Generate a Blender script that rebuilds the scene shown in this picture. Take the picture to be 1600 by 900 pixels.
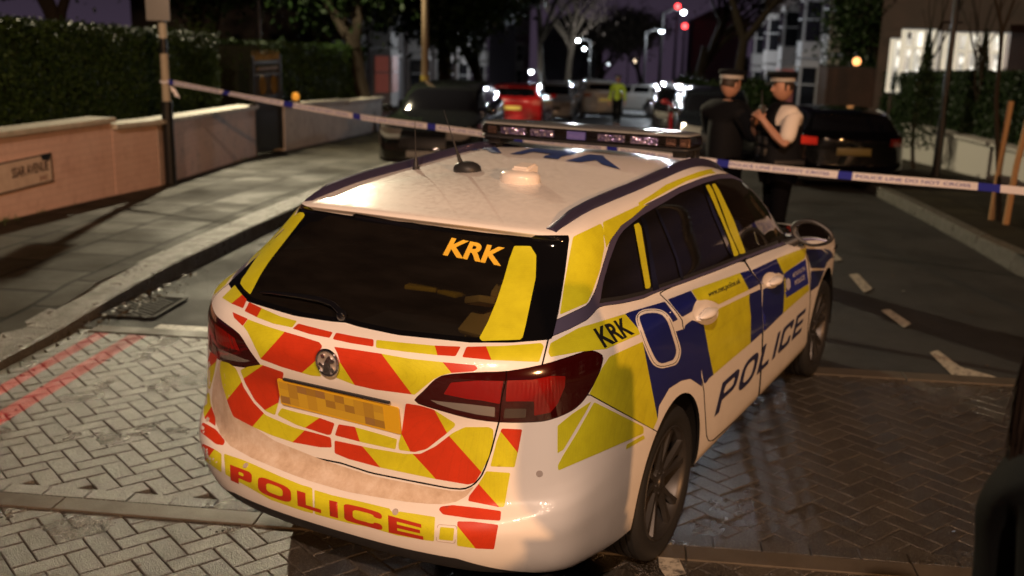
import bpy, bmesh, math, random
import numpy as np
from mathutils import Vector, Matrix
from mathutils.geometry import delaunay_2d_cdt
from mathutils.bvhtree import BVHTree
PI=math.pi
R=math.radians
for o in list(bpy.data.objects): bpy.data.objects.remove(o)
S=bpy.context.scene
COL=S.collection
# ------------------------------------------------------------------ camera
FPX=1632.0
YAW,PIT,ROL=R(28.18),R(-13.93),R(1.33)
CAM=np.array([-3.860,-2.164,2.099])
def cam_basis():
    ca,sa=math.cos(YAW),math.sin(YAW)
    f=np.array([math.cos(PIT)*ca,math.cos(PIT)*sa,math.sin(PIT)])
    r=np.array([sa,-ca,0.]); u=np.cross(r,f)
    return r*math.cos(ROL)+u*math.sin(ROL), -r*math.sin(ROL)+u*math.cos(ROL), f
CR,CU,CF=cam_basis()
def to_px(P):
    P=np.asarray(P,float); d=P-CAM; z=d@CF
    return np.stack([800+FPX*(d@CR)/z, 450-FPX*(d@CU)/z],-1)
def ray(x,y): return CF+CR*(x-800)/FPX-CU*(y-450)/FPX
cd=bpy.data.cameras.new('camera'); cam=bpy.data.objects.new('camera',cd); COL.objects.link(cam)
m=Matrix(((CR[0],CU[0],-CF[0],CAM[0]),(CR[1],CU[1],-CF[1],CAM[1]),(CR[2],CU[2],-CF[2],CAM[2]),(0,0,0,1)))
cam.matrix_world=m
cd.sensor_width=36; cd.lens=36*FPX/1600; cd.clip_start=.05; cd.clip_end=2000
cd.dof.use_dof=True; cd.dof.focus_distance=3.25; cd.dof.aperture_fstop=2.4; cd.dof.aperture_blades=0
S.camera=cam
S.render.resolution_x=1600; S.render.resolution_y=900
# ------------------------------------------------------------------ world + exposure
W=bpy.data.worlds.new('World'); S.world=W; W.use_nodes=True
wn=W.node_tree; bg=wn.nodes['Background']
# night sky over a city: purple glow near the horizon, darker overhead
tc=wn.nodes.new('ShaderNodeTexCoord'); sx=wn.nodes.new('ShaderNodeSeparateXYZ'); cr=wn.nodes.new('ShaderNodeValToRGB')
wn.links.new(tc.outputs['Generated'],sx.inputs[0]); wn.links.new(sx.outputs['Z'],cr.inputs[0]); wn.links.new(cr.outputs[0],bg.inputs[0])
e=cr.color_ramp.elements; e[0].position=0.0; e[0].color=(.036,.025,.041,1); e[1].position=.45; e[1].color=(.0022,.0018,.0022,1)
k=e.new(.07); k.color=(.022,.016,.025,1); k=e.new(.16); k.color=(.007,.005,.008,1)
bg.inputs[1].default_value=1.0
S.view_settings.view_transform='Standard'; S.view_settings.look='None'; S.view_settings.exposure=0; S.view_settings.gamma=1
try: S.view_settings.use_curve_mapping=False
except: pass
S.render.engine='CYCLES'
try:
    S.cycles.max_bounces=5; S.cycles.sample_clamp_indirect=3; S.cycles.caustics_reflective=False; S.cycles.caustics_refractive=False
except: pass
# ------------------------------------------------------------------ lamps: street lamp light (the lamp posts themselves are built with the street)
LAMP_A=(13.6,13.2,6.35); LAMP_B=(-10.5,-4.3,8.8); 
def lamp(name,loc,target,power,color,size,angle=150,blend=.6):
    l=bpy.data.lights.new(name,'SPOT'); l.energy=power; l.color=color; l.shadow_soft_size=size; l.spot_size=R(angle); l.spot_blend=blend
    o=bpy.data.objects.new(name,l); COL.objects.link(o); o.location=loc
    o.rotation_euler=(Vector(target)-Vector(loc)).to_track_quat('-Z','Y').to_euler(); return o
LAMP_C=(-9.5,-12.0,4.8)
lamp('street_light_front',LAMP_A,(LAMP_A[0]-.15,LAMP_A[1]-.15,0),7300,(1,.86,.58),.12,167,.04)
lamp('street_light_behind',LAMP_B,(LAMP_B[0]+.2,LAMP_B[1]+.1,0),6400,(1,.67,.48),.12,167,.04)
lamp('street_light_side',LAMP_C,(LAMP_C[0]+.15,LAMP_C[1]+.2,0),6000,(1,.49,.20),.12,167,.04)
# ------------------------------------------------------------------ materials
MT={}
def mat(name,color=(.5,.5,.5),rough=.5,metal=0,coat=0,emit=None,es=1,spec=.5,trans=0,alpha=1,ior=1.45,coat_rough=.05):
    if name in MT: return MT[name]
    m=bpy.data.materials.new(name); m.use_nodes=True; b=m.node_tree.nodes['Principled BSDF']
    b.inputs['Base Color'].default_value=(*color,1); b.inputs['Roughness'].default_value=rough; b.inputs['Metallic'].default_value=metal
    b.inputs['Coat Weight'].default_value=coat; b.inputs['Coat Roughness'].default_value=coat_rough; b.inputs['Specular IOR Level'].default_value=spec
    b.inputs['Transmission Weight'].default_value=trans; b.inputs['Alpha'].default_value=alpha; b.inputs['IOR'].default_value=ior
    if emit: b.inputs['Emission Color'].default_value=(*emit,1); b.inputs['Emission Strength'].default_value=es
    MT[name]=m; return m
def N(m,t,**kw):
    n=m.node_tree.nodes.new(t)
    for k,v in kw.items():
        if k.startswith('i_'):
            key=k[2:]; key=int(key) if key.isdigit() else key.replace('_',' ')
            n.inputs[key].default_value=v
        else: setattr(n,k,v)
    return n
def LK(m,a,b): m.node_tree.links.new(a,b)
def BS(m): return m.node_tree.nodes['Principled BSDF']
def coords(m,kind='Object',scale=(1,1,1),rot=(0,0,0)):
    t=N(m,'ShaderNodeTexCoord'); mp=N(m,'ShaderNodeMapping'); mp.inputs['Scale'].default_value=scale; mp.inputs['Rotation'].default_value=rot
    LK(m,t.outputs[kind],mp.inputs[0]); return mp.outputs[0]
def geocoords(m,scale=(1,1,1),rot=(0,0,0)):
    t=N(m,'ShaderNodeNewGeometry'); mp=N(m,'ShaderNodeMapping'); mp.inputs['Scale'].default_value=scale; mp.inputs['Rotation'].default_value=rot
    LK(m,t.outputs['Position'],mp.inputs[0]); return mp.outputs[0]
def noise(m,co,scale,detail=4,rough=.55): 
    n=N(m,'ShaderNodeTexNoise'); n.inputs['Scale'].default_value=scale; n.inputs['Detail'].default_value=detail; n.inputs['Roughness'].default_value=rough; LK(m,co,n.inputs['Vector']); return n
def ramp(m,fac,stops):
    r=N(m,'ShaderNodeValToRGB'); LK(m,fac,r.inputs[0]); els=r.color_ramp.elements
    while len(els)<len(stops): els.new(.5)
    for e,(p,c) in zip(els,stops): e.position=p; e.color=(*c,1) if len(c)==3 else c
    return r
def mixc(m,fac,a,b,mode='MIX'):
    n=N(m,'ShaderNodeMix',data_type='RGBA',blend_type=mode)
    for s,v in ((0,fac),(6,a),(7,b)):
        if hasattr(v,'links') or isinstance(v,bpy.types.NodeSocket): LK(m,v,n.inputs[s])
        else: n.inputs[s].default_value=v if s==0 else (*v,1)
    return n.outputs[2]
def math_(m,op,a,b=0.,c=None):
    n=N(m,'ShaderNodeMath',operation=op)
    for i,v in enumerate((a,b) if c is None else (a,b,c)):
        if isinstance(v,bpy.types.NodeSocket): LK(m,v,n.inputs[i])
        else: n.inputs[i].default_value=v
    return n.outputs[0]
def bump(m,h,strength=.3,dist=.01,normal=None):
    n=N(m,'ShaderNodeBump'); n.inputs['Strength'].default_value=strength; n.inputs['Distance'].default_value=dist; LK(m,h,n.inputs['Height'])
    if normal: LK(m,normal,n.inputs['Normal'])
    return n.outputs[0]
# ------------------------------------------------------------------ mesh helpers
def mesh_obj(name,V,F,material,parent=None,smooth=True,mats=None,midx=None):
    me=bpy.data.meshes.new(name); me.from_pydata([tuple(map(float,v)) for v in V],[],[tuple(map(int,f)) for f in F]); me.update()
    for mm in (mats or [material]): me.materials.append(mm)
    if midx is not None: me.polygons.foreach_set('material_index',np.asarray(midx,dtype=np.int32))
    if smooth: me.polygons.foreach_set('use_smooth',[True]*len(me.polygons))
    o=bpy.data.objects.new(name,me); COL.objects.link(o)
    if parent is not None: o.parent=parent
    return o
def empty(name,loc=(0,0,0),rz=0,label=None,cat=None,group=None):
    o=bpy.data.objects.new(name,None); COL.objects.link(o); o.location=loc; o.rotation_euler=(0,0,rz); o.empty_display_size=.1
    if label: tag(o,label,cat,group)
    return o
def tag(o,label=None,cat=None,group=None,kind=None):
    if label: o['label']=label
    if cat: o['category']=cat
    if group: o['group']=group
    if kind: o['kind']=kind
    return o
class MB:
    """collects primitive shapes into one mesh"""
    def __init__(s): s.V=[]; s.F=[]; s.M=[]; s.mi=0
    def add(s,V,F):
        b=len(s.V); s.V+= [tuple(v) for v in V]; s.F+=[tuple(i+b for i in f) for f in F]; s.M+=[s.mi]*len(F); return s
    def box(s,c,d,rz=0,bev=0,rx=0,ry=0):
        bm=bmesh.new(); bmesh.ops.create_cube(bm,size=1); bmesh.ops.scale(bm,vec=d,verts=bm.verts)
        if bev: bmesh.ops.bevel(bm,geom=bm.edges[:],offset=bev,segments=2,affect='EDGES',profile=.6)
        bmesh.ops.transform(bm,matrix=Matrix.Translation(c)@Matrix.Rotation(rz,4,'Z')@Matrix.Rotation(ry,4,'Y')@Matrix.Rotation(rx,4,'X'),verts=bm.verts)
        return s.bm(bm)
    def bm(s,bm):
        bm.verts.index_update(); s.add([v.co[:] for v in bm.verts],[[v.index for v in f.verts] for f in bm.faces]); bm.free(); return s
    def cyl(s,p0,p1,r0,r1=None,n=16,cap=True):
        p0,p1=Vector(p0),Vector(p1); r1=r0 if r1 is None else r1; d=(p1-p0); q=d.to_track_quat('Z','Y')
        V=[];F=[]
        for k,(p,r) in enumerate(((p0,r0),(p1,r1))):
            for i in range(n):
                a=2*PI*i/n; V.append(p+q@Vector((r*math.cos(a),r*math.sin(a),0)))
        for i in range(n): j=(i+1)%n; F.append((i,j,n+j,n+i))
        if cap: F.append(tuple(range(n-1,-1,-1))); F.append(tuple(range(n,2*n)))
        return s.add(V,F)
    def tube(s,pts,r,n=10,closed=False,cap=True):
        pts=[Vector(p) for p in pts]; rs=r if hasattr(r,'__len__') else [r]*len(pts)
        V=[];F=[];up=Vector((0,0,1)); L=len(pts)
        prev=None
        for k,p in enumerate(pts):
            a=pts[(k-1)%L] if (closed or k>0) else p; b=pts[(k+1)%L] if (closed or k<L-1) else p
            t=(b-a).normalized()
            if prev is None:
                x=t.cross(up); 
                if x.length<.1: x=t.cross(Vector((1,0,0)))
            else: x=prev-t*prev.dot(t)
            x.normalize(); y=t.cross(x); prev=x
            for i in range(n):
                an=2*PI*i/n; V.append(p+(x*math.cos(an)+y*math.sin(an))*rs[k])
        for k in range(L if closed else L-1):
            for i in range(n):
                j=(i+1)%n; k2=(k+1)%L; F.append((k*n+i,k*n+j,k2*n+j,k2*n+i))
        if cap and not closed: F.append(tuple(range(n-1,-1,-1))); F.append(tuple((L-1)*n+i for i in range(n)))
        return s.add(V,F)
    def sphere(s,c,r,n=16,m=10,sc=(1,1,1)):
        bm=bmesh.new(); bmesh.ops.create_uvsphere(bm,u_segments=n,v_segments=m,radius=r); bmesh.ops.scale(bm,vec=sc,verts=bm.verts); bmesh.ops.translate(bm,vec=c,verts=bm.verts); return s.bm(bm)
    def lathe(s,prof,axis_o,axis_d,n=40):
        """prof list of (r,h) about axis"""
        q=Vector(axis_d).to_track_quat('Z','Y'); o=Vector(axis_o); V=[];F=[]
        for r,h in prof:
            for i in range(n):
                a=2*PI*i/n; V.append(o+q@Vector((r*math.cos(a),r*math.sin(a),h)))
        for k in range(len(prof)-1):
            for i in range(n): j=(i+1)%n; F.append((k*n+i,k*n+j,(k+1)*n+j,(k+1)*n+i))
        return s.add(V,F)
    def extrude(s,poly,d,M):
        """poly 2D outline (x,y) extruded by d along local z, placed by matrix M"""
        n=len(poly); V=[M@Vector((x,y,0)) for x,y in poly]+[M@Vector((x,y,d)) for x,y in poly]
        F=[tuple(range(n-1,-1,-1)),tuple(range(n,2*n))]+[(i,(i+1)%n,n+(i+1)%n,n+i) for i in range(n)]
        return s.add(V,F)
    def build(s,name,material,parent=None,smooth=True,mats=None,auto=True):
        o=mesh_obj(name,s.V,s.F,material,parent,False,mats,s.M if mats else None)
        bm=bmesh.new(); bm.from_mesh(o.data); bmesh.ops.recalc_face_normals(bm,faces=bm.faces)
        if smooth:
            for f in bm.faces: f.smooth=True
            for e in bm.edges:
                if len(e.link_faces)==2 and e.calc_face_angle(0)>R(38): e.smooth=False
        bm.to_mesh(o.data); bm.free(); return o
# polygon tools -------------------------------------------------------
def sdf(P,poly):
    """signed distance to polygon: negative inside"""
    P=np.asarray(P,float); A=np.asarray(poly,float); B=np.roll(A,-1,0)
    d=np.full(len(P),1e18); ins=np.zeros(len(P),bool)
    for a,b in zip(A,B):
        ab=b-a; L=ab@ab
        if L<1e-12: continue
        t=np.clip(((P-a)@ab)/L,0,1); q=a+t[:,None]*ab; d=np.minimum(d,((P-q)**2).sum(1))
        c=((a[1]>P[:,1])!=(b[1]>P[:,1])); xx=(b[0]-a[0])*(P[:,1]-a[1])/(b[1]-a[1] if b[1]!=a[1] else 1e-12)+a[0]
        ins^=(c&(P[:,0]<xx))
    d=np.sqrt(d); return np.where(ins,-d,d)
def rnd(poly,r,n=3):
    """round the corners of a polygon"""
    out=[]; L=len(poly)
    for i in range(L):
        p=np.array(poly[i],float); a=np.array(poly[i-1],float); b=np.array(poly[(i+1)%L],float)
        la=np.linalg.norm(a-p); lb=np.linalg.norm(b-p)
        if la<1e-9 or lb<1e-9: continue
        ra=min(r,la*.45); rb=min(r,lb*.45); p0=p+(a-p)/la*ra; p1=p+(b-p)/lb*rb
        for k in range(n+1):
            t=k/n; out.append(tuple((1-t)**2*p0+2*t*(1-t)*p+t*t*p1))
    return out
def split(V,F,f):
    """cut mesh along f=0 ; returns (V,F) for f>0 and for f<0"""
    V=np.asarray(V); f=np.where(np.abs(f)<1e-7,1e-7,f); pos=[];neg=[];newV=[];cache={};n=len(V)
    def cut(a,b):
        k=(a,b) if a<b else (b,a)
        if k not in cache:
            t=f[a]/(f[a]-f[b]); cache[k]=n+len(newV); newV.append(V[a]+(V[b]-V[a])*t)
        return cache[k]
    for fc in F:
        s=[f[i]>0 for i in fc]
        if all(s): pos.append(fc)
        elif not any(s): neg.append(fc)
        else:
            pp=[];nn=[];L=len(fc)
            for i in range(L):
                a,b=fc[i],fc[(i+1)%L]
                (pp if s[i] else nn).append(a)
                if s[i]!=s[(i+1)%L]:
                    c=cut(a,b); pp.append(c); nn.append(c)
            if len(pp)>2: pos.append(tuple(pp))
            if len(nn)>2: neg.append(tuple(nn))
    V2=np.vstack([V,np.array(newV)]) if newV else V
    return compact(V2,pos),compact(V2,neg)
def compact(V,F):
    if not F: return np.zeros((0,3)),[]
    used=sorted({i for f in F for i in f}); mp={u:i for i,u in enumerate(used)}
    return np.asarray(V)[used],[tuple(mp[i] for i in f) for f in F]
# ================================================================== POLICE ESTATE CAR : body surface
U_LOW=dict() 
def cr_interp(P,n):
    P=np.asarray(P,float); out=[]; L=len(P)
    for i in range(L-1):
        p0=P[i-1] if i>0 else 2*P[0]-P[1]; p1=P[i]; p2=P[i+1]; p3=P[i+2] if i+2<L else 2*P[-1]-P[-2]
        if i==0: p0=P[1]*np.array([1,-1,1]) if abs(P[0][1])<1e-6 else p0
        if i==L-2 and abs(P[-1][1])<1e-6: p3=P[-2]*np.array([1,-1,1])
        # centripetal style knots
        t0=0; t1=t0+max(np.linalg.norm(p1-p0),1e-4)**.5; t2=t1+max(np.linalg.norm(p2-p1),1e-4)**.5; t3=t2+max(np.linalg.norm(p3-p2),1e-4)**.5
        for j in range(n):
            t=t1+(t2-t1)*j/n
            A1=(t1-t)/(t1-t0)*p0+(t-t0)/(t1-t0)*p1; A2=(t2-t)/(t2-t1)*p1+(t-t1)/(t2-t1)*p2; A3=(t3-t)/(t3-t2)*p2+(t-t2)/(t3-t2)*p3
            B1=(t2-t)/(t2-t0)*A1+(t-t0)/(t2-t0)*A2; B2=(t3-t)/(t3-t1)*A2+(t-t1)/(t3-t1)*A3
            out.append((t2-t)/(t2-t1)*B1+(t-t1)/(t2-t1)*B2)
    out.append(P[-1]); return np.array(out)
def pchip(P,n):
    P=np.asarray(P,float); L=len(P); h=np.maximum(np.linalg.norm(np.diff(P,axis=0),axis=1),1e-4)[:,None]
    d=np.diff(P,axis=0)/h; m=np.zeros_like(P); m[0]=d[0]; m[-1]=d[-1]
    for i in range(1,L-1):
        w1=2*h[i]+h[i-1]; w2=h[i]+2*h[i-1]; same=(d[i-1]*d[i])>0
        with np.errstate(all='ignore'): hm=(w1+w2)/(w1/d[i-1]+w2/d[i])
        m[i]=np.where(same,hm,0)
    out=[]
    for i in range(L-1):
        for j in range(n):
            t=j/n; out.append((2*t**3-3*t*t+1)*P[i]+(t**3-2*t*t+t)*h[i]*m[i]+(-2*t**3+3*t*t)*P[i+1]+(t**3-t*t)*h[i]*m[i+1])
    out.append(P[-1]); return np.array(out)
# control net: rows = levels, columns = stations 0..16 (rear centre -> side -> nose centre), entries (x, half width, z)
XS=[0,.45,1.0,1.6,2.1,2.66,3.08]            # stations 7..13 on the side
def side(w,z,zs=0.0,wf=(1,1,1,1,1,.99,.935),xs=XS,zf=None):
    out=[]
    for i,x in enumerate(xs): out.append((x,w*wf[i],z+zs*x if zf is None else zf[i]))
    return out
NET=[]
def row(rear,s6,sd,nose): NET.append(rear+[s6]+sd+nose)
def rear(xs,ws,z): 
    zz=z if hasattr(z,'__len__') else [z]*6
    return [(xs[i],ws[i],zz[i]) for i in range(6)]
def nose(x,z,k=1.0): return [(3.33-(3.53-x),.70*k,z),(3.48-(3.53-x),.40*k,z),(x,0,z)]
row(rear([-1.06,-1.05,-1.01,-.93,-.84,-.69],[0,.31,.53,.67,.775,.825],.265),(-.42,.85,.235),side(.83,.225),nose(3.40,.20))
row(rear([-1.10,-1.088,-1.045,-.97,-.875,-.71],[0,.32,.54,.685,.79,.845],.285),(-.42,.872,.26),side(.86,.25),nose(3.48,.23))
row(rear([-1.145,-1.13,-1.085,-1.01,-.91,-.74],[0,.33,.55,.70,.81,.862],.345),(-.42,.888,.33),side(.885,.31),nose(3.52,.28))
row(rear([-1.165,-1.15,-1.105,-1.03,-.925,-.75],[0,.33,.555,.71,.822,.873],[.405,.405,.408,.41,.415,.42]),(-.42,.896,.42),side(.893,.42),nose(3.53,.36))
row(rear([-1.174,-1.16,-1.115,-1.04,-.935,-.757],[0,.33,.56,.715,.83,.880],[.455,.455,.46,.475,.49,.51]),(-.42,.901,.52),side(.898,.52),nose(3.53,.44))
row(rear([-1.163,-1.15,-1.105,-1.035,-.932,-.758],[0,.33,.555,.705,.826,.880],[.482,.483,.49,.515,.545,.58]),(-.42,.903,.60),side(.90,.60),nose(3.52,.50))
row(rear([-1.088,-1.078,-1.05,-1.003,-.925,-.758],[0,.32,.535,.66,.81,.878],[.545,.547,.55,.565,.595,.635]),(-.42,.904,.65),side(.901,.65),nose(3.52,.53))
row(rear([-1.085,-1.075,-1.047,-1.0,-.918,-.758],[0,.32,.535,.66,.803,.876],[.575,.577,.58,.60,.64,.68]),(-.42,.903,.69),side(.902,.69),nose(3.51,.56))
row(rear([-1.096,-1.086,-1.05,-.99,-.912,-.757],[0,.32,.545,.68,.793,.870],[.80]*6),(-.42,.902,.79),side(.900,.78),nose(3.49,.61))
row(rear([-1.128,-1.115,-1.065,-.985,-.905,-.755],[0,.32,.555,.695,.79,.864],[.905,.905,.905,.90,.90,.89]),(-.42,.896,.88),side(.895,.87,zf=[.87,.868,.865,.86,.85,.82,.75]),nose(3.46,.66))
row(rear([-1.142,-1.127,-1.068,-.985,-.898,-.752],[0,.32,.56,.70,.788,.86],[.98,.98,.98,.98,.98,.98]),(-.42,.890,.98),side(.889,.95,zf=[.965,.95,.935,.915,.895,.865,.80]),nose(3.42,.71))
row(rear([-1.118,-1.103,-1.045,-.965,-.88,-.742],[0,.32,.555,.69,.775,.845],[1.045,1.045,1.047,1.05,1.055,1.06]),(-.42,.876,1.058),side(.877,1.04,-.05,wf=(1,1,1,1,.995,.965,.90),zf=[1.040,1.018,.99,.96,.935,.905,.845]),[(3.22,.66,.80),(3.34,.37,.775),(3.38,0,.765)])
row(rear([-1.035,-1.02,-.965,-.885,-.80,-.695],[0,.31,.53,.655,.735,.785],[1.095,1.096,1.10,1.11,1.12,1.125]),(-.40,.793,1.11),[(0,.785,1.09),(.45,.788,1.068),(1.0,.79,1.042),(1.5,.79,1.018),(1.9,.78,.995),(2.15,.75,.98),(2.35,.66,.975)],[(2.45,.5,.98),(2.52,.25,.985),(2.55,0,.985)])
row(rear([-.83,-.82,-.78,-.715,-.655,-.58],[0,.29,.49,.61,.675,.715],[1.235,1.235,1.235,1.235,1.238,1.24]),(-.36,.728,1.24),[(0,.728,1.24),(.45,.728,1.235),(1.0,.728,1.225),(1.45,.725,1.21),(1.75,.70,1.19),(1.90,.67,1.18),(2.03,.585,1.18)],[(2.12,.44,1.185),(2.18,.22,1.19),(2.2,0,1.19)])
row(rear([-.625,-.618,-.60,-.567,-.52,-.45],[0,.28,.48,.585,.628,.652],[1.378,1.378,1.374,1.37,1.37,1.375]),(-.28,.662,1.385),[(0,.668,1.392),(.45,.67,1.405),(.95,.667,1.405),(1.35,.65,1.382),(1.5,.635,1.36),(1.58,.60,1.352),(1.66,.52,1.358)],[(1.72,.39,1.368),(1.76,.2,1.375),(1.78,0,1.378)])
row(rear([-.645,-.637,-.615,-.575,-.51,-.43],[0,.28,.475,.575,.607,.617],[1.400,1.399,1.394,1.388,1.395,1.41]),(-.26,.618,1.425),[(0,.622,1.437),(.45,.623,1.447),(.93,.62,1.445),(1.28,.605,1.418),(1.42,.59,1.396),(1.50,.56,1.388),(1.58,.49,1.393)],[(1.64,.36,1.402),(1.68,.19,1.409),(1.70,0,1.411)])
row(rear([-.52,-.515,-.49,-.45,-.38,-.27],[0,.25,.43,.51,.545,.55],[1.432,1.430,1.426,1.424,1.430,1.442]),(-.1,.553,1.452),[(.1,.555,1.459),(.5,.555,1.468),(.9,.553,1.464),(1.15,.54,1.446),(1.25,.52,1.433),(1.33,.48,1.427),(1.40,.42,1.43)],[(1.45,.31,1.436),(1.49,.16,1.441),(1.5,0,1.443)])
row(rear([-.22,-.215,-.20,-.16,-.08,.02],[0,.14,.24,.30,.32,.33],[1.472,1.471,1.469,1.468,1.468,1.470]),(.15,.335,1.476),[(.28,.337,1.48),(.5,.337,1.485),(.75,.335,1.483),(.92,.325,1.476),(1.0,.31,1.470),(1.06,.28,1.466),(1.11,.24,1.466)],[(1.15,.17,1.468),(1.18,.09,1.470),(1.19,0,1.471)])
row(rear([.2,.21,.22,.24,.26,.30],[0]*6,[1.491]*6),(.38,0,1.494),[(.46,0,1.496),(.54,0,1.497),(.62,0,1.496),(.68,0,1.494),(.72,0,1.492),(.76,0,1.490),(.80,0,1.488)],[(.83,0,1.487),(.86,0,1.486),(.88,0,1.485)])
NU,NV=11,7
Gc=np.array([cr_interp(r_,NU) for r_ in NET])                     # levels x dense u
G=np.stack([pchip(Gc[:,i],NV) for i in range(Gc.shape[1])],1)     # dense v x dense u
nv,nu=G.shape[:2]
G[...,1]=np.maximum(G[...,1],0)
G[:,0,1]=0; G[:,-1,1]=0
_r=G[...,2]>1.40; G[...,2]+=np.where(_r,.030*np.exp(-((G[...,0]-.95)/.55)**2)*np.clip((G[...,2]-1.40)/.07,0,1),0)
BV=G.reshape(-1,3)*np.array([1,-1,1])                             # the right hand half (y<=0)
BF=[(i*nu+j,(i+1)*nu+j,(i+1)*nu+j+1,i*nu+j+1) for i in range(nv-1) for j in range(nu-1)]
FULLV=np.vstack([BV,BV*np.array([1,-1,1])]); FULLF=BF+[tuple(len(BV)+k for k in reversed(f)) for f in BF]
BODY_BVH=BVHTree.FromPolygons([tuple(v) for v in FULLV],FULLF)
def on_body(x,y):
    """point of the body surface seen along the given photograph direction"""
    d=ray(x,y); h=BODY_BVH.ray_cast(Vector(CAM),Vector(d))
    if h[0] is None: return None,None
    n=h[1]; 
    if n.dot(Vector(d))>0: n=-n
    return h[0],n
# ================================================================== car materials
def wet(m,co,rough_lo=.12,rough_hi=.3,scale=160,strength=.35):
    """fine rain drops lying on paint: tiny bumps that sparkle in the lamp light"""
    v=N(m,'ShaderNodeTexVoronoi',feature='F1'); v.inputs['Scale'].default_value=scale; LK(m,co,v.inputs['Vector'])
    h=ramp(m,v.outputs['Distance'],[(0,(1,1,1)),(.35,(.35,.35,.35)),(.5,(0,0,0))])
    n2=noise(m,co,14,3); g=ramp(m,n2.outputs[0],[(.35,(0,0,0)),(.6,(1,1,1))])
    hh=math_(m,'MULTIPLY',h.outputs[0],g.outputs[0])
    b=bump(m,hh,strength,.0015)
    LK(m,b,BS(m).inputs['Coat Normal']); return b
def paint(name,color,drops=True,rough=.42,coat=.5,dirt=True):
    m=mat(name,color,rough,0,coat,coat_rough=.09); co=geocoords(m)
    if dirt:
        n1=noise(m,co,3.5,6,.65); sz=N(m,'ShaderNodeSeparateXYZ'); LK(m,co,sz.inputs[0])
        low=N(m,'ShaderNodeMapRange'); low.inputs[1].default_value=.75; low.inputs[2].default_value=.2; LK(m,sz.outputs['Z'],low.inputs[0])
        d=math_(m,'MULTIPLY',math_(m,'MULTIPLY',n1.outputs[0],low.outputs[0]),.55)
        LK(m,mixc(m,d,color,tuple(c*.45+.02 for c in (color[0],color[1]*.92,color[2]*.8))),BS(m).inputs['Base Color'])
        n2=noise(m,co,40,3); LK(m,ramp(m,n2.outputs[0],[(.3,(rough*.7,)*3),(.7,(rough*1.3,)*3)]).outputs[0],BS(m).inputs['Roughness'])
    if drops: wet(m,co)
    return m
M_WHITE=paint('white_paint',(.80,.77,.74))
def foil(name,color,rough=.42,em=None):
    m=mat(name,color,rough,0,.35,coat_rough=.15); co=geocoords(m)
    v=N(m,'ShaderNodeTexVoronoi',feature='DISTANCE_TO_EDGE'); v.inputs['Scale'].default_value=190; v.inputs['Randomness'].default_value=.15; LK(m,co,v.inputs['Vector'])
    r=ramp(m,v.outputs['Distance'],[(0,(.88,.88,.88)),(.09,(1,1,1))])
    n1=noise(m,co,9,5,.7); g=ramp(m,n1.outputs[0],[(.35,(1,1,1)),(.75,(.80,.78,.74))])
    c=mixc(m,1.0,r.outputs[0],g.outputs[0],'MULTIPLY'); c=mixc(m,1.0,c,color,'MULTIPLY'); LK(m,c,BS(m).inputs['Base Color'])
    return m
M_YEL=foil('fluorescent_yellow_film',(.64,.63,.02)); M_RED=foil('red_film',(.60,.045,.012)); M_BLUE=mat('blue_film',(.012,.018,.16),.3,0,.9)
M_AMB=mat('amber_film',(.85,.52,.05),.4,0,.4)
M_REDT=mat('red_lettering',(.42,.03,.012),.45,0,.3); M_BLKT=mat('black_lettering',(.012,.012,.014),.4,0,.3); M_BLUET=mat('dark_blue_lettering',(.015,.018,.075),.4,0,.5)
M_GLOSSB=mat('gloss_black',(.006,.006,.008),.08,0,1)
M_PLB=mat('black_plastic',(.02,.02,.022),.5); M_LINER=mat('liner_black',(.006,.006,.006),.9,spec=.1)
M_RUB=mat('rubber',(.012,.012,.012),.65); M_CHR=mat('chrome',(.75,.74,.78),.09,1); M_TRIM=mat('satin_trim_violet_sheen',(.34,.30,.52),.38,.85)  # violet reflections put into the trim metal's own colour
M_GLASS=mat('tinted_glass',(.10,.13,.12),.02,0,0,trans=1,ior=1.05,spec=.5)
def glassmat(name,tint,opac):
    m=bpy.data.materials.new(name); m.use_nodes=True; nt=m.node_tree; nt.nodes.clear()
    o=nt.nodes.new('ShaderNodeOutputMaterial'); t=nt.nodes.new('ShaderNodeBsdfTransparent'); g=nt.nodes.new('ShaderNodeBsdfGlossy'); mx=nt.nodes.new('ShaderNodeMixShader'); fr=nt.nodes.new('ShaderNodeFresnel')
    t.inputs[0].default_value=(*tint,1); g.inputs['Roughness'].default_value=.03; fr.inputs[0].default_value=1.5; g.inputs[0].default_value=(1,1,1,1)
    nt.links.new(fr.outputs[0],mx.inputs[0]); nt.links.new(t.outputs[0],mx.inputs[1]); nt.links.new(g.outputs[0],mx.inputs[2]); d=nt.nodes.new('ShaderNodeBsdfDiffuse'); d.inputs[0].default_value=(.17,.14,.12,1); m2=nt.nodes.new('ShaderNodeMixShader'); nt_n=nt.nodes.new('ShaderNodeTexNoise'); nt_n.inputs['Scale'].default_value=6; nt_n.inputs['Detail'].default_value=8; mr=nt.nodes.new('ShaderNodeMapRange'); mr.inputs[1].default_value=.3; mr.inputs[2].default_value=.75; mr.inputs[3].default_value=.03*opac; mr.inputs[4].default_value=.06*opac; nt.links.new(nt_n.outputs[0],mr.inputs[0]); nt.links.new(mr.outputs[0],m2.inputs[0]); nt.links.new(mx.outputs[0],m2.inputs[1]); nt.links.new(d.outputs[0],m2.inputs[2]); nt.links.new(m2.outputs[0],o.inputs[0])  # thin uneven dirt film, mixed in to lift the dark glass
    return m
M_GLREAR=glassmat('privacy_glass',(.34,.36,.33),1); M_GLSIDE=glassmat('side_glass',(.22,.24,.23),1)
M_FRIT=mat('black_glass_edge',(.004,.004,.005),.04,0,1)
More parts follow.
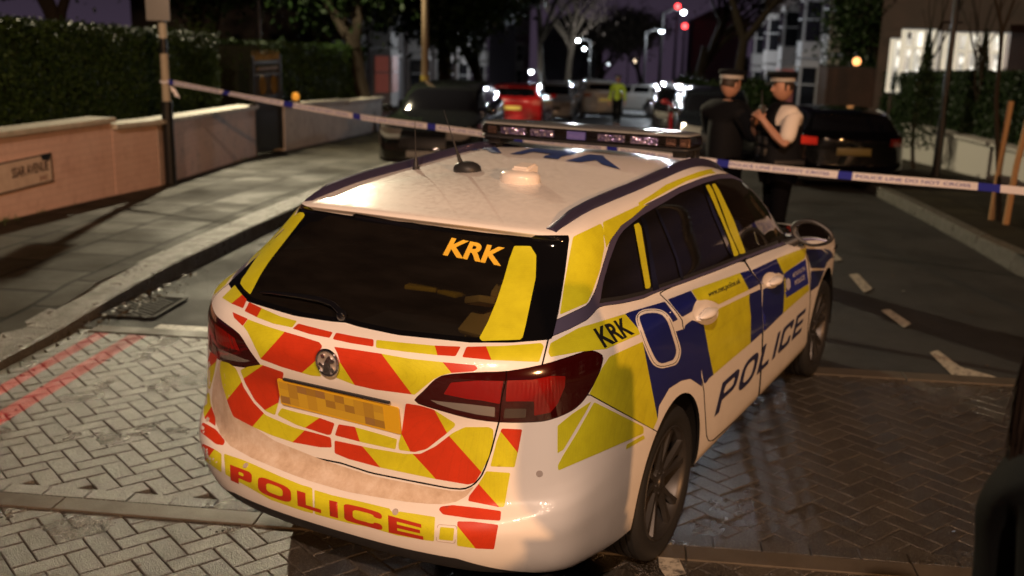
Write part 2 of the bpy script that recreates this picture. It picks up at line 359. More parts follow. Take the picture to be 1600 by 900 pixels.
def lensmat():
    m=mat('red_lens',(.22,.004,.003),.12,0,1,coat_rough=.02); co=geocoords(m,(1,1,1))
    w=N(m,'ShaderNodeTexWave'); w.inputs['Scale'].default_value=38; w.inputs['Distortion'].default_value=.4; LK(m,co,w.inputs['Vector'])
    LK(m,bump(m,w.outputs['Fac'],.25,.003),BS(m).inputs['Normal']); return m
M_LENS=lensmat(); M_LENSD=mat('dark_red_lens',(.035,.002,.002),.1,0,1,coat_rough=.02); M_LENSC=mat('clear_lens',(.5,.47,.45),.15,.7,1)
# ================================================================== photo measured outlines (pixels of the 1600 wide photograph), cut into the body surface
def cc(ox,oy,s,pts): return [(ox+x/s,oy+y/s) for x,y in pts]
def sm(pts,n=4,closed=True):
    """catmull-rom smoothing of an outline"""
    P=[np.array(p,float) for p in pts]; L=len(P); out=[]
    for i in range(L):
        p0,p1,p2,p3=P[i-1],P[i],P[(i+1)%L],P[(i+2)%L]
        for k in range(n):
            t=k/n; out.append(tuple(.5*((2*p1)+(-p0+p2)*t+(2*p0-5*p1+4*p2-p3)*t*t+(-p0+3*p1-3*p2+p3)*t**3)))
    return out
LAMP=sm([(646.7,626.7),(652,620),(664,609),(680,593),(698,585.6),(744,582),(793,580),(847,570),(887,558),(915.6,548.8),(930,549),(941,555),(942,562),(938,578),(929,598),(913,624),(893,642),(860,655.6),(831,659.6),(780,659.6),(731,653),(687,641),(660,633)],3)
LAMPSPLIT=[(791,560),(791,593),(783,625),(778,680),(1100,700),(1100,500),(791,500)]
TAILG=[(862,520),(856.7,530),(852,550),(846.7,572),(800,620),(779.5,659.6),(774,680),(768,703),(756,737),(748,750),(738,759),(724,764.5),(704,763),(686.7,760),(640,751),(580,739),(500,713),(430,685),(380,655),(250,560),(250,330),(480,320),(560,334),(655,351),(760,365),(830,372),(872,376)]
BACKL=[(888,368),(889,374),(882,430),(872,490),(862,530),(800,535),(735,535),(620,523),(560,510),(480,485),(380,440),(300,380),(400,300),(480,318),(560,333),(655,350),(720,361),(800,370),(830,372),(836,368)]
BACKG=[(795,372),(810,388),(826,392),(830,405),(812,490),(804,527),(735,527),(620,515),(560,502),(480,477),(380,432),(300,380),(400,305),(480,325),(560,340),(655,357),(720,366)]
DLO=[(860,526.7),(866.7,501),(890,490),(917,477),(924,467),(930.7,453),(944,408),(954.7,373),(961,360),(970.7,349),(985,336),(1010,319),(1040,304),(1062,292),(1098,278),(1122,272),(1144,271.5),(1164,277),(1187,292),(1209,312),(1229,333),(1243,349),(1246,362),(1242,376),(1218,385.6),(1164,405.5),(1120,423),(1072,441),(1027,456.5),(1005,466.5),(973,474),(945,477.5),(934,481),(928,489),(917,500),(890,514)]
DLOG=[(937,474.5),(942.7,440),(952,408),(962.7,378.7),(968,368),(976,358),(1002.7,336.7),(1024,324),(1040,315),(1062,301.5),(1100,286),(1124,279),(1144,278.5),(1162,284),(1184,299),(1205,318),(1225,339),(1237,354),(1239,362),(1236,373),(1216,380.6),(1164,400),(1120,418),(1072,436),(1027,451.5),(1005,461),(973,468.5),(945,472.5)]
RDOOR=[(1029.6,458),(1044,472),(1056,486),(1065.7,499.7),(1067,510),(1070,520),(1076,533),(1084,551),(1090,567.6),(1097.5,596.5),(1100,612),(1101,631),(1104,681),(1107,689),(1113,689),(1150,656),(1185,621),(1187,600),(1190,560),(1191.4,515.6),(1190,490),(1189,475),(1189,455),(1188.6,446),(1174,426),(1162.5,407),(1100,425)]
FDOOR=[(1163.5,406.5),(1175,425),(1189.6,445),(1190,475),(1192.4,515.6),(1191,560),(1188,600),(1186,620.5),(1225,581),(1260,546),(1262,520),(1266,470),(1266,450),(1264,417),(1260,395),(1257,383),(1244,376),(1200,392)]
FLAP=sm([(996,497),(1001,490),(1015,486.5),(1032.5,488.5),(1045.5,501),(1054,524),(1060,547),(1055,564),(1045,569),(1032.5,571.5),(1021,564),(1009,539),(1002,518.5)],4)
BUMP=[(920,616),(960,638),(1021,671),(1052,690),(1060,760),(1000,1100),(-500,1100),(-500,200),(300,420),(335,560),(400,640),(600,700),(740,640),(780,640),(850,640),(893,630)]
# ------------------------------------------------------------------ cut
def px_of(V): return to_px(V)
def facing(V):
    return np.ones(len(V),bool)
def cutpoly(V,F,poly,gap=0,zone=None):
    """returns outside (V,F), inside (V,F); zone(V)-> bool restricts the cut"""
    s=sdf(px_of(V),poly)
    if zone is not None: s=np.where(zone(V),s,np.abs(s)+50)
    a,_=split(V,F,s-gap); _,b=split(V,F,s+gap)
    return a,b
def mirror(p): V,F=p; return (V*np.array([1,-1,1]),[tuple(reversed(f)) for f in F])
def join(*ps):
    V=[];F=[];b=0
    for v,f in ps:
        V.append(v); F+= [tuple(i+b for i in q) for q in f]; b+=len(v)
    return (np.vstack(V),F)
def both(p): return join(p,mirror(p))
def shell(name,p,material,parent,thick=.004,offset=0.0,flip=False):
    V,F=p
    o=mesh_obj(name,V,F,material,parent,True,[material,M_LINER] if thick else None)
    bm=bmesh.new(); bm.from_mesh(o.data); bmesh.ops.remove_doubles(bm,verts=bm.verts,dist=2e-4); bmesh.ops.dissolve_degenerate(bm,dist=1e-5,edges=bm.edges); bmesh.ops.recalc_face_normals(bm,faces=bm.faces)
    # outward orientation test
    c=Vector((1.0,0,.75)); sgn=sum(f.normal.dot(f.calc_center_median()-c)*f.calc_area() for f in bm.faces)
    if sgn<0: bmesh.ops.reverse_faces(bm,faces=bm.faces)
    bm.normal_update()
    if offset:
        for v in bm.verts: v.co+=v.normal*offset
    if thick:
        # turn the border inward as a flange
        be=[e for e in bm.edges if len(e.link_faces)==1 and not (abs(e.verts[0].co.y)<1e-4 and abs(e.verts[1].co.y)<1e-4)]
        nrm={v:v.normal.copy() for e in be for v in e.verts}
        r=bmesh.ops.extrude_edge_only(bm,edges=be); nvs=[g for g in r['geom'] if isinstance(g,bmesh.types.BMVert)]
        for g_ in r['geom']:
            if isinstance(g_,bmesh.types.BMFace): g_.material_index=1  # flanges black instead of body paint: shade of the panel gaps as colour
        base={}
        for v in nvs:
            for e in v.link_edges:
                ov=e.other_vert(v)
                if ov in nrm and (ov.co-v.co).length<1e-9: base[v]=ov
        for v in nvs:
            if v in base: v.co-=nrm[base[v]]*thick
        for e in bm.edges:
            if len(e.link_faces)==2 and e.calc_face_angle(0)>R(50): e.smooth=False
    for f in bm.faces: f.smooth=True
    bm.to_mesh(o.data); bm.free(); return o
CARROOT=empty('police_car',(0,0,0)); tag(CARROOT,'white police estate car with yellow, red and blue markings, its tailgate towards the camera','police car')
RW=(-.09,.322); FW=(2.655,.31); ARCH=.372
rest=(BV,BF)
# wheel arches
for cx,cz in ((-.10,.33),(2.66,.325)):
    V,F=rest; d=np.hypot(V[:,0]-cx,V[:,2]-cz)-ARCH; d=np.where((V[:,1]<-.55)&(V[:,2]<.9),d,1.0)
    rest,_=split(V,F,d)
OPEN=rest
up=lambda V:(V[:,2]>.9)
rearz=lambda V:(V[:,0]<.2)
rest,backl=cutpoly(*rest,BACKL,.5,lambda V:rearz(V)&(V[:,2]>1.0)&(V[:,2]<1.43))
surr,glass=cutpoly(*backl,BACKG,0)
rest,lamp_=cutpoly(*rest,LAMP,.5,rearz)
lin,lout=cutpoly(*lamp_,LAMPSPLIT,.8)
rest,tg=cutpoly(*rest,TAILG,1.3,lambda V:(V[:,0]<-.45)&(V[:,2]<1.40))
rest,dlo=cutpoly(*rest,DLO,.4,lambda V:(V[:,0]>-1.2)&(V[:,2]>.9)&(V[:,1]<-.45))
trim,dglass=cutpoly(*dlo,DLOG,0)
sidez=lambda V:(V[:,0]>-.6)&(V[:,1]<-.45)
rest,flap=cutpoly(*rest,FLAP,.6,sidez)
rest,rd=cutpoly(*rest,RDOOR,.75,sidez)
rest,fd=cutpoly(*rest,FDOOR,.6,lambda V:(V[:,0]>.6)&(V[:,0]<2.6)&(V[:,1]<-.45))
rest,bp=cutpoly(*rest,BUMP,.8,lambda V:(V[:,0]<-.2)&(V[:,2]<1.02))
# black lower valance of the bumper
V,F=bp; zb=.352-.07*np.clip((np.abs(V[:,1])-.50)/.25,0,1); 
bp,val=split(V,F,V[:,2]-zb)
# front windscreen and lamps of the nose
V,F=rest; f=np.full(len(V),1.0)
wsc=np.minimum.reduce([V[:,2]-(1.005),1.345-V[:,2],V[:,0]-(1.20+ (1.40-V[:,2])*1.0+ .30*0),.0+ (V[:,0]-1.55+ (V[:,2]-1.36)*-0.0+ (1.36-V[:,2])*-1.0*0) ])
edge=(V[:,0]-(1.56+(1.36-V[:,2])*1.65-.0))   # in front of the A pillar line
wf=np.minimum.reduce([V[:,2]-1.005,1.35-V[:,2],edge+.0])
rest,wind=split(V,F,-wf)
V,F=rest; hl=np.minimum.reduce([V[:,2]-.60,.745-V[:,2],V[:,0]-3.02,-V[:,1]-.38]); rest,hlamp=split(V,F,-hl)
V,F=rest; gr=np.minimum.reduce([V[:,2]-.42,.66-V[:,2],V[:,0]-3.3,.36+V[:,1]]); rest,grille=split(V,F,-gr)
body=shell('body_shell',both(rest),M_WHITE,CARROOT,.012)
liner=shell('gap_dark_shell',both(OPEN if False else cutpoly(*cutpoly(*OPEN,BACKG,0,lambda V:rearz(V)&(V[:,2]>1.0)&(V[:,2]<1.43))[0],DLOG,0,lambda V:(V[:,0]>-1.2)&(V[:,2]>.9)&(V[:,1]<-.45))[0]),M_LINER,CARROOT,0,-.016)  # black inner shell added so the panel gaps look dark
# keep the windscreen area of the dark inner shell open
bm=bmesh.new(); bm.from_mesh(liner.data)
bmesh.ops.delete(bm,geom=[f for f in bm.faces if 1.0<f.calc_center_median().z<1.35 and f.calc_center_median().x>1.56+(1.36-f.calc_center_median().z)*1.65],context='FACES'); bm.to_mesh(liner.data); bm.free()
tailg=shell('tailgate',both(tg),M_WHITE,CARROOT,.012)
shell('window_surround',both(surr),M_FRIT,tailg,.004)
shell('rear_window',both(glass),M_GLREAR,tailg,0)
for s in (0,1):
    mm=(lambda p:p) if s==0 else mirror
    tl=shell('taillight',mm(lout),M_LENSD,CARROOT,.008)
    tin=shell('taillight',mm(lin),M_LENSD,tailg,.008)
    t_=shell('window_trim',mm(trim),M_TRIM,CARROOT,.004)
    shell('side_window',mm(dglass),M_GLSIDE,CARROOT,0,-.003)
    dr=shell('rear_door',mm(rd),M_WHITE,CARROOT,.012); df=shell('front_door',mm(fd),M_WHITE,CARROOT,.012)
    shell('headlight',mm(hlamp),M_LENSC,CARROOT,.004)
    if s==0:
        shell('fuel_flap',flap,M_WHITE,CARROOT,.006); RD,FD=dr,df; TL,TIN=tl,tin
    else: shell('rear_quarter_patch',mm(flap),M_WHITE,CARROOT,.004)
bumper=shell('rear_bumper',both(bp),M_WHITE,CARROOT,.012)
shell('bumper_valance',both(val),M_PLB,bumper,.012,-.004)
shell('windscreen',both(wind),M_GLSIDE,CARROOT,0); shell('grille',both(grille),M_PLB,CARROOT,.004,-.01)
# ------------------------------------------------------------------ markings: thin films laid on the panels
def cdt_fill(polys,inside,step):
    """triangulate inside outlines with constraint edges; inside(list of centroids)->material index or -1"""
    pts=[];edges=[]
    for poly in polys:
        b=len(pts); n=len(poly); P=[]
        for i in range(n):
            a=np.array(poly[i],float); c=np.array(poly[(i+1)%n],float); k=max(1,int(np.linalg.norm(c-a)/step))
            for q in range(k): P.append(tuple(a+(c-a)*q/k))
        pts+=P; edges+=[(b+i,b+(i+1)%len(P)) for i in range(len(P))]
    A=np.array(pts); x0,y0=A.min(0); x1,y1=A.max(0)
    gx=np.arange(x0+step/2,x1,step); gy=np.arange(y0+step/2,y1,step)
    if len(gx) and len(gy):
        GG=np.array(np.meshgrid(gx,gy)).reshape(2,-1).T
        d=np.min([np.abs(sdf(GG,p)) for p in polys],0); GG=GG[d>step*.35]; pts+= [tuple(g) for g in GG]
    r=delaunay_2d_cdt([Vector(p) for p in pts],edges,[],0,1e-4)
    V=np.array([tuple(v) for v in r[0]]); F=[tuple(f) for f in r[2]]
    if not F: return V,[],[]
    cen=np.array([V[list(f)].mean(0) for f in F]); m=inside(cen)
    keep=[i for i,k in enumerate(m) if k>=0]
    return V,[F[i] for i in keep],[m[i] for i in keep]
LIFT=.0011
def film(name,V2,F,midx,mats,parent,lift=LIFT,maxjump=.25,mirror_too=False):
    P=[];ok=[]
    for x,y in V2:
        p,n=on_body(x,y)
        if p is None: P.append((0,0,0)); ok.append(False)
        else: P.append(tuple(p+n*lift)); ok.append(True)
    P=np.array(P); FF=[];MM=[]
    for f,mi in zip(F,midx):
        if all(ok[i] for i in f) and max(np.linalg.norm(P[f[0]]-P[f[1]]),np.linalg.norm(P[f[1]]-P[f[2]]))<maxjump: FF.append(f); MM.append(mi)
    V,_=P,0
    used=sorted({i for f in FF for i in f}); mp={u:i for i,u in enumerate(used)}; V=P[used]; FF=[tuple(mp[i] for i in f) for f in FF]
    if mirror_too: mesh_obj(name,V*np.array([1,-1,1]),[tuple(reversed(f)) for f in FF],None,parent,True,mats,MM)
    o=mesh_obj(name,V,FF,None,parent,True,mats,MM); return o
def cells(name,specs,parent,step=5,lift=LIFT,mirror_too=False,mats=None):
    """specs: (outline, rounding, [ (region polygon, material index) ... ], default index)"""
    V=[];F=[];M=[]
    for outline,rr,regs,dflt in specs:
        o=rnd(outline,rr)
        def ins(c,o=o,regs=regs,dflt=dflt):
            s=sdf(c,o)<0; m=np.where(s,dflt,-1)
            for poly,mi in regs: m=np.where(s&(sdf(c,poly)<0),mi,m)
            return list(m)
        polys=[o]+[clip_to(poly,o) for poly,_ in regs]
        v,f,mm=cdt_fill(polys,ins,step)
        b=len(V); V+=[tuple(q) for q in v]; F+=[tuple(i+b for i in q) for q in f]; M+=mm
    return film(name,V,F,M,mats or [M_YEL,M_RED,M_BLUE],parent,lift,mirror_too=mirror_too)
def clip_to(poly,o):
    """clip region polygon to the padded bounding box of o (keeps triangulation small)"""
    A=np.array(o); x0,y0=A.min(0)-3; x1,y1=A.max(0)+3; P=[tuple(p) for p in poly]
    for ax,val,sg in ((0,x0,1),(0,x1,-1),(1,y0,1),(1,y1,-1)):
        out=[]
        for i in range(len(P)):
            a=P[i-1]; b=P[i]; ia=(a[ax]-val)*sg>=0; ib=(b[ax]-val)*sg>=0
            if ia!=ib:
                t=(val-a[ax])/(b[ax]-a[ax]); out.append((a[0]+(b[0]-a[0])*t,a[1]+(b[1]-a[1])*t))
            if ib: out.append(b)
        P=out
        if not P: return [(x0,y0),(x0+.1,y0),(x0,y0+.1)]
    return P
def band(a,b,side=1,far=400,c=None,d=None):
    """half plane region to the right (side=1) or left of the line a->b (downwards); with c->d a band between two lines"""
    a=np.array(a,float); b=np.array(b,float); t=(b-a)/np.linalg.norm(b-a); a2=a-t*200; b2=b+t*200
    if c is None: q=np.array([far*side,0]); return [tuple(a2),tuple(b2),tuple(b2+q),tuple(a2+q)]
    c=np.array(c,float); d=np.array(d,float); t2=(d-c)/np.linalg.norm(d-c); return [tuple(a2),tuple(b2),tuple(d+t2*200),tuple(c-t2*200)]
c1=lambda *p: cc(300,440,3.4615,p)
c6=lambda *p: cc(400,480,3.75,p)
c2=lambda *p: cc(620,500,4.5,p)
c8=lambda *p: cc(580,660,3.75,p)
c7=lambda *p: cc(300,680,4.0906,p)
c4=lambda *p: cc(840,320,3.75,p)
c5=lambda *p: cc(940,400,3.4605,p)
c5m=lambda *p: cc(1040,230,4.5,p)
c4b=lambda *p: cc(800,420,1.875,p)
cf=lambda *p: cc(1160,320,3.0,p)
cw=lambda *p: cc(300,170,2.5717,p)
cl=lambda *p: cc(360,300,5.0,p)
RRm=1
tgc=[
 (c1((163,88),(232,20),(262,60),(297,98),(277,145),(215,120)),1.2,[(band(*c1((262,80),(213,120))),1)],0),
 (c1((310,112),(380,146),(480,190),(568,214),(543,249),(440,228),(355,195),(285,160)),1.5,[(band(*c1((375,150),(352,192)),side=-1),1)],0),
 (c1((220,165),(303,202),(275,240),(228,195)),1.2,[],1),
 (c1((575,228),(762,275),(745,305),(640,285),(545,255)),2,[],1),
 (c6((470,150),(580,172),(690,190),(690,232),(560,212),(450,188)),2.5,[],1),
 (c6((705,192),(870,210),(1045,226),(1200,232),(1170,288),(1060,281),(880,262),(703,238)),2.5,[(band(*c6((1048,228),(1064,283))),1)],0),
 (c2((490,190),(760,183),(1015,163),(1035,185),(1000,295),(670,282),(460,262)),2.5,[(band(*c2((625,180),(667,285)),side=-1),1)],0),
 (c1((303,204),(400,240),(490,268),(600,300),(690,328),(706,350),(682,390),(675,450),(700,512),(650,508),(600,494),(490,462),(373,418),(340,350),(300,270),(278,240)),2,[(band(*c1((495,280),(372,416)),c=c1((690,410))[0],d=c1((595,492))[0]),1)],0),
 (c6((458,232),(600,252),(730,272),(900,302),(1090,322),(1285,340),(1300,360),(1275,376),(1145,385),(1085,400),(1040,422),(990,462),(930,512),(840,500),(700,482),(580,455),(470,412),(488,370),(492,320),(478,270)),2,[(band(*c6((490,318),(583,460)),c=c6((735,272))[0],d=c6((918,515))[0]),1),(band(*c6((1090,318),(1150,390))),1)],0),
 (c1((155,428),(200,440),(238,468),(262,520),(280,570),(335,655),(400,722),(550,788),(690,825),(752,843),(757,897),(690,895),(545,868),(430,830),(330,785),(225,730),(200,670),(165,560),(152,480)),3,[(band(*c1((275,535),(190,640)),c=c1((390,712))[0],d=c1((325,787))[0]),1),(band(*c1((620,795),(545,868))),1)],0),
 (c1((262,478),(300,460),(375,448),(497,490),(478,600),(470,650),(450,722),(400,700),(340,640),(290,550)),3,[(band(*c1((380,455),(285,520)),c=c1((475,650))[0],d=c1((385,700))[0]),1)],0),
 (c6((126,632),(150,590),(240,615),(372,647),(462,680),(440,746),(420,748),(240,690)),2.5,[(band(*c6((378,645),(282,710))),1)],0),
 (c6((485,685),(575,700),(700,735),(828,772),(818,832),(720,812),(620,790),(463,750)),2.5,[(band(*c6((580,695),(612,795)),side=-1),1)],0),
 ([(523,688),(580,700),(633,709),(657,709),(681,697),(708,676),(727,667),(764,667),(771,671),(770.7,687),(764,713),(753,737),(742,754),(732,757),(679,748),(593,730),(545,717),(523,708)],3,[(band((568,699),(595,731),side=-1),1),(band((646.7,710.7),(681,748),c=(701,680),d=(752,737)),1)],0),
 (c6((878,562),(960,575),(1040,598),(1168,680),(1165,697),(1110,745),(1000,830),(930,848),(838,836),(835,800),(855,730)),3,[(band(*c6((850,735),(908,850)),c=c6((1045,600))[0],d=c6((1125,745))[0]),1)],0),
]
cells('chevron_marking',tgc,tailg,5)
bpc=[
 (c1((100,378),(137,405),(120,500),(98,582),(52,560),(76,475)),1.5,[(band(*c1((150,415),(60,495)),side=-1),1)],0),
 (c1((50,580),(95,602),(102,660),(127,735),(128,782),(70,742),(55,680)),2,[(band(*c1((103,680),(65,740))),1)],0),
 (c1((58,760),(130,800),(180,862),(170,887),(130,880),(45,812)),3,[],1),
 (c7((45,40),(148,92),(190,120),(190,238),(95,168),(60,130)),2,[(band(*c7((148,85),(90,163)),side=-1),1)],0),
 (c7((205,118),(330,160),(400,190),(560,262),(700,318),(770,338),(776,500),(700,480),(500,410),(350,325),(215,250)),2.5,[],0),
 (c7((783,350),(900,385),(1080,425),(1265,470))+c8((112,512),(127,530),(145,532),(165,522),(375,555),(368,695),(310,688),(150,660),(0,615))+c7((1000,560),(785,503)),2,[],0),
 (c8((405,612),(488,620),(480,693),(397,685)),2,[],0),
 (c8((765,35),(885,40),(860,170),(840,262),(698,257),(715,190),(735,110)),2.5,[(band(*c8((757,50),(860,178))),1)],0),
 (c8((675,285),(815,295),(780,494),(750,497),(568,460),(575,430),(630,360)),2.5,[(band(*c8((632,362),(752,497)),side=-1),1)],0),
 (c8((395,510),(412,493),(480,485),(620,500),(762,520),(757,577),(600,566),(420,540)),3,[],1),
 (c8((505,580),(600,582),(745,600),(720,742),(620,738),(503,722)),2.5,[(band(*c8((500,600),(612,737))),1)],0),
 (c4b((232,388),(215,420),(150,530),(133,540),(133,460),(175,425)),2,[],0),
 (c4b((240,390),(385,463),(385,482),(260,537),(135,591),(134,575),(150,545),(190,480)),3,[],0),
 (c4b((335,515),(385,487),(389,497),(333,529)),1.5,[],0),
]
cells('bumper_marking',bpc,bumper,5)
qc=[ # rear quarter, both rows, and the pillar
 (c4((75,812),(240,722),(380,680),(512,640),(540,628))+c4((745,568),(800,640),(822,672),(785,690),(640,750),(600,757),(400,845),(240,862),(75,892),(62,865)),2,[(band(*c4((512,640),(612,755))),2)],0),
 (c4b((285,257),(385,212))+c4b((540,165),(548,200),(552,260),(556,345),(522,322),(495,328),(460,350),(430,402),(426,440),(413,470),(320,418),(226,366),(262,292)),1.5,[(band(*c4b((382,212),(428,450))),2)],0),
 (c4((207,188),(370,110),(383,135),(390,250),(365,380),(320,510),(290,575),(130,645),(155,470)),3,[],0),
 (c4((382,102),(590,5),(655,0))+[(1008,322)]+c4((560,70),(490,120),(430,200),(402,252),(385,170)),1.5,[],0),
 ([(997,317),(1020,303),(1040,289),(1066,278),(1093,268),(1122,262),(1142,261.5),(1160,268),(1170,276),(1155,272),(1135,269),(1107,272),(1073,283),(1040,300),(1012,316),(999,324)],1,[],0),
]
cells('checker_marking',qc,body,5,mirror_too=True)
rdc=[
 (c5((358,236),(482,188),(515,238),(500,262),(488,300),(435,330),(400,290)),1.5,[],2),
 (c5((485,186),(620,138),(748,92),(797,78),(830,115),(858,150),(800,180),(632,262),(600,243),(560,238),(517,240)),1.5,[(band(*c5((747,90),(797,185))),2)],0),
 (c5((450,375),(490,345),(545,370),(620,305),(632,285),(800,205),(862,178),(867,280),(872,410),(803,472),(690,566),(580,662),(560,690),(552,685),(540,620),(500,520),(445,405)),2,[(band(*c5((541,330),(577,510)),side=-1)[:2]+[(940,700),(940,480)],2),(c5((545,340),(572,480),(580,560),(578,700))+[(900,700),(900,470)],2),(c5((800,195),(797,240),(806,330),(804,480),(900,480),(900,150)),2)],0),
]
cells('checker_marking',rdc,RD,4,mirror_too=True)
fdc=[
 (c5((812,78),(940,17),(1000,-8))+cf((300,200),(292,250),(205,315),(190,330),(170,318),(150,325))+c5((955,110),(880,152),(862,152)),1.2,[(band(*c5((942,10),(980,90))),0)],2),
 (c5((872,180),(975,128))+cf((200,330),(205,436),(310,372),(313,400),(190,508))+c5((877,410),(868,280)),1.5,[(c5((985,120),(988,190),(980,320),(1300,320),(1300,50)),0)],2),
 (cf((192,322),(296,254),(310,370),(202,438)),1,[],3),
]
cells('checker_marking',fdc,FD,4,mirror_too=False,mats=[M_YEL,M_RED,M_BLUE,mat('crest_panel_blue',(.02,.03,.30),.35,0,.5)])
fwc=[(cf((297,206),(370,208),(420,245),(398,268),(385,298),(320,296)),1,[],2),(cf((320,310),(385,306),(355,380),(319,405)),1,[],2),(cf((378,205),(410,212),(432,245),(420,250)),1,[],2)]
cells('checker_marking',fwc,body,3,mirror_too=True)
# strips on the glass
ws=[(c4((563,118),(590,105),(605,130),(660,470),(655,490),(630,492),(600,320)),1.5,[],0),
    (c5m((280,270),(303,262),(330,300),(430,560),(512,750),(505,762),(480,768),(450,665),(400,540),(330,380)),1,[],0),
    (c5m((323,262),(345,255),(380,310),(480,520),(560,740),(550,748),(522,752),(450,590),(380,395)),1,[],0)]
for w_ in ws: cells('window_marking',[w_],CARROOT,4,.0016,mirror_too=True)
gs=[(sm(cl((545,158),(583,178),(540,240),(400,420),(300,550),(230,660),(165,785),(145,792),(78,715),(120,640),(200,520),(300,395),(400,275),(480,200)),2),1,[],0),
    ([(803.5,384.6),(829,384.6),(838,399),(837,434),(821,510),(816.7,527),(813,531),(753,533),(749,528),(762,504),(776,470),(787,437),(796,405)],2,[],0)]
for w_ in gs: cells('window_marking',[w_],tailg,5,.0012)
# ================================================================== lettering
def font_mesh(txt,bold=.0,shear=0,spacing=1.0):
    cu=bpy.data.curves.new('t','FONT'); cu.body=txt; cu.size=1; cu.offset=bold; cu.shear=shear; cu.space_character=spacing; cu.resolution_u=4; cu.fill_mode='FRONT'
    o=bpy.data.objects.new('t',cu); COL.objects.link(o); bpy.context.view_layer.update()
    me=bpy.data.meshes.new_from_object(o.evaluated_get(bpy.context.evaluated_depsgraph_get()))
    V=np.array([v.co[:2] for v in me.vertices]); F=[tuple(p.vertices) for p in me.polygons]
    bpy.data.objects.remove(o); bpy.data.curves.remove(cu); bpy.data.meshes.remove(me)
    mn,mx=V.min(0),V.max(0); return (V-mn)/(mx-mn),F,(mx-mn)[0]/(mx-mn)[1]
def homog(q):
    """unit square (0,0)(1,0)(1,1)(0,1) -> pixel quad bl,br,tr,tl"""
    src=[(0,0),(1,0),(1,1),(0,1)]; A=[];b=[]
    for (x,y),(u,v) in zip(src,q): A+=[[x,y,1,0,0,0,-u*x,-u*y],[0,0,0,x,y,1,-v*x,-v*y]]; b+=[u,v]
    h=np.linalg.solve(np.array(A,float),np.array(b,float)); H=np.append(h,1).reshape(3,3)
    def f(P):
        P=np.asarray(P,float); w=np.c_[P,np.ones(len(P))]@H.T; return w[:,:2]/w[:,2:]
    return f
def loops(F):
    """boundary outlines of a flat mesh"""
    cnt={}
    for f in F:
        for i in range(len(f)):
            a,b=f[i],f[(i+1)%len(f)]; cnt[(a,b)]=cnt.get((a,b),0)+1
    nxt={}
    for (a,b) in cnt:
        if (b,a) not in cnt: nxt.setdefault(a,[]).append(b)
    out=[]
    while nxt:
        a=next(iter(nxt)); L=[a]; c=a
        while True:
            n=nxt[c].pop(); 
            if not nxt[c]: del nxt[c]
            if n==L[0]: break
            L.append(n); c=n
            if c not in nxt: break
        if len(L)>2: out.append(L)
    return out
def text_film(name,txt,quad,material,parent,bold=.02,lift=.0023,shear=0,step=3.5):
    V,F,_=font_mesh(txt,bold,shear); 
    key={}; mp=[]
    for v in V: mp.append(key.setdefault((round(v[0],5),round(v[1],5)),len(key)))
    VV=np.array(list(key.keys())); F=[tuple(mp[i] for i in f) for f in F]
    H=homog(quad); polys=[]
    for L in loops(F): polys.append([tuple(p) for p in H(VV[L])])
    v,f,m=cdt_fill(polys,lambda c:[0 if k else -1 for k in evenodd(polys,c)],step)
    return film(name,v,f,m,[material],parent,lift)
def glyph(ch,t=.24,tv=.2,r=.22):
    w=1.0
    rr=lambda p,q=r: rnd(p,q,5)
    if ch=='P': return [rr([(0,0),(0,0.001),(0,1),(w,1),(w,.36),(t,.36),(t,0)],.0001) if r<.01 else [(0,0),(t,0),(t,.36)]+rnd([(t,.36),(w,.36),(w,1),(0,1)],r,5)[4:-6]+[(0,1)], rnd([(t,1-tv),(w-t,1-tv),(w-t,.36+tv*.9),(t,.36+tv*.9)],r*.4,4)]
    if ch=='O': return [rr([(0,0),(w,0),(w,1),(0,1)],r*1.6),rr([(t,tv),(w-t,tv),(w-t,1-tv),(t,1-tv)],r*.9)]
    if ch=='L': return [[(0,0),(w*.9,0),(w*.9,tv),(t,tv),(t,1),(0,1)]]
    if ch=='I': return [[(0,0),(t,0),(t,1),(0,1)]]
    if ch=='C': return [rnd([(0,0),(w,0),(w,1),(0,1)],r*1.6,5)[:6]+[(w*.8,0)] if False else rnd([(w,.36),(w,0),(0,0),(0,1),(w,1),(w,.64),(w-t,.64),(w-t,1-tv),(t,1-tv),(t,tv),(w-t,tv),(w-t,.36)],r*.8,4)]
    if ch=='E': return [[(0,0),(w,0),(w,tv),(t,tv),(t,.5-tv*.5),(w*.92,.5-tv*.5),(w*.92,.5+tv*.45),(t,.5+tv*.45),(t,1-tv),(w*.97,1-tv),(w*.97,1),(0,1)]]
def evenodd(polys,c):
    ins=np.zeros(len(c),bool)
    for p in polys: ins^=(sdf(c,p)<0)
    return ins
def glyph_word(name,word,widths,gap,mapf,material,parent,t,tv,r,step,lift=.0021,shear=0):
    tot=sum(widths[c] for c in word)+gap*(len(word)-1); x=0; V=[];F=[]
    for ch in word:
        w=widths[ch]; gl=glyph(ch,t/w if ch!='I' else 1,tv,r)
        polys=[]
        for p in gl:
            q=np.array([((x+u*w)/tot,v) for u,v in p]); 
            # densify in the flat before mapping so that long edges follow the panel
            D=[]
            for i in range(len(q)):
                a,b=q[i],q[(i+1)%len(q)]; k=max(1,int(np.linalg.norm((b-a)*[tot,1])/.3)); D+=[a+(b-a)*j/k for j in range(k)]
            polys.append([tuple(z) for z in mapf(np.array(D)+np.c_[np.zeros(len(D)),np.zeros(len(D))])])
        v,f,m=cdt_fill(polys,lambda c:[0 if k else -1 for k in evenodd(polys,c)],step)
        b=len(V); V+=[tuple(z) for z in v]; F+=[tuple(i+b for i in z) for z in f]; x+=w+gap
    return film(name,V,F,[0]*len(F),[material],parent,lift)
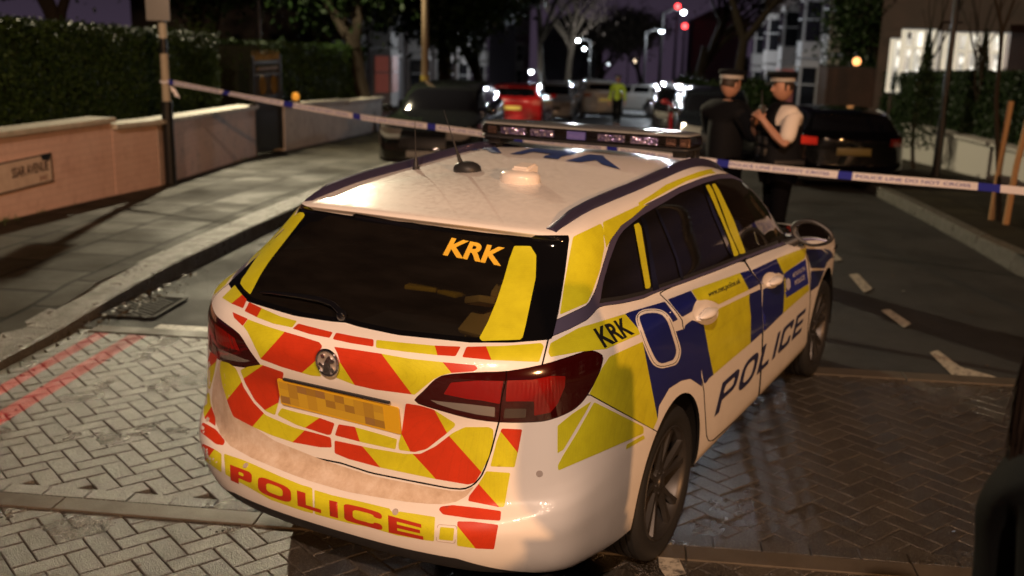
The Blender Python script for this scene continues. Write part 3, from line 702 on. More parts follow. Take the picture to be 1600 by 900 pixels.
def strip_map(top,bot):
    T=np.array(top,float); B=np.array(bot,float)
    def interp(P,s):
        d=np.r_[0,np.cumsum(np.linalg.norm(np.diff(P,axis=0),axis=1))]; d/=d[-1]
        return np.stack([np.interp(s,d,P[:,0]),np.interp(s,d,P[:,1])],-1)
    def f(Q):
        Q=np.asarray(Q); a=interp(T,Q[:,0]); b=interp(B,Q[:,0]); return b+(a-b)*Q[:,1:2]
    return f
top=[(360,726),(392,738),(424,750.5),(465,766.5),(515,781.5),(569,793.5),(610,806),(660,819.5)]
bot=[(361,750),(395,765),(440,781.5),(470,791),(515,805.5),(569,820.5),(608,831.5),(662,843)]
glyph_word('police_lettering','POLICE',dict(P=1.15,O=1.75,L=1.35,I=.42,C=1.95,E=1.75),.32,strip_map(top,bot),M_REDT,bumper,.44,.235,.2,4)
q=[(1116,651),(1253,519),(1262,480),(1130,597)]
glyph_word('police_lettering','POLICE',dict(P=.86,O=.9,L=.75,I=.2,C=.84,E=.76),.17,homog([(1115.7,651),(1251,518),(1259.5,480.5),(1128.5,598)]),M_BLUET,CARROOT,.2,.19,.25,3)
text_film('call_sign_lettering','KRK',[(692,399),(783,416.5),(792.5,388.5),(706,372)],M_AMB,tailg,.035)
text_film('call_sign_lettering','KRK',[(944,544),(991,521.5),(973,496.5),(926,515)],M_BLKT,body,.03)
c3=lambda *p: cc(720,170,4.2105,p)
M_RBL=mat('roof_blue_film',(.025,.055,.20),.6)
cells('roof_lettering',[(c3((-8,285),(40,266),(110,250),(195,245),(240,264),(268,297),(205,294),(165,272),(60,282)),.3,[],0)],body,2.5,.005,mats=[M_RBL])
cells('roof_lettering',[(c3((325,302),(455,268),(500,264),(620,278),(765,289),(745,305),(665,318),(640,337),(545,326),(556,313),(605,304),(475,288),(400,305)),.3,[],0)],body,2.5,.005,mats=[M_RBL])
cells('roof_lettering',[(c3((690,347),(845,305),(935,313),(952,333),(1052,405),(930,371),(893,343),(785,358)),.3,[],0)],body,2.5,.005,mats=[M_RBL])
text_film('web_address','www.met.police.uk',c5((578,232),(752,155),(745,118),(572,195)),M_BLKT,RD,.02)
text_film('crest_lettering','METROPOLITAN',cf((236,342),(293,306),(292,286),(234,322)),mat('pale_film',(.5,.5,.6),.5),FD,.01)
text_film('crest_lettering','POLICE',cf((246,378),(291,348),(289,326),(243,356)),MT['pale_film'],FD,.03)
cells('force_crest',[(cf((202,352),(212,342),(222,352),(224,385),(213,402),(203,388)),1,[],0)],FD,3,.0022,mats=[MT['pale_film']])
# ================================================================== small parts of the police car
def P_(x,y,off=0,): 
    p,n=on_body(x,y); return p+n*off,n
# third brake light slot under the spoiler
cells('brake_light_slot',[([(551,335.5),(556,333),(600,341),(652,352),(662,359),(656,360),(600,349),(556,341)],1.5,[],0)],tailg,4,.0018,mats=[M_GLOSSB])
# dirty load sill film + parking sensors, tow eye cover
def ring(name,x,y,r,parent,material,wire=.0012):
    p,n=P_(x,y,.001); q=n.to_track_quat('Z','Y'); g=MB()
    g.tube([p+q@Vector((r*math.cos(a),r*math.sin(a),0)) for a in np.linspace(0,2*PI,24,endpoint=False)],wire,6,closed=True); g.cyl(p-n*.002,p+n*.0006,r*.85,n=20)
    return g.build(name,material,parent)
M_SENS=mat('sensor_paint',(.42,.36,.33),.4)
for x,y in ((384,727.5),(618,800),(843,740),(325,655)):
    try: ring('parking_sensor',x,y,.0105,bumper,M_SENS)
    except Exception: pass
g=MB(); pts=[P_(*p,.0006)[0] for p in rnd(c8((390,598),(502,606),(492,708),(382,695)),4,4)]
g.tube(pts,.0011,5,closed=True); g.build('tow_eye_cover',M_SENS,bumper)
sill=[(343,562),(333,600),(331,625),(337,658),(345,680),(360,697),(392,715),(420,727),(455,741),(488,753),(544,769),(593,777.5),(633,784),(670,787.5),(694,788),(713,784),(729,775),(741,760),(724,767.5),(704,766.5),(686,763.5),(640,755),(580,743),(500,717),(430,689),(383,658),(362,622),(352,590),(347,563)]
M_SILL=mat('dirty_sill_film',(.42,.30,.20),.45,0,.2); LK(M_SILL,ramp(M_SILL,noise(M_SILL,geocoords(M_SILL),11,7,.75).outputs[0],[(.3,(.44,.33,.24)),(.5,(.58,.47,.37)),(.7,(.70,.62,.54))]).outputs[0],BS(M_SILL).inputs['Base Color'])
cells('load_sill',[(sill,2,[],0)],bumper,6,.0009,mats=[M_SILL])
ro=sm([(993,498.8),(999.5,487),(1015,483),(1034.5,485.3),(1049,499.5),(1057,523.5),(1063.5,548),(1058,567),(1047,572.5),(1031,575),(1018,567),(1006.5,542),(998.5,519)],4)
fr=sm([(999,498),(1003,492.5),(1015,489.5),(1031,491),(1042,502),(1050,525),(1056,547),(1052,561),(1044,565),(1033,567.5),(1024,561),(1013,538),(1005,517)],4)
def ring_film(name,o,i_,parent,m,lift):
    v,f,mm=cdt_fill([o,i_],lambda c:[0 if k else -1 for k in evenodd([o,i_],c)],4); return film(name,v,f,mm,[m],parent,lift)
ring_film('fuel_flap_border',ro,fr,body,M_WHITE,.0016)
cells('fuel_flap_film',[(fr,.5,[],0)],body,5,.0013,mats=[M_BLUE])
g=MB(); g.tube([P_(x,y,.0018)[0] for x,y in sm([(995,498.5),(1000.5,488.7),(1015,485.2),(1033.5,487.2),(1046.5,500.5),(1054.5,524),(1061,547.5),(1056,565),(1046,570),(1031.5,572.5),(1020,565),(1008.5,540.5),(1000.5,518.5)],2)],.0013,5,closed=True); g.build('fuel_flap_gap',M_LINER,body)
# badge
p,n=P_(513.5,566,.004); q=n.to_track_quat('Z','Y'); g=MB()
ex=Vector((0,-1,0)); ez=n.cross(ex).normalized(); 
if ez.z<0: ez=-ez
rb=.046
MX=Matrix(((ex.x,ez.x,n.x,p.x),(ex.y,ez.y,n.y,p.y),(ex.z,ez.z,n.z,p.z),(0,0,0,1)))
g.tube([MX@Vector((rb*math.cos(a),rb*math.sin(a),.003)) for a in np.linspace(0,2*PI,40,endpoint=False)],.0052,10,closed=True)
badge=g.build('badge',M_CHR,tailg)
g=MB(); g.cyl(MX@Vector((0,0,-.004)),MX@Vector((0,0,.001)),rb,n=36); g.build('badge_disc',mat('badge_silver',(.62,.55,.5),.3,.6),badge)
g=MB()
grif=[[(-.018,-.04),(.010,-.042),(.018,-.02),(.014,.0),(.030,.004),(.034,.014),(.020,.018),(.014,.030),(.002,.020),(-.010,.002),(-.016,-.018)],[(-.036,-.012),(-.018,-.020),(-.014,-.010),(-.032,.000)],[(-.022,.014),(-.008,.018),(-.012,.032),(-.026,.026)],[(.020,-.036),(.030,-.024),(.024,-.010),(.018,-.018)]]
for poly in grif: g.extrude(rnd(poly,.004,3),.007,MX@Matrix.Translation((0,0,.0005)))
g.build('badge_emblem',M_CHR,badge)
# number plate: yellow, characters not legible
TLp,TRp,BRp,BLp=[P_(*p,.006)[0] for p in ((442,586),(631,631.5),(623,681),(436,632))]
cen=(TLp+TRp+BRp+BLp)/4; nx=(TRp-TLp).normalized(); nz=((TLp+TRp)-(BLp+BRp)).normalized(); nn=nz.cross(nx)
if nn.x>0: nn=-nn
nz=nx.cross(nn) if nx.cross(nn).z>0 else nn.cross(nx)
MP=Matrix(((nx.x,nz.x,nn.x,cen.x),(nx.y,nz.y,nn.y,cen.y),(nx.z,nz.z,nn.z,cen.z),(0,0,0,1)))
mpl=mat('number_plate_yellow',(.70,.42,.02),.4,0,.3); co=coords(mpl,'Generated',(1,1,1)); 
t=N(mpl,'ShaderNodeTexVoronoi',distance='CHEBYCHEV'); t.inputs['Scale'].default_value=1.0; t.inputs['Randomness'].default_value=0
mpx=N(mpl,'ShaderNodeMapping'); mpx.inputs['Scale'].default_value=(10,10,10)
g=MB(); g.extrude(rnd([(-.26,-.0555),(.26,-.0555),(.26,.0555),(-.26,.0555)],.008,4),.004,MP); plate=g.build('number_plate',mpl,tailg)
g=MB()
random.seed(5)
cols=[(.33,.19,.03),(.48,.30,.03),(.40,.24,.03),(.30,.17,.05),(.55,.36,.03)]
mobs=[mat('plate_tone_%d'%i,c,.5) for i,c in enumerate(cols)]
for r_ in range(3):
    for c_ in range(12):
        if c_==11 and r_<3: continue
        x0=-.255+c_*.041; z0=-.047+r_*.031
        g.mi=random.choice([0,1,1,2,3,4,4]); g.extrude([(x0,z0),(x0+.0405,z0),(x0+.0405,z0+.0305),(x0,z0+.0305)],.0006,MP@Matrix.Translation((0,0,.0042)))
g.build('plate_characters_blurred',None,plate,False,mats=mobs)
g=MB(); g.box(tuple(cen+nz*.066+nn*.006),(.012,.46,.009),bev=.003); g.build('plate_shade_strip',M_PLB,tailg)  # dark strip standing in for the shade above the plate
# taillight internals
cells('light_bar',[(c2((235,560),(300,570),(500,590),(690,612),(688,680),(560,662),(400,625),(290,590)),1,[],0)],TIN,4,.0014,mats=[M_LENSC])
cells('light_segment',[(c2((380,440),(560,425),(750,428),(735,500),(725,590),(600,565),(500,555),(330,520)),2,[],0)],TIN,4,.0012,mats=[M_LENS],mirror_too=False)
cells('light_segment',[(c2((775,425),(950,420),(1090,392),(1185,395),(1180,470),(1130,590),(1080,650),(965,672),(965,572),(860,570),(765,572)),2,[],0)],TL,4,.0012,mats=[M_LENS])
cells('reversing_lamp',[(c2((760,622),(910,622),(905,685),(750,690)),2,[],0)],TL,4,.0014,mats=[mat('smoked_lens',(.10,.08,.07),.15,.5,1)])
for nm in ('light_bar','light_segment','reversing_lamp'):
    for o in [o for o in list(COL.objects) if o.name.split('.')[0]==nm and o.type=='MESH']:
        par=[q for q in o.parent.parent.children if q.name.startswith('taillight') and q is not o.parent] if o.parent else []
        me=o.data.copy(); 
        for v in me.vertices: v.co.y*=-1
        me.flip_normals(); c=bpy.data.objects.new(nm,me); COL.objects.link(c); c.parent=par[0] if par else o.parent
# door handles
for (x,y,par,L) in ((1099,490,RD,.105),(1206,439,FD,.105)):
    p,n=P_(x,y); n=Vector((0,-1,0)); p=Vector(p)
    for s in (1,-1):
        bm=bmesh.new(); bmesh.ops.create_uvsphere(bm,u_segments=24,v_segments=14,radius=1)
        for v in bm.verts:
            a=abs(v.co.x); v.co=Vector((v.co.x*L,v.co.y*.021*(1+.3*(1-a)),v.co.z*.021*(1-.25*a)))
        bmesh.ops.transform(bm,matrix=Matrix.Translation((p.x,s*(p.y-.024),p.z+.004))@Matrix.Rotation(R(1.5),4,'Y'),verts=bm.verts)
        g=MB(); g.bm(bm); 
        for dx in (-.075,.075): g.box((p.x+dx,s*(p.y-.008),p.z),(.03,.03,.02),bev=.006)
        dh=g.build('door_handle',M_WHITE,par if s==1 else CARROOT)
    pts=[];
for (x,y,r,par) in ((1102,488,20,RD),(1204,438,13,FD)):
    o=[(x+r*math.cos(a)*1.0,y+r*math.sin(a)*.98) for a in np.linspace(0,2*PI,24,endpoint=False)]
    cells('handle_surround',[(o,.1,[],0)],par,4,.0016,mats=[M_WHITE])
# roof rails following the roof edge
def z_roof(x,y):
    h=BODY_BVH.ray_cast(Vector((x,y,2.2)),Vector((0,0,-1))); return h[0].z if h[0] else 1.4
M_RAIL=mat('satin_rail_violet_sheen',(.085,.075,.15),.32,.6,.8)  # rail colour carries the violet it would reflect
M_RAIL2=M_RAIL; wet(M_RAIL,geocoords(M_RAIL),scale=220,strength=.4)
for s in (-1,1):
    V=[];F=[]; xs=list(np.linspace(-.56,1.62,46)); 
    for k,x in enumerate(xs):
        t=k/45; e=min(1,(x+.56)/.16+.18,(1.62-x)/.35+.12); yc=.548+.012*math.sin(t*PI)- (.06 if x>1.3 else 0)*((x-1.3)/.32 if x>1.3 else 0); w=.021; h=.036*min(1,e)
        zin=z_roof(x,s*(yc-w)); zout=z_roof(x,s*(yc+w))
        sec=[(yc+w+.002,zout-.004),(yc+w,zout+h*.35),(yc+w*.45,max(zin,zout)+h*.85),(yc-w*.2,zin+h*.8),(yc-w*.9,zin+h*.30),(yc-w,zin-.004)]
        V+=[(x,s*a,b) for a,b in sec]
    for k in range(45):
        for j in range(5): a=k*6+j; F.append((a,a+1,a+7,a+6))
    F+= [tuple(range(6)),tuple(45*6+j for j in range(6))]
    g=MB(); g.add(V,F); g.build('roof_rail',M_RAIL,CARROOT)
# beacon bar
LB=empty('light_bar_assembly',(0,0,0)); LB.parent=CARROOT; LB.name='light_bar'
def barpoly(w,d0,d1,r):  # plan outline, slightly bowed
    return rnd([(.835,-w),(.835-d0,0),(.835,w),(.835+d1*.75,w+.012),(.835+d1,w*.6),(.835+d1,-w*.6),(.835+d1*.75,-w-.012)],r,6)
def slab(name,z0,z1,w,d1,r,m,inset=.0,topin=.012):
    o=barpoly(w,.012,d1,r); g=MB(); n=len(o); o2=[(.835+ (x-.835)*(1) ,y) for x,y in o]; c=np.array([.835+d1/2,0])
    sc=lambda P,k:[tuple(c+(np.array(p)-c)*np.array([1-k/(d1/2),1-k/w])) for p in P]
    rings=[(sc(o,topin if name!='beacon_base' else .02),z0),(o,z0+.008 if name!='beacon_base' else z0+.012),(o,z1-.010),(sc(o,topin*.4),z1-.003),(sc(o,topin),z1)]
    V=[];F=[]
    for P,z in rings: V+=[(x,y,z) for x,y in P]
    for k in range(len(rings)-1): F+=[(k*n+i,k*n+(i+1)%n,(k+1)*n+(i+1)%n,(k+1)*n+i) for i in range(n)]
    F+=[tuple(range(n-1,-1,-1)),tuple((len(rings)-1)*n+i for i in range(n))]; g.add(V,F); return g.build(name,m,LB)
slab('beacon_base',1.554,1.570,.568,.27,.05,M_PLB)
M_LED=mat('led_optics',(.40,.30,.70),.15,.6,1); 
v=N(M_LED,'ShaderNodeTexVoronoi'); v.inputs['Scale'].default_value=75; LK(M_LED,geocoords(M_LED),v.inputs['Vector']); LK(M_LED,ramp(M_LED,v.outputs['Color'],[(0,(.12,.09,.20)),(.5,(.36,.29,.50)),(1,(.95,.80,.75))]).outputs[0],BS(M_LED).inputs['Base Color']); LK(M_LED,bump(M_LED,v.outputs['Distance'],.8,.01),BS(M_LED).inputs['Normal'])
for y0,y1 in ((.44,.30),(.27,.14),(-.10,-.24),(-.27,-.41)):
    for xx in (.848,1.083):
        g=MB(); g.box((xx,(y0+y1)/2,1.596),(.022,abs(y0-y1),.036),bev=.004); g.build('led_module',M_LED,LB)
for yy in (.50,-.47,-.54): g=MB(); g.box((.862,yy,1.596),(.02,.05,.042),bev=.004); g.build('led_module',mat('amber_optics',(.40,.22,.14),.12,.8,1),LB)
g=MB(); g.box((.852,.02,1.596),(.02,.10,.042),bev=.004); g.build('led_module',mat('blue_optics',(.30,.27,.62),.2,.2,1,emit=(.25,.2,1),es=.03),LB)
g=MB(); g.box((.965,0,1.597),(.12,1.02,.034),bev=.006); g.build('beacon_core',mat('dark_housing',(.05,.04,.04),.3,.4,.5),LB)
slab('beacon_lens',1.570,1.622,.566,.268,.05,glassmat('clear_plastic',(.86,.84,.88),1))
M_TOP=mat('beacon_top_grey',(.34,.35,.35),.22,.3,.8); wet(M_TOP,geocoords(M_TOP),scale=200)
slab('beacon_cover',1.620,1.636,.560,.262,.05,M_TOP,topin=.022)
for s in (-1,1):
    g=MB(); zr=z_roof(.96,s*.53)
    g.box((.965,s*.505,zr+.045),(.16,.07,.03),bev=.008); g.box((.93,s*.50,zr+.075),(.10,.10,.022),bev=.006); g.cyl((.90,s*.47,zr+.06),(.90,s*.56,zr+.06),.016,n=14); g.box((1.0,s*.545,zr+.03),(.06,.03,.07),bev=.006)
    g.build('bracket',M_PLB,LB)
# antennas and GPS dome
zr=z_roof(.10,.466)
g=MB(); g.lathe([(.0,-.004),(.017,-.004),(.017,.008),(.012,.014),(.0115,.03),(.008,.036),(.0085,.05),(.004,.058),(.003,.09),(.0022,.1),(.0012,.215),(0,.215)],(.10,.466,zr),(.0,.03,1),16); g.build('antenna',M_PLB,CARROOT)
zr=z_roof(.115,.215)
g=MB(); bm=bmesh.new(); bmesh.ops.create_uvsphere(bm,u_segments=28,v_segments=16,radius=1)
for v in bm.verts:
    z=v.co.z; v.co=Vector((v.co.x*.055*(1-.1*v.co.y),v.co.y*.064,max(z,-.1)*.042)); v.co.z=math.copysign(abs(v.co.z/.042)**.8*.042,v.co.z)
bmesh.ops.transform(bm,matrix=Matrix.Translation((.115,.205,zr+.004))@Matrix.Rotation(R(10),4,'Z'),verts=bm.verts); g.bm(bm)
a2=g.build('antenna',M_PLB,CARROOT)
g=MB(); b0=Vector((.105,.232,zr+.035)); d=Vector((-.10,.055,.30)).normalized()
g.tube([b0-d*.02,b0+d*.03,b0+d*.06,b0+d*.13,b0+d*.135,b0+d*.25],[.012,.0085,.0055,.004,.0022,.0012],10); g.build('whip',M_PLB,a2)
zr=z_roof(-.02,-.13); M_DOME=mat('white_plastic',(.75,.68,.62),.35,0,.3)
g=MB(); bm=bmesh.new(); bmesh.ops.create_uvsphere(bm,u_segments=36,v_segments=20,radius=1)
for v in bm.verts:
    x,y,z=v.co; r=math.hypot(x,y); k=(abs(z))**.45*(1 if z>0 else -1); v.co=Vector((x*.068*(1.12 if r<1 else 1),y*.088,max(k,-.15)*.046-.0))
bmesh.ops.transform(bm,matrix=Matrix.Translation((-.015,-.13,zr+.003)),verts=bm.verts); g.bm(bm)
dome=g.build('gps_dome',M_DOME,CARROOT)
g=MB(); f_=[(-.045,0),(-.03,.052),(.055,.064),(.070,.05),(.062,0)]
bm=bmesh.new(); vs0=[bm.verts.new((x,-.040,z)) for x,z in f_]; vs1=[bm.verts.new((x*1.0,.040,z)) for x,z in f_]
bm.faces.new(vs0[::-1]); bm.faces.new(vs1); 
for i in range(5): bm.faces.new((vs0[i],vs0[(i+1)%5],vs1[(i+1)%5],vs1[i]))
bmesh.ops.bevel(bm,geom=[e for e in bm.edges],offset=.009,segments=3,affect='EDGES'); bmesh.ops.transform(bm,matrix=Matrix.Translation((.0,-.135,zr+.008)),verts=bm.verts); g.bm(bm); g.build('dome_fin',M_DOME,dome)
# door mirrors
for s in (-1,1):
    g=MB(); bm=bmesh.new(); bmesh.ops.create_uvsphere(bm,u_segments=32,v_segments=20,radius=1)
    for v in bm.verts:
        x,y,z=v.co; kk=1-.28*max(0,y)          # y>0 : outboard end, lower
        v.co=Vector((x*.085 if x>0 else x*.002,y*.108,(z*.064*(1-.25*max(0,y))-(.012*y))))
    bmesh.ops.transform(bm,matrix=Matrix.Translation((1.90,.945,1.050)),verts=bm.verts)
    for v in bm.verts: v.co.y*=s
    if s<0: bmesh.ops.reverse_faces(bm,faces=bm.faces)
    g.bm(bm); mh=g.build('door_mirror',M_WHITE,CARROOT)
    # mirror glass: slightly domed ellipse facing back
    n=32; V=[(1.868+.004,s*.945,1.050)];F=[]
    for k,rr in enumerate((.5,.88)):
        for i in range(n):
            a=2*PI*i/n; y=math.cos(a)*rr; z=math.sin(a)*rr; V.append((1.868+.004*rr*rr-.22*math.cos(a)*rr*.108+.004+.10*math.sin(a)*rr*.07,s*(.945+y*.108),1.050+z*.064*(1-.25*max(0,y))-.012*y))
    F+=[(0,1+i,1+(i+1)%n) for i in range(n)]+[(1+i,1+n+i,1+n+(i+1)%n,1+(i+1)%n) for i in range(n)]
    mesh_obj('mirror_glass',V,F,mat('mirror',(.85,.87,.9),.01,1),mh)
    g=MB(); g.tube([(1.884,s*(.945+math.cos(a)*.108*.99),1.050+math.sin(a)*.064*.99*(1-.25*max(0,math.cos(a)))-.012*math.cos(a)) for a in np.linspace(0,2*PI,36,endpoint=False)],.013,8,closed=True)
    g.build('mirror_rim',M_PLB,mh)
    g=MB(); g.tube([(1.86,s*.77,.955),(1.88,s*.82,.975),(1.90,s*.87,1.005)],[.035,.03,.028],12); g.box((1.86,s*.80,.955),(.10,.02,.05),bev=.008); g.build('mirror_arm',M_PLB,mh)
# rear wiper
g=MB(); wp=[P_(x,y,.022)[0] for x,y in ((412,463),(430,464),(455,467),(480,470.5),(506,475.5),(525,483),(536,495))]
g.tube(wp,[.003,.007,.009,.011,.012,.012,.014],10); g.sphere(P_(536,497,.012)[0],.022,sc=(.8,1,1)); wi=g.build('rear_wiper',M_GLOSSB,tailg)
# black pillars of the side glass
pl=[([(1000.5,341),(1004,338.5),(1010,345),(1018,390),(1025,430),(1030,452),(1020,455),(1016,420),(1009,370)],1,[],0),
    (c5m((262,262),(272,256),(300,330),(360,490),(395,560),(440,670),(480,772),(462,785),(420,680),(330,470),(280,330)),.6,[],0),
    ([(1024,327.5),(1027,326),(1036,345),(1049,375),(1060,405),(1068,436),(1064,438.5),(1056,405),(1043,372),(1030,342)],.5,[],0),
    (c5m((755,375),(765,372),(800,440),(850,600),(858,640),(850,645),(835,600),(790,470)),.5,[],0)]
for w_ in pl: cells('window_pillar',[w_],CARROOT,4,.0012,mirror_too=True,mats=[M_GLOSSB])
bk=[([(936,474),(945,472.5),(973,468.5),(1005,461),(1027,451.5),(1072,436),(1120,418),(1164,400),(1216,380.6),(1215,376),(1163,395),(1119,413),(1071,431),(1026,446),(1004,455),(973,462),(945,466),(938,467)],.5,[],0)]
cells('window_seal',bk,CARROOT,4,.0010,mirror_too=True,mats=[M_PLB])
# exhaust-side dirt: number of road splashes are in the paint; wheels
M_RIM=mat('dark_alloy',(.05,.047,.045),.42,.6)
def wheel(x,z,s,par,r=.318,rim=.235,w=.215,yo=.885,name='wheel',spokes=5):
    o=bpy.data.objects.new(name,None); COL.objects.link(o); o.parent=par; o.location=(x,s*yo,z); o.empty_display_size=.05
    h=w
    prof=[(rim-.005,-.012),(rim+.015,-.002),(r-.045,.004),(r-.02,-.002),(r-.006,-.014),(r,-.028)]
    k=5; tw=(h-.056)/k
    for i in range(k):
        a=-.028-i*tw; prof+=[(r,a),(r,a-tw+.009),(r-.007,a-tw+.007),(r-.007,a-tw)] if i<k-1 else [(r,a),(r,-h+.028)]
    prof+=[(r-.006,-h+.014),(r-.02,-h+.002),(rim+.015,-h+.002),(rim-.005,-h+.012)]
    prof=[(a,-b) for a,b in prof]
    g=MB(); g.lathe([(a,-b) for a,b in prof],(0,0,0),(0,s,0),56); g.build('tyre',M_RUB,o)
    g=MB()
    g.lathe([(rim,-.010),(rim-.006,-.004),(rim-.014,-.010),(rim-.022,-.03),(rim-.03,-.12),(rim-.012,-.2)],(0,0,0),(0,s,0),56)
    for i in range(spokes):
        for dd in (-.16,.16):
            a=2*PI*i/spokes+.3; a0=a+dd*.5; a1=a+dd*1.35
            p0=Vector((.045*math.cos(a0),-s*.045,.045*math.sin(a0))); p1=Vector(((rim-.018)*math.cos(a1),-s*.018,(rim-.018)*math.sin(a1)))
            d=p1-p0; L=d.length; t=d.normalized(); nrm=Vector((0,s,0)); side=t.cross(nrm).normalized()
            V=[]
            for q_,ww,hh in ((0,.020,.016),(.5,.014,.014),(1,.020,.010)):
                c=p0+d*q_; V+=[c+side*ww+nrm*-.012,c+side*ww*.7+nrm*hh*.6,c-side*ww*.7+nrm*hh*.6,c-side*ww+nrm*-.012]
            F=[]
            for k2 in range(2):
                for j in range(4): a_=k2*4+j; b_=k2*4+(j+1)%4; F.append((a_,b_,b_+4,a_+4))
            g.add(V,F+[(3,2,1,0),(8,9,10,11)])
    g.lathe([(0,-.022),(.028,-.024),(.032,-.03),(.06,-.036),(.066,-.06),(.066,-.12)],(0,0,0),(0,s,0),32)
    for i in range(5): a=2*PI*(i+.5)/5; g.cyl((.045*math.cos(a),-s*.04,.045*math.sin(a)),(.045*math.cos(a),-s*.028,.045*math.sin(a)),.008,n=8)
    g.build('rim',M_RIM,o)
    g=MB(); g.lathe([(.0,-.10),(rim-.04,-.10),(rim-.04,-.115),(.0,-.115)],(0,0,0),(0,s,0),36); g.build('brake_disc',mat('brake_steel',(.12,.10,.09),.5,.8),o)
    return o
for x,z in (RW,FW):
    for s in (-1,1): wheel(x,z,s,CARROOT,r=z,rim=.74*z,yo=.882)
# wheel wells, underbody, interior
for x,z in ((-.10,.33),(2.66,.325)):
    for s in (-1,1):
        g=MB()
        V=[];F=[];n=24
        for i in range(n+1):
            a=PI*i/n*1.12-.19
            for yy,rr in ((.875,ARCH+.004),(.60,ARCH+.012)): V.append((x+rr*math.cos(a),s*yy,z+rr*math.sin(a)))
        for i in range(n): a=2*i; F.append((a,a+1,a+3,a+2))
        g.add(V,F); g.build('wheel_arch_liner',M_LINER,CARROOT)
g=MB(); g.box((1.2,0,.26),(4.2,1.5,.08),bev=.03); g.build('underbody',M_LINER,CARROOT)
g=MB(); g.box((.2,0,.62),(2.3,1.45,.04)); g.box((.30,0,.86),(.14,1.30,.52),bev=.05,ry=R(-12))
for y in (-.42,0,.42): g.box((.25,y,1.17),(.08,.24,.13),bev=.03)
g.build('rear_bench',mat('seat_cloth',(.03,.03,.035),.9),CARROOT)
for y in (-.38,.38):
    g=MB(); g.box((1.12,y,.88),(.13,.48,.60),bev=.06,ry=R(-14)); g.box((1.04,y,1.25),(.09,.26,.17),bev=.035); g.box((1.35,y,.62),(.5,.5,.14),bev=.05); g.build('front_seat',MT['seat_cloth'],CARROOT)
g=MB(); g.box((2.0,0,.88),(.45,1.4,.22),bev=.07); g.build('dashboard',M_PLB,CARROOT)
g=MB(); q=Matrix.Translation((1.68,-.38,.95))@Matrix.Rotation(R(-62),4,'Y')
g.tube([q@Vector((.18*math.cos(a),.18*math.sin(a),0)) for a in np.linspace(0,2*PI,36,endpoint=False)],.014,8,closed=True); g.tube([q@Vector((-.18,0,0)),q@Vector((.18,0,0))],.014,8); g.build('steering_wheel',M_PLB,CARROOT)
random.seed(3)
g=MB()
for i in range(22): g.box((-.50+random.uniform(-.10,.10),-.33+random.uniform(-.12,.12),.84+i*.016),(random.uniform(.08,.16),random.uniform(.06,.15),.03),rz=random.uniform(0,3),bev=.012,rx=random.uniform(-.6,.6),ry=random.uniform(-.6,.6))
g.build('stowed_jackets',mat('gold_brown_fabric',(.75,.46,.13),.35),CARROOT)
g=MB(); g.box((-.15,.26,1.0),(.08,.15,.02),rz=.15,bev=.006); g.box((-.13,.14,.99),(.07,.14,.02),rz=-.25,bev=.006); g.build('yellow_case',mat('yellow_plastic',(.65,.38,.02),.5),CARROOT)
g=MB(); g.box((-.25,.1,.70),(.9,1.2,.12),bev=.03); g.build('load_floor',MT['seat_cloth'],CARROOT)

# rain drops standing on the roof
g=MB(); rng=random.Random(77); ico=bmesh.new(); bmesh.ops.create_icosphere(ico,subdivisions=1,radius=1); iv=[v.co.copy() for v in ico.verts]; ico.verts.index_update(); fi=[tuple(v.index for v in f.verts) for f in ico.faces]; ico.free()
for i in range(5200):
    x=rng.uniform(-.62,1.35)**1.0; y=rng.uniform(-.50,.56)
    if x>.2 and rng.random()<.55: continue
    h=BODY_BVH.ray_cast(Vector((x,y,2.2)),Vector((0,0,-1)))
    if h[0] is None or h[1].z<.75: continue
    r=rng.uniform(.0016,.0036)*(1.3 if rng.random()<.1 else 1); q=h[1].to_track_quat('Z','Y'); k=len(g.V)
    g.V+=[tuple(h[0]+q@Vector((v.x*r,v.y*r,v.z*r*.6))) for v in iv]; g.F+=[tuple(k+a for a in f) for f in fi]; g.M+=[0]*len(fi)
dr_=mesh_obj('rain_drops',g.V,g.F,mat('water_drop',(.75,.72,.70),.04,0,1,coat_rough=.01),body,True); dr_['kind']='stuff'
# ================================================================== THE STREET
SAZ=R(21.5); SD=np.array([math.cos(SAZ),math.sin(SAZ)]); SL=np.array([-math.sin(SAZ),math.cos(SAZ)])
def drop(s): 
    k=2.0; x=(s-7)/k
    return -math.tan(R(2.6))*k*(x if x>30 else math.log1p(math.exp(x)))
def terr(x,y): return drop(x*SD[0]+y*SD[1])
def SW(s,l,z=0): return (s*SD[0]+l*SL[0], s*SD[1]+l*SL[1], drop(s)+z)
def to_sl(x,y): return x*SD[0]+y*SD[1], x*SL[0]+y*SL[1]
def gat(px,py,h=0):
    """point of the terrain (raised by h) seen in a photograph direction"""
    d=ray(px,py); lo=0.5
    t=lo; prev=None
    while t<400:
        P=CAM+d*t; g=P[2]-terr(P[0],P[1])-h
        if g<0: break
        t+=.25
    a,b=t-.25,t
    for _ in range(30):
        m_=(a+b)/2; P=CAM+d*m_
        if P[2]-terr(P[0],P[1])-h<0: b=m_
        else: a=m_
    return CAM+d*b
def at_dist(px,py,dist):
    d=ray(px,py); return CAM+d*(dist/ (d@CF))
def vray(px,py,x,y):
    """height where the photograph direction passes closest to the vertical line at x,y"""
    d=ray(px,py); t=((x-CAM[0])*d[0]+(y-CAM[1])*d[1])/(d[0]**2+d[1]**2); return CAM[2]+d[2]*t
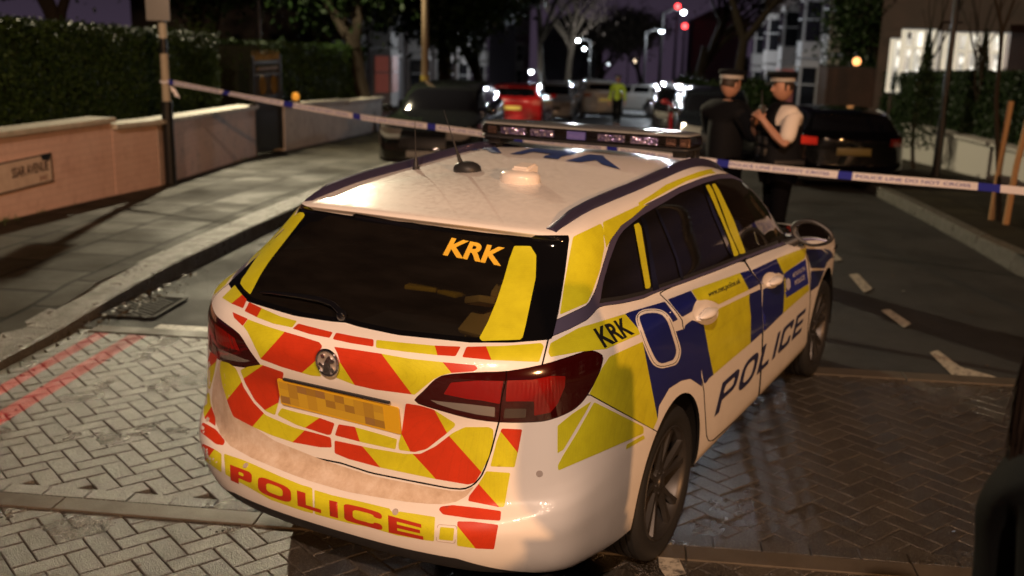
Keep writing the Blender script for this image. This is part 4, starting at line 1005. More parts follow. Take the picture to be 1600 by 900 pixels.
def sheet(name,s0,s1,l0,l1,z,m,ds=1.0,kind='structure',lfun=None,n=1):
    ss=[s0]; 
    while ss[-1]<s1: ss.append(min(s1,ss[-1]+(ds if ss[-1]<40 else ds*6)))
    V=[];F=[]
    for s in ss:
        for j in range(n+1): V.append(SW(s,l0+(l1-l0)*j/n,z))
    for i in range(len(ss)-1):
        for j in range(n): a=i*(n+1)+j; F.append((a,a+n+1,a+n+2,a+1))
    o=mesh_obj(name,V,F,m,None,True); tag(o,kind=kind); return o
def prism(name,s0,s1,l0,l1,z0,z1,m,parent=None,ds=2.0,bev=0):
    """long box following the street slope"""
    ss=[s0]
    while ss[-1]<s1-1e-6: ss.append(min(s1,ss[-1]+ds))
    V=[];F=[]
    for s in ss: V+=[SW(s,l0,z0),SW(s,l1,z0),SW(s,l1,z1),SW(s,l0,z1)]
    for i in range(len(ss)-1):
        a=4*i
        for j in range(4): F.append((a+j,a+(j+1)%4,a+4+(j+1)%4,a+4+j))
    F+=[(3,2,1,0),tuple(4*(len(ss)-1)+j for j in range(4))]
    g=MB(); g.add(V,F); return g.build(name,m,parent,False)
# ---- ground materials
def wetground(name,c0,c1,scale=2.5,rlo=.12,rhi=.55,grain=260,bs=.5,bd=.004):
    m=mat(name,c0,.4,spec=.5); co=geocoords(m)
    n1=noise(m,co,scale,8,.65); LK(m,ramp(m,n1.outputs[0],[(.3,c0),(.7,c1)]).outputs[0],BS(m).inputs['Base Color'])
    n2=noise(m,co,scale*.7,5,.6); LK(m,ramp(m,n2.outputs[0],[(.35,(rlo,)*3),(.65,(rhi,)*3)]).outputs[0],BS(m).inputs['Roughness'])
    v=N(m,'ShaderNodeTexVoronoi'); v.inputs['Scale'].default_value=grain; LK(m,co,v.inputs['Vector'])
    n3=noise(m,co,grain*.35,4,.7); h=math_(m,'ADD',v.outputs['Distance'],n3.outputs[0]); LK(m,bump(m,h,bs,bd),BS(m).inputs['Normal']); return m
M_ASPH=wetground('wet_asphalt',(.014,.014,.013),(.028,.027,.025),1.5,.5,.8,170,.9,.005)
M_JOINT=wetground('joint_sand',(.05,.04,.022),(.08,.065,.038),5,.5,.8,300,.4,.003)
M_SLAB=wetground('wet_slabs',(.017,.014,.007),(.032,.027,.015),1.2,.42,.75,240,.4,.003)
M_GRAN=wetground('granite_kerb',(.07,.065,.05),(.12,.11,.09),9,.25,.6,90,1,.008)
M_CONC=wetground('concrete_channel',(.055,.045,.033),(.09,.075,.055),4,.45,.7,200,.4,.003)
def blockmat():
    m=mat('concrete_block_paving',(.15,.14,.12),.4); co=geocoords(m)
    g=N(m,'ShaderNodeNewGeometry'); rc=ramp(m,g.outputs['Random Per Island'],[(0,(.016,.013,.009)),(.5,(.028,.023,.016)),(1,(.046,.039,.028))])
    n1=noise(m,co,1.1,6,.6); n1b=noise(m,co,22,5,.7)
    c=mixc(m,.6,rc.outputs[0],ramp(m,n1.outputs[0],[(.3,(.55,.5,.45)),(.65,(1.1,1.08,1))]).outputs[0],'MULTIPLY')
    c=mixc(m,.6,c,ramp(m,n1b.outputs[0],[(.3,(.6,.6,.6)),(.7,(1.2,1.2,1.2))]).outputs[0],'MULTIPLY')
    ag=N(m,'ShaderNodeTexVoronoi'); ag.inputs['Scale'].default_value=330; LK(m,co,ag.inputs['Vector']); agr=N(m,'ShaderNodeRGBToBW'); LK(m,ag.outputs['Color'],agr.inputs[0]); c=mixc(m,ramp(m,agr.outputs[0],[(.74,(0,0,0)),(.80,(.8,.8,.8))]).outputs[0],c,(.20,.185,.16))
    # red lines painted on the blocks (double red line), worn
    sx=N(m,'ShaderNodeSeparateXYZ'); LK(m,co,sx.inputs[0])
    X,Y=sx.outputs['X'],sx.outputs['Y']
    l=math_(m,'ADD',math_(m,'MULTIPLY',X,float(SL[0])),math_(m,'MULTIPLY',Y,float(SL[1])))
    s=math_(m,'ADD',math_(m,'MULTIPLY',X,float(SD[0])),math_(m,'MULTIPLY',Y,float(SD[1])))
    masks=[]
    for c0_,w_ in ((3.0,.048),(2.745,.062)):
        masks.append(math_(m,'LESS_THAN',math_(m,'ABSOLUTE',math_(m,'SUBTRACT',l,c0_)),w_))
    rl=math_(m,'MAXIMUM',masks[0],masks[1]); wear=noise(m,co,16,6,.75); wr=ramp(m,wear.outputs[0],[(.28,(.6,.6,.6)),(.40,(1,1,1))])
    rl=math_(m,'MULTIPLY',math_(m,'MULTIPLY',rl,wr.outputs[0]),math_(m,'LESS_THAN',s,2.14))
    shade=ramp(m,noise(m,co,2.2,3).outputs[0],[(.35,(.30,.008,.010)),(.7,(.50,.04,.045))])
    c=mixc(m,rl,c,shade.outputs[0]); LK(m,c,BS(m).inputs['Base Color'])
    LK(m,math_(m,'MULTIPLY',math_(m,'SUBTRACT',1.0,rl),.5),BS(m).inputs['Coat Weight'])
    n2=noise(m,co,1.6,5,.6); LK(m,ramp(m,n2.outputs[0],[(.35,(.22,)*3),(.65,(.44,)*3)]).outputs[0],BS(m).inputs['Roughness'])
    v=N(m,'ShaderNodeTexVoronoi'); v.inputs['Scale'].default_value=210; LK(m,co,v.inputs['Vector']); n3=noise(m,co,90,5,.75)
    h=math_(m,'ADD',v.outputs['Distance'],n3.outputs[0]); nb=bump(m,h,.85,.005); LK(m,nb,BS(m).inputs['Normal']); LK(m,bump(m,h,.55,.004),BS(m).inputs['Coat Normal']); return m
M_BLOCK=blockmat(); BS(M_BLOCK).inputs['Specular IOR Level'].default_value=1.0; BS(M_BLOCK).inputs['Coat Roughness'].default_value=.27
M_WLINE=mat('road_paint_white',(.6,.57,.46),.5); co=geocoords(M_WLINE); nz_=noise(M_WLINE,co,28,7,.8)
LK(M_WLINE,ramp(M_WLINE,nz_.outputs[0],[(.38,(.06,.055,.05)),(.52,(.40,.37,.30))]).outputs[0],BS(M_WLINE).inputs['Base Color'])
# ---- ground sheets
sheet('ground',-30,420,-120,120,-.16,wetground('earth',(.02,.02,.015),(.035,.035,.025)),2,n=4)
sheet('road',2.30,220,-4.2,3.25,-.004,M_ASPH,1,n=6)
sheet('side_road_bed',-14,2.30,-9,3.25,-.020,M_JOINT,2,n=2)
sheet('road_channel',1.15+.98,2.30,-4.2,3.25,.0035,M_CONC,.5,n=1) if False else None
# herringbone blocks, real bevelled pavers
def pavers():
    V=[];F=[]; rnd_=random.Random(11); az=R(-23+0.0); ex=np.array([math.cos(az),math.sin(az)]); ey=np.array([-math.sin(az),math.cos(az)])
    L_,W_=.2,.1
    def blk(c,u,v,hl,hw,up=0):
        z0=-.03; zt=up+rnd_.uniform(-.0012,.0012); tx,ty=rnd_.uniform(-.010,.010),rnd_.uniform(-.010,.010); b=.0038; g=.0019
        ring=[]
        for (kk,z) in ((0,z0),(0,zt-b),(b,zt)):
            for sx_,sy_ in ((-1,-1),(1,-1),(1,1),(-1,1)):
                a=sx_*(hl-g-kk); q=sy_*(hw-g-kk); p=c+u*a+v*q; ring.append((p[0],p[1],z+(tx*a+ty*q if z>z0 else 0)))
        base=len(V); V.extend(ring)
        for k in range(2):
            for j in range(4): F.append((base+k*4+j,base+k*4+(j+1)%4,base+(k+1)*4+(j+1)%4,base+(k+1)*4+j))
        F.append(tuple(base+8+j for j in range(4)))
    strip_n=(SD);  # strips run across the street (constant s)
    def inside(c):
        s,l=to_sl(*c)
        if s>2.24 or s<-8 or l>3.2 or l<-6.5: return False
        if -.36<s<-.24: return False
        return True
    sS=lambda l:-.23   # centre of the concrete strip
    n_=70
    for i in range(-n_,n_):
        for j in range(-n_,n_):
            # unit cell of the 90 degree herringbone: pairs stepping diagonally
            for k in (0,1):
                if k==0: c0=np.array([W_*(i)+W_*1.0, W_*i*1.0+W_*.5])+np.array([j*2*W_,-j*2*W_])
                else: c0=np.array([W_*i+W_*.5-W_*0+W_*2,W_*i+W_*0])+np.array([j*2*W_,-j*2*W_])
                c=ex*c0[0]+ey*c0[1]
                if inside(c): blk(c,ex if k==0 else ey,ey if k==0 else ex,L_/2,W_/2)
    # soldier courses along the strip and the table edge
    for s_,wid in ((-.262,.1),):
        if wid==0: continue
        l=-6.4
        while l<3.1:
            c=SD*(s_)+SL*(l+.1); blk(c,SL,SD,.1,.05,.005); l+=.2
    return V,F
V,F=pavers(); o=mesh_obj('block_paving',V,F,M_BLOCK,None,False); tag(o,kind='structure')
# concrete strip set in the paving, edge kerb of the table
def flatstrip(name,pts_s,l0,l1,z,m,seg=.9,h=.03):
    V=[];F=[];l=l0
    g=MB()
    while l<l1-1e-6:
        e=min(l+seg,l1); c=SD*((pts_s[0]+pts_s[1])/2)+SL*((l+e)/2); g.box((c[0],c[1],z-h/2),(pts_s[1]-pts_s[0],e-l-.006,h),rz=SAZ,bev=.004); l=e
    o=g.build(name,m,None,False); tag(o,kind='structure'); return o
flatstrip('concrete_strip',(-.435,-.318),-6.4,3.12,.008,M_CONC,.92)
flatstrip('table_edge',(2.155,2.30),-4.2,3.12,.007,M_CONC,.92)
# painted markings
def mark(pts,z=.006,name='road_marking',m=None):
    V=[(x,y,terr(x,y)+z) for x,y in pts]; o=mesh_obj(name,V,[tuple(range(len(V)))],m or M_WLINE,None,False); tag(o,kind='structure'); return o
def mline(s0,l0,s1,l1,w,z=.006):
    a=SD*s0+SL*l0; b=SD*s1+SL*l1; d=(b-a)/np.linalg.norm(b-a); n=np.array([-d[1],d[0]])*w/2; k=max(1,int(np.linalg.norm(b-a)/1.0)); V=[];F=[]
    for i in range(k+1):
        p=a+(b-a)*i/k
        for q in (p-n,p+n): V.append((q[0],q[1],terr(q[0],q[1])+z))
    F=[(2*i,2*i+2,2*i+3,2*i+1) for i in range(k)]
    o=mesh_obj('road_marking',V,F,M_WLINE,None,False); tag(o,kind='structure')
mline(2.38,2.72,2.38,-1.2,.11)
def pxmark(pts,z=.006): mark([tuple(gat(x,y)[:2]) for x,y in pts],z)
pxmark([(1452,552),(1465,548),(1500,574),(1556,590),(1556,596),(1490,590)]); 
pxmark([(1326,430),(1340,428),(1363,452),(1350,458)]); pxmark([(1376,486),(1390,484),(1424,507),(1412,513)])
pxmark([(1296,398),(1306,397),(1316,407),(1306,409)])
pxmark([(1028,868),(1048,850),(1072,900),(1040,905),(1030,890)],.009)
# gully grate
c=SD*2.86+SL*3.04; gr_=empty('drain_grate',(c[0],c[1],0),SAZ,'iron drain grate in the gutter beside the left kerb','drain grate'); M_IRON=mat('cast_iron',(.03,.027,.022),.75,.2)
g=MB(); g.box((0,0,-.003),(.56,.42,.006)); g.build('pit',M_LINER,gr_,False)
g=MB()
for i in range(9): g.box((-.22+.055*i,0,.001),(.026,.38,.012),rz=-R(30),bev=.003)
for x,y,a_,b_ in ((0,.2,.58,.03),(0,-.2,.58,.03),(.28,0,.03,.43),(-.28,0,.03,.43)): g.box((x,y,.001),(a_,b_,.012),bev=.003)
g.build('bars',M_IRON,gr_,False)
# kerbs: single granite stones following the edge
def kerb(name,path,w,h,m,inner=1):
    g=MB(); P=np.array(path,float); d=np.r_[0,np.cumsum(np.hypot(np.diff(P[:,0]),np.diff(P[:,1])))]; n=int(d[-1]/.92); gap=.003
    for i in range(n):
        V=[]
        for t in (i*.92+gap,(i+1)*.92-gap):
            s_=np.interp(t,d,P[:,0]); l_=np.interp(t,d,P[:,1]); h_=np.interp(t,d,P[:,2])
            V+=[SW(s_,l_,-.1),SW(s_,l_,h_-.012),SW(s_,l_+inner*.012,h_),SW(s_,l_+inner*w,h_+.004),SW(s_,l_+inner*w,-.1)]
        g.add(V,[(0,1,6,5),(1,2,7,6),(2,3,8,7),(3,4,9,8),(0,4,3,2,1),(5,6,7,8,9)])
    o=g.build(name,m,None,False); tag(o,kind='structure'); return o
kerb('kerb',[(-9,3.22,.03),(-1,3.26,.03),(1.4,3.27,.035),(2.2,3.27,.05),(3.4,3.27,.12),(60,3.25,.122)],.30,.12,M_GRAN,1)
kerb('kerb',[(3.2,-6.2,.1),(4.6,-4.9,.12),(6.5,-4.25,.12),(60,-4.2,.12)],.16,.12,M_GRAN,-1)
# footways: slabs with joints in the material
def slabmat(name,base):
    m=bpy.data.materials.new(name); m=base.copy(); m.name=name; MT[name]=m
    co=geocoords(m,(1,1,1),(0,0,-SAZ)); b=N(m,'ShaderNodeTexBrick',offset=.5); b.inputs['Scale'].default_value=1; b.inputs['Mortar Size'].default_value=.022; b.inputs['Brick Width'].default_value=.62; b.inputs['Row Height'].default_value=.62; b.inputs['Mortar Smooth'].default_value=.3
    b.inputs['Color1'].default_value=(.70,.67,.60,1); b.inputs['Color2'].default_value=(1.2,1.16,1.12,1); b.inputs['Mortar'].default_value=(.35,.35,.30,1); LK(m,co,b.inputs['Vector'])
    old=BS(m).inputs['Base Color'].links[0].from_socket; LK(m,mixc(m,1.0,old,b.outputs['Color'],'MULTIPLY'),BS(m).inputs['Base Color'])
    rg=N(m,'ShaderNodeRGBToBW'); LK(m,b.outputs['Color'],rg.inputs[0]); mr=N(m,'ShaderNodeMapRange'); mr.inputs[1].default_value=.5; mr.inputs[2].default_value=1.3; mr.inputs[3].default_value=.78; mr.inputs[4].default_value=.60; LK(m,rg.outputs[0],mr.inputs[0])
    nz=noise(m,geocoords(m),1.3,5,.6); mr2=N(m,'ShaderNodeMapRange'); mr2.inputs[1].default_value=.3; mr2.inputs[2].default_value=.7; mr2.inputs[3].default_value=-.15; mr2.inputs[4].default_value=.18; LK(m,nz.outputs[0],mr2.inputs[0])
    LK(m,math_(m,'ADD',mr.outputs[0],mr2.outputs[0]),BS(m).inputs['Roughness'])
    inv=math_(m,'SUBTRACT',1.0,b.outputs['Fac']); oldn=BS(m).inputs['Normal'].links[0].from_socket
    LK(m,bump(m,inv,1.0,.02,oldn),BS(m).inputs['Normal']); return m
BS(M_SLAB).inputs['Specular IOR Level'].default_value=.2
M_SLABJ=slabmat('slab_footway',M_SLAB)
def footway(name,s0,s1,l0,l1,z,m):
    return sheet(name,s0,s1,l0,l1,z,m,1.0,n=3)
footway('footway',3.0,90,3.53,6.6,.122,M_SLABJ)
# lowered corner of the left footway, sloping to the dropped kerb
V=[];F=[]
ss=[-9,-4,0,1.6,2.3,3.0]; hh=[.035,.035,.035,.04,.06,.125]
for s,h in zip(ss,hh):
    for j in range(5): V.append(SW(s,3.5+j*1.0,h-.002+(.122-h)*min(1,j/1.5)))
for i in range(len(ss)-1):
    for j in range(4): a=i*5+j; F.append((a,a+5,a+6,a+1))
o=mesh_obj('footway',V,F,M_SLABJ,None,True); tag(o,kind='structure')
V=[SW(3.0,3.5,.12),SW(3.0,3.6,.124),SW(3.5,3.6,.124),SW(3.5,3.5,.122)]
footway('footway',3.2,90,-6.9,-4.34,.118,M_SLABJ)
# ---- LEFT WALL, hedge, name plate
def brickpaint(name,c,c2,rowh=.075,bw=.225,worn=(.75,.70,.62)):
    m=mat(name,c,.6); co=geocoords(m); sx=N(m,'ShaderNodeSeparateXYZ'); LK(m,co,sx.inputs[0])
    s=math_(m,'ADD',math_(m,'MULTIPLY',sx.outputs['X'],float(SD[0])),math_(m,'MULTIPLY',sx.outputs['Y'],float(SD[1])))
    z=math_(m,'ADD',sx.outputs['Z'],math_(m,'MULTIPLY',s,.0)); cx_=N(m,'ShaderNodeCombineXYZ'); LK(m,s,cx_.inputs[0]); LK(m,z,cx_.inputs[1])
    b=N(m,'ShaderNodeTexBrick',offset=.5); b.inputs['Scale'].default_value=1; b.inputs['Brick Width'].default_value=bw; b.inputs['Row Height'].default_value=rowh; b.inputs['Mortar Size'].default_value=.006; b.inputs['Mortar Smooth'].default_value=.4; LK(m,cx_.outputs[0],b.inputs['Vector'])
    n1=noise(m,co,1.8,6,.7); base=ramp(m,n1.outputs[0],[(.3,c),(.7,c2)])
    n2=noise(m,co,5,7,.75); w_=ramp(m,n2.outputs[0],[(.52,(0,0,0)),(.66,(.7,.7,.7))]); cc_=mixc(m,w_.outputs[0],base.outputs[0],worn)
    LK(m,mixc(m,math_(m,'MULTIPLY',b.outputs['Fac'],.2),cc_,tuple(k*.5 for k in c)),BS(m).inputs['Base Color'])
    inv=math_(m,'SUBTRACT',1.0,b.outputs['Fac']); nn_=noise(m,co,60,4,.7); LK(m,bump(m,math_(m,'ADD',inv,math_(m,'MULTIPLY',nn_.outputs[0],.35)),.4,.008),BS(m).inputs['Normal']); return m
M_PINK=brickpaint('salmon_painted_brick',(.68,.45,.37),(.76,.54,.45),worn=(.58,.37,.30))
M_PINK2=brickpaint('flaking_painted_brick',(.66,.46,.38),(.60,.48,.42),worn=(.34,.27,.24))
M_GREYW=brickpaint('grey_rendered_wall',(.45,.40,.35),(.58,.53,.46),worn=(.24,.17,.14))
M_COPE=mat('coping_stone',(.50,.46,.38),.6); LK(M_COPE,ramp(M_COPE,noise(M_COPE,geocoords(M_COPE),7,7,.7).outputs[0],[(.3,(.34,.32,.25)),(.65,(.58,.53,.44))]).outputs[0],BS(M_COPE).inputs['Base Color'])
def wall_seg(name,pxa,pxb,tops,m,mc,label,cat='garden wall',th=.23,cop=.075,coph=.06,extend=(0,0)):
    """pxa,pxb: base points in the photograph; tops: list of (t0,t1,height px a, px b) -> coping spans"""
    A=gat(*pxa,h=.125); B=gat(*pxb,h=.125); d=(B-A)[:2]; L=np.linalg.norm(d); u=d/L; n=np.array([-u[1],u[0]]); 
    root=empty(name,(A[0],A[1],A[2]),0,label,cat)
    bpy.context.view_layer.update()
    inv=root.matrix_world.inverted(); Mi=Matrix.Translation(-Vector(A))
    for (t0,t1,ya,yb) in tops:
        P0=A[:2]+d*t0; P1=A[:2]+d*t1
        xa=to_px([P0[0],P0[1],A[2]])[0]; xb=to_px([P1[0],P1[1],B[2]])[0]
        h0=vray(xa,ya,*P0); h1=vray(xb,yb,*P1); g0=terr(*P0)-.15; g1=terr(*P1)-.15
        def solid(nm,o0,o1,zb0,zt0,zb1,zt1,mm,e=0):
            V=[]
            for P,zb,zt,sg in ((P0-u*e,zb0,zt0,0),(P1+u*e,zb1,zt1,1)):
                for off in (o0,o1):
                    q=P+n*off; V+=[(q[0],q[1],zb),(q[0],q[1],zt)]
            V=[tuple(Mi@Vector(v)) for v in V]
            F=[(0,1,3,2),(4,6,7,5),(0,4,5,1),(2,3,7,6),(1,5,7,3),(0,2,6,4)]
            g=MB(); g.add(V,F); o=g.build(nm,mm,root,False)
            bm=bmesh.new(); bm.from_mesh(o.data); bmesh.ops.bevel(bm,geom=bm.edges[:],offset=.008,segments=2,affect='EDGES'); bm.to_mesh(o.data); bm.free()
        solid('brickwork',0,th,g0,h0-coph,g1,h1-coph,m); solid('coping',-cop,th+cop,h0-coph+.001,h0,h1-coph+.001,h1,mc)
    return root,A,B,u,n
WL=wall_seg('garden_wall',(-120,374),(250,290),[(0,.757,222,183),(.757,1,194,187)],M_PINK,M_COPE,'salmon painted brick wall with pale coping and the street name plate on it')
wall_seg('garden_wall',(-480,455.7),(-120.6,374.1),[(0,1,268,222)],M_PINK,M_COPE,'salmon painted wall continuing out of the picture at the left')
# darker pier line by the pole then the flaking length up to the gate
wall_seg('garden_wall',(251,289.7),(401,243),[(0,1,187,164)],M_PINK2,M_COPE,'salmon painted wall with flaking lower bricks between the sign pole and the black gate')
wall_seg('garden_wall',(446,235.5),(597,203),[(0,.55,162,155),(.55,1,157,151)],M_GREYW,M_COPE,'grey rendered low wall right of the black gate, behind the dark hatchback')
# street name plate, black letters on pale plate
root,A,B,u,n=WL
def onwall(px,py,off=-.012):
    d=ray(px,py); nn=np.array([n[0],n[1],0]); t=((A-CAM)@nn+off)/(d@nn); return CAM+d*t
q=[onwall(*p) for p in ((82,283),(80.5,237.5),(-70,262),(-70,322))]
np_=empty('street_name_plate',tuple(q[0]),0,'pale street name plate reading SSAR AVENUE on the salmon wall','street sign'); Mi=Matrix.Translation(-Vector(q[0]))
br,tr=q[0],q[1]; ux=np.array([u[0],u[1],(q[3][2]-q[0][2])/-np.linalg.norm((q[3]-q[0])[:2])*1.0]); 
Wd=1.15; bl=br-np.array([u[0],u[1],0])*Wd+np.array([0,0,0.0]); hgt=tr[2]-br[2]
nn3=np.array([-n[0],-n[1],0])
def platept(a,b,off): # a 0..1 from left to right, b 0..1 up
    sl=(q[0][2]-q[3][2])/np.linalg.norm((q[0]-q[3])[:2])
    p=br-np.array([u[0],u[1],sl])*Wd*(1-a)+np.array([0,0,hgt*b])+nn3*off; return tuple(Mi@Vector(p))
g=MB(); V=[platept(a,b,o_) for a,b,o_ in ((0,0,-.02),(1,0,-.02),(1,1,-.02),(0,1,-.02),(0,0,.012),(1,0,.012),(1,1,.012),(0,1,.012))]
g.add(V,[(0,1,2,3),(7,6,5,4),(0,4,5,1),(1,5,6,2),(2,6,7,3),(3,7,4,0)])
M_SIGN=mat('aged_sign_pale',(.42,.30,.22),.5); LK(M_SIGN,ramp(M_SIGN,noise(M_SIGN,geocoords(M_SIGN),9,6,.7).outputs[0],[(.3,(.55,.42,.33)),(.7,(.70,.57,.46))]).outputs[0],BS(M_SIGN).inputs['Base Color'])
g.build('plate',M_SIGN,np_,False)
g=MB(); 
for (a0,b0,a1,b1) in ((0,0,1,.05),(0,.95,1,1),(0,0,.02,1),(.985,0,1,1)): g.add([platept(a0,b0,.0135),platept(a1,b0,.0135),platept(a1,b1,.0135),platept(a0,b1,.0135)],[(0,1,2,3)])
g.add([platept(*p_,.0138) for p_ in ((.86,.80),(.97,.74),(.985,.95),(.84,.95))],[(0,1,2,3)])
g.build('plate_border',M_BLKT,np_,False)
V2,F2,_=font_mesh('SSAR AVENUE',.03)
mesh_obj('plate_lettering',[platept(.42+x*.52-.10*0,.42+y*.34,.014) for x,y in V2],F2,mat('dark_brown_lettering',(.05,.025,.018),.5),np_,False)
V2,F2,_=font_mesh('SW2',.02); mesh_obj('plate_lettering',[platept(.80+x*.12,.12+y*.16,.014) for x,y in V2],F2,mat('red_brown_lettering',(.22,.07,.05),.5),np_,False)
# leaves --------------------------------------------------------------
def leafmat(name,c0,c1,rough=.45):
    m=mat(name,c0,rough,spec=.14); g=N(m,'ShaderNodeNewGeometry'); LK(m,ramp(m,g.outputs['Random Per Island'],[(0,c0),(1,c1)]).outputs[0],BS(m).inputs['Base Color']); return m
M_LEAFH=leafmat('hedge_leaves',(.009,.022,.005),(.028,.052,.012),.55); M_LEAFD=leafmat('dark_leaves',(.006,.014,.004),(.018,.032,.010)); M_TWIG=mat('bark',(.022,.017,.012),.9,spec=.1); M_LEAFB=leafmat('brown_twigs',(.025,.018,.014),(.05,.038,.03),.8)
def leaves(g,rng,cen,size,nrm=None):
    a=Vector((rng.gauss(0,1),rng.gauss(0,1),rng.gauss(0,1)))
    if nrm is not None: a=a*.6+Vector(nrm)
    a.normalize(); b=a.orthogonal().normalized(); b.rotate(Matrix.Rotation(rng.uniform(0,6.28),3,a)); c=a.cross(b)
    s=size*rng.uniform(.6,1.3); V=[cen+b*s,cen+c*s*.55,cen-b*s,cen-c*s*.55]
    k=len(g.V); g.V+= [v[:] for v in V]; g.F.append((k,k+1,k+2,k+3)); g.M.append(0)
def hedge(pxa,pxb,base_h,topya,topyb,back,depth,label,n,size,m=None,seed=1,group=None,ext=0):
    """pxa/pxb wall base px; hedge face stands 'back' metres behind that line"""
    A=gat(*pxa,h=.125); B=gat(*pxb,h=.125); d=(B-A)[:2]; L=np.linalg.norm(d); u=d/L; nn_=np.array([-u[1],u[0]])
    if nn_@(CAM[:2]-A[:2])>0: nn_=-nn_
    A2=A[:2]+nn_*back; B2=B[:2]+nn_*back
    # use image columns to fix the ends
    rng=random.Random(seed); za=vray(pxa[0],topya,*A2); zb=vray(pxb[0],topyb,*B2)
    root=empty('hedge',(A2[0],A2[1],terr(*A2)),0,label,'hedge',group); Mi=Matrix.Translation(-Vector((A2[0],A2[1],terr(*A2))))
    g=MB(); V=[]; K=24
    for i in range(K+1):
        t=i/K; p=A2+(B2-A2)*t; z=za+(zb-za)*t; z0=terr(*p)
        for off,zz in ((.06,z0),(.06,z-.06),(depth-.06,z-.06),(depth-.06,z0)):
            w=rng.uniform(-.03,.03); q=p+nn_*(off+w); V.append(tuple(Mi@Vector((q[0],q[1],zz+w))))
    F=[(4*i+j,4*i+(j+1)%4,4*i+4+(j+1)%4,4*i+4+j) for i in range(K) for j in range(4)]+[(3,2,1,0),tuple(4*K+j for j in range(4))]
    g.add(V,F); g.build('core',mat('hedge_core',(.008,.012,.005),.9),root,False)
    g=MB(); Lh=np.linalg.norm(B2-A2)
    for k in range(n):
        t=rng.random(); p=A2+(B2-A2)*t; z=za+(zb-za)*t; z0=terr(*p)+base_h; f=rng.random()
        if f<.80:
            zz=z0+(z-z0)*rng.random(); off=rng.gauss(0,.03)+.02*math.sin(p[0]*5+zz*7); nr=(-nn_[0],-nn_[1],.2)
        elif f<.95: zz=z+rng.gauss(0,.025); off=rng.uniform(0,depth); nr=(0,0,1)
        else: zz=z0+(z-z0)*rng.random(); off=rng.uniform(0,depth); p=B2 if rng.random()<.5 else A2; nr=(u[0],u[1],.2)
        q=p+nn_*off; leaves(g,rng,Mi@Vector((q[0],q[1],zz)),size,nr)
    g.build('foliage',m or M_LEAFH,root,False); return root
hedge((-400,437.6),(386,247.5),.5,-15,57,.45,1.2,'tall clipped hedge behind the salmon wall at the left',64000,.030,seed=2)
hedge((452,234),(600,202.5),.4,67,74,.5,1.4,'clipped hedge behind the grey wall, right of the black gate',16000,.045,seed=3)
# grass tufts at the wall foot
rng=random.Random(8); g=MB()
for i in range(1500):
    t=rng.random()**1.0; P=gat(-100+t*520,0,0) if False else None
    A_=gat(-60,362,.125); B_=gat(400,243.5,.125); p=A_+(B_-A_)*t; dens=math.sin(t*37)+math.sin(t*91+1)+math.sin(t*17)
    if dens<.5: continue
    off=abs(rng.gauss(0,.06)); q=p[:2]-np.array(WL[4])*off; h=rng.uniform(.02,.07); w=.004; a=rng.uniform(0,6.28); z=terr(*q)+.125
    g.add([(q[0]-w*math.cos(a),q[1]-w*math.sin(a),z),(q[0]+w*math.cos(a),q[1]+w*math.sin(a),z),(q[0]+rng.gauss(0,.02),q[1]+rng.gauss(0,.02),z+h)],[(0,1,2)])
o=g.build('weeds',mat('grass_green',(.05,.10,.02),.5),None,False); tag(o,kind='stuff'); 
rng=random.Random(12); g=MB()
for i in range(260):
    s_=rng.gauss(2.9,.5); l_=3.22-abs(rng.gauss(0,.10)); c2=SD*s_+SL*l_; leaves(g,rng,Vector((c2[0],c2[1],.008)),rng.uniform(.008,.022),(0,0,1.5))
for i in range(160):
    s_=rng.uniform(-3,8); l_=rng.uniform(-3.5,3.2); c2=SD*s_+SL*l_; leaves(g,rng,Vector((c2[0],c2[1],terr(*c2)+.008)),rng.uniform(.006,.018),(0,0,1.5))
o=g.build('leaf_litter',mat('wet_dead_leaves',(.07,.045,.018),.35),None,False); tag(o,kind='stuff')
# ---- pole with tape on the left
def vpole(name,base,segs,label,cat,parts=()):
    r=empty(name,tuple(base),0,label,cat)
    for nm,z0,z1,r0,r1,m in segs:
        g=MB(); g.cyl((0,0,z0),(0,0,z1),r0,r1,18); g.build(nm,m,r)
    return r
M_BLKP=mat('black_gloss_paint',(.012,.012,.012),.3); M_PALE=mat('pale_sticker',(.45,.42,.33),.6)
pb=gat(267.5,287,h=.125); zt=lambda y:vray(266,y,pb[0],pb[1])-pb[2]
k_=zt(84); sp=vpole('sign_pole',pb,[('pole',.0,zt(158),.075,.072,M_BLKP),('band',zt(158),zt(84),.052,.052,mat('worn_cream_band',(.40,.35,.26),.6)),('pole',zt(84),zt(-70),.048,.045,M_BLKP),('notice',zt(60),zt(36),.053,.053,M_PALE)],'black post with a cream band where the tape is tied, beside the salmon wall','sign post')
g=MB(); g.box((-.06,0,zt(6)),(.02,.30,.42),rz=YAW,bev=.004); g.build('sign',mat('sign_back_grey',(.26,.26,.25),.5),sp)
# ---- black gate with gold details
ga=gat(402,243,h=.125); gb=gat(445,236,h=.125); d=(gb-ga)[:2]; Lg=np.linalg.norm(d); gz=math.atan2(d[1],d[0])
gate=empty('metal_gate',tuple(ga),gz,'black metal gate with gold finials and gold roundels between two walls','gate')
Hg=vray(402,88,ga[0],ga[1])-ga[2]; M_GOLD=mat('gold_paint',(.16,.095,.015),.5,.2)
g=MB(); g.box((Lg/2,.05,Hg*.30),(Lg-.06,.02,Hg*.58)); 
for x in (.03,Lg-.03): g.box((x,.05,Hg/2),(.06,.06,Hg))
for z in (.05,Hg*.58,Hg*.80,Hg*.93): g.box((Lg/2,.05,z),(Lg,.04,.05))
for i in range(9): x=Lg*(i+.5)/9; g.cyl((x,.05,.05),(x,.05,Hg*.98),.012,n=8)
g.box((Lg/2,.09,Hg*.45),(Lg,.01,Hg*.86)); g.build('gate_frame',M_BLKP,gate)
g=MB()
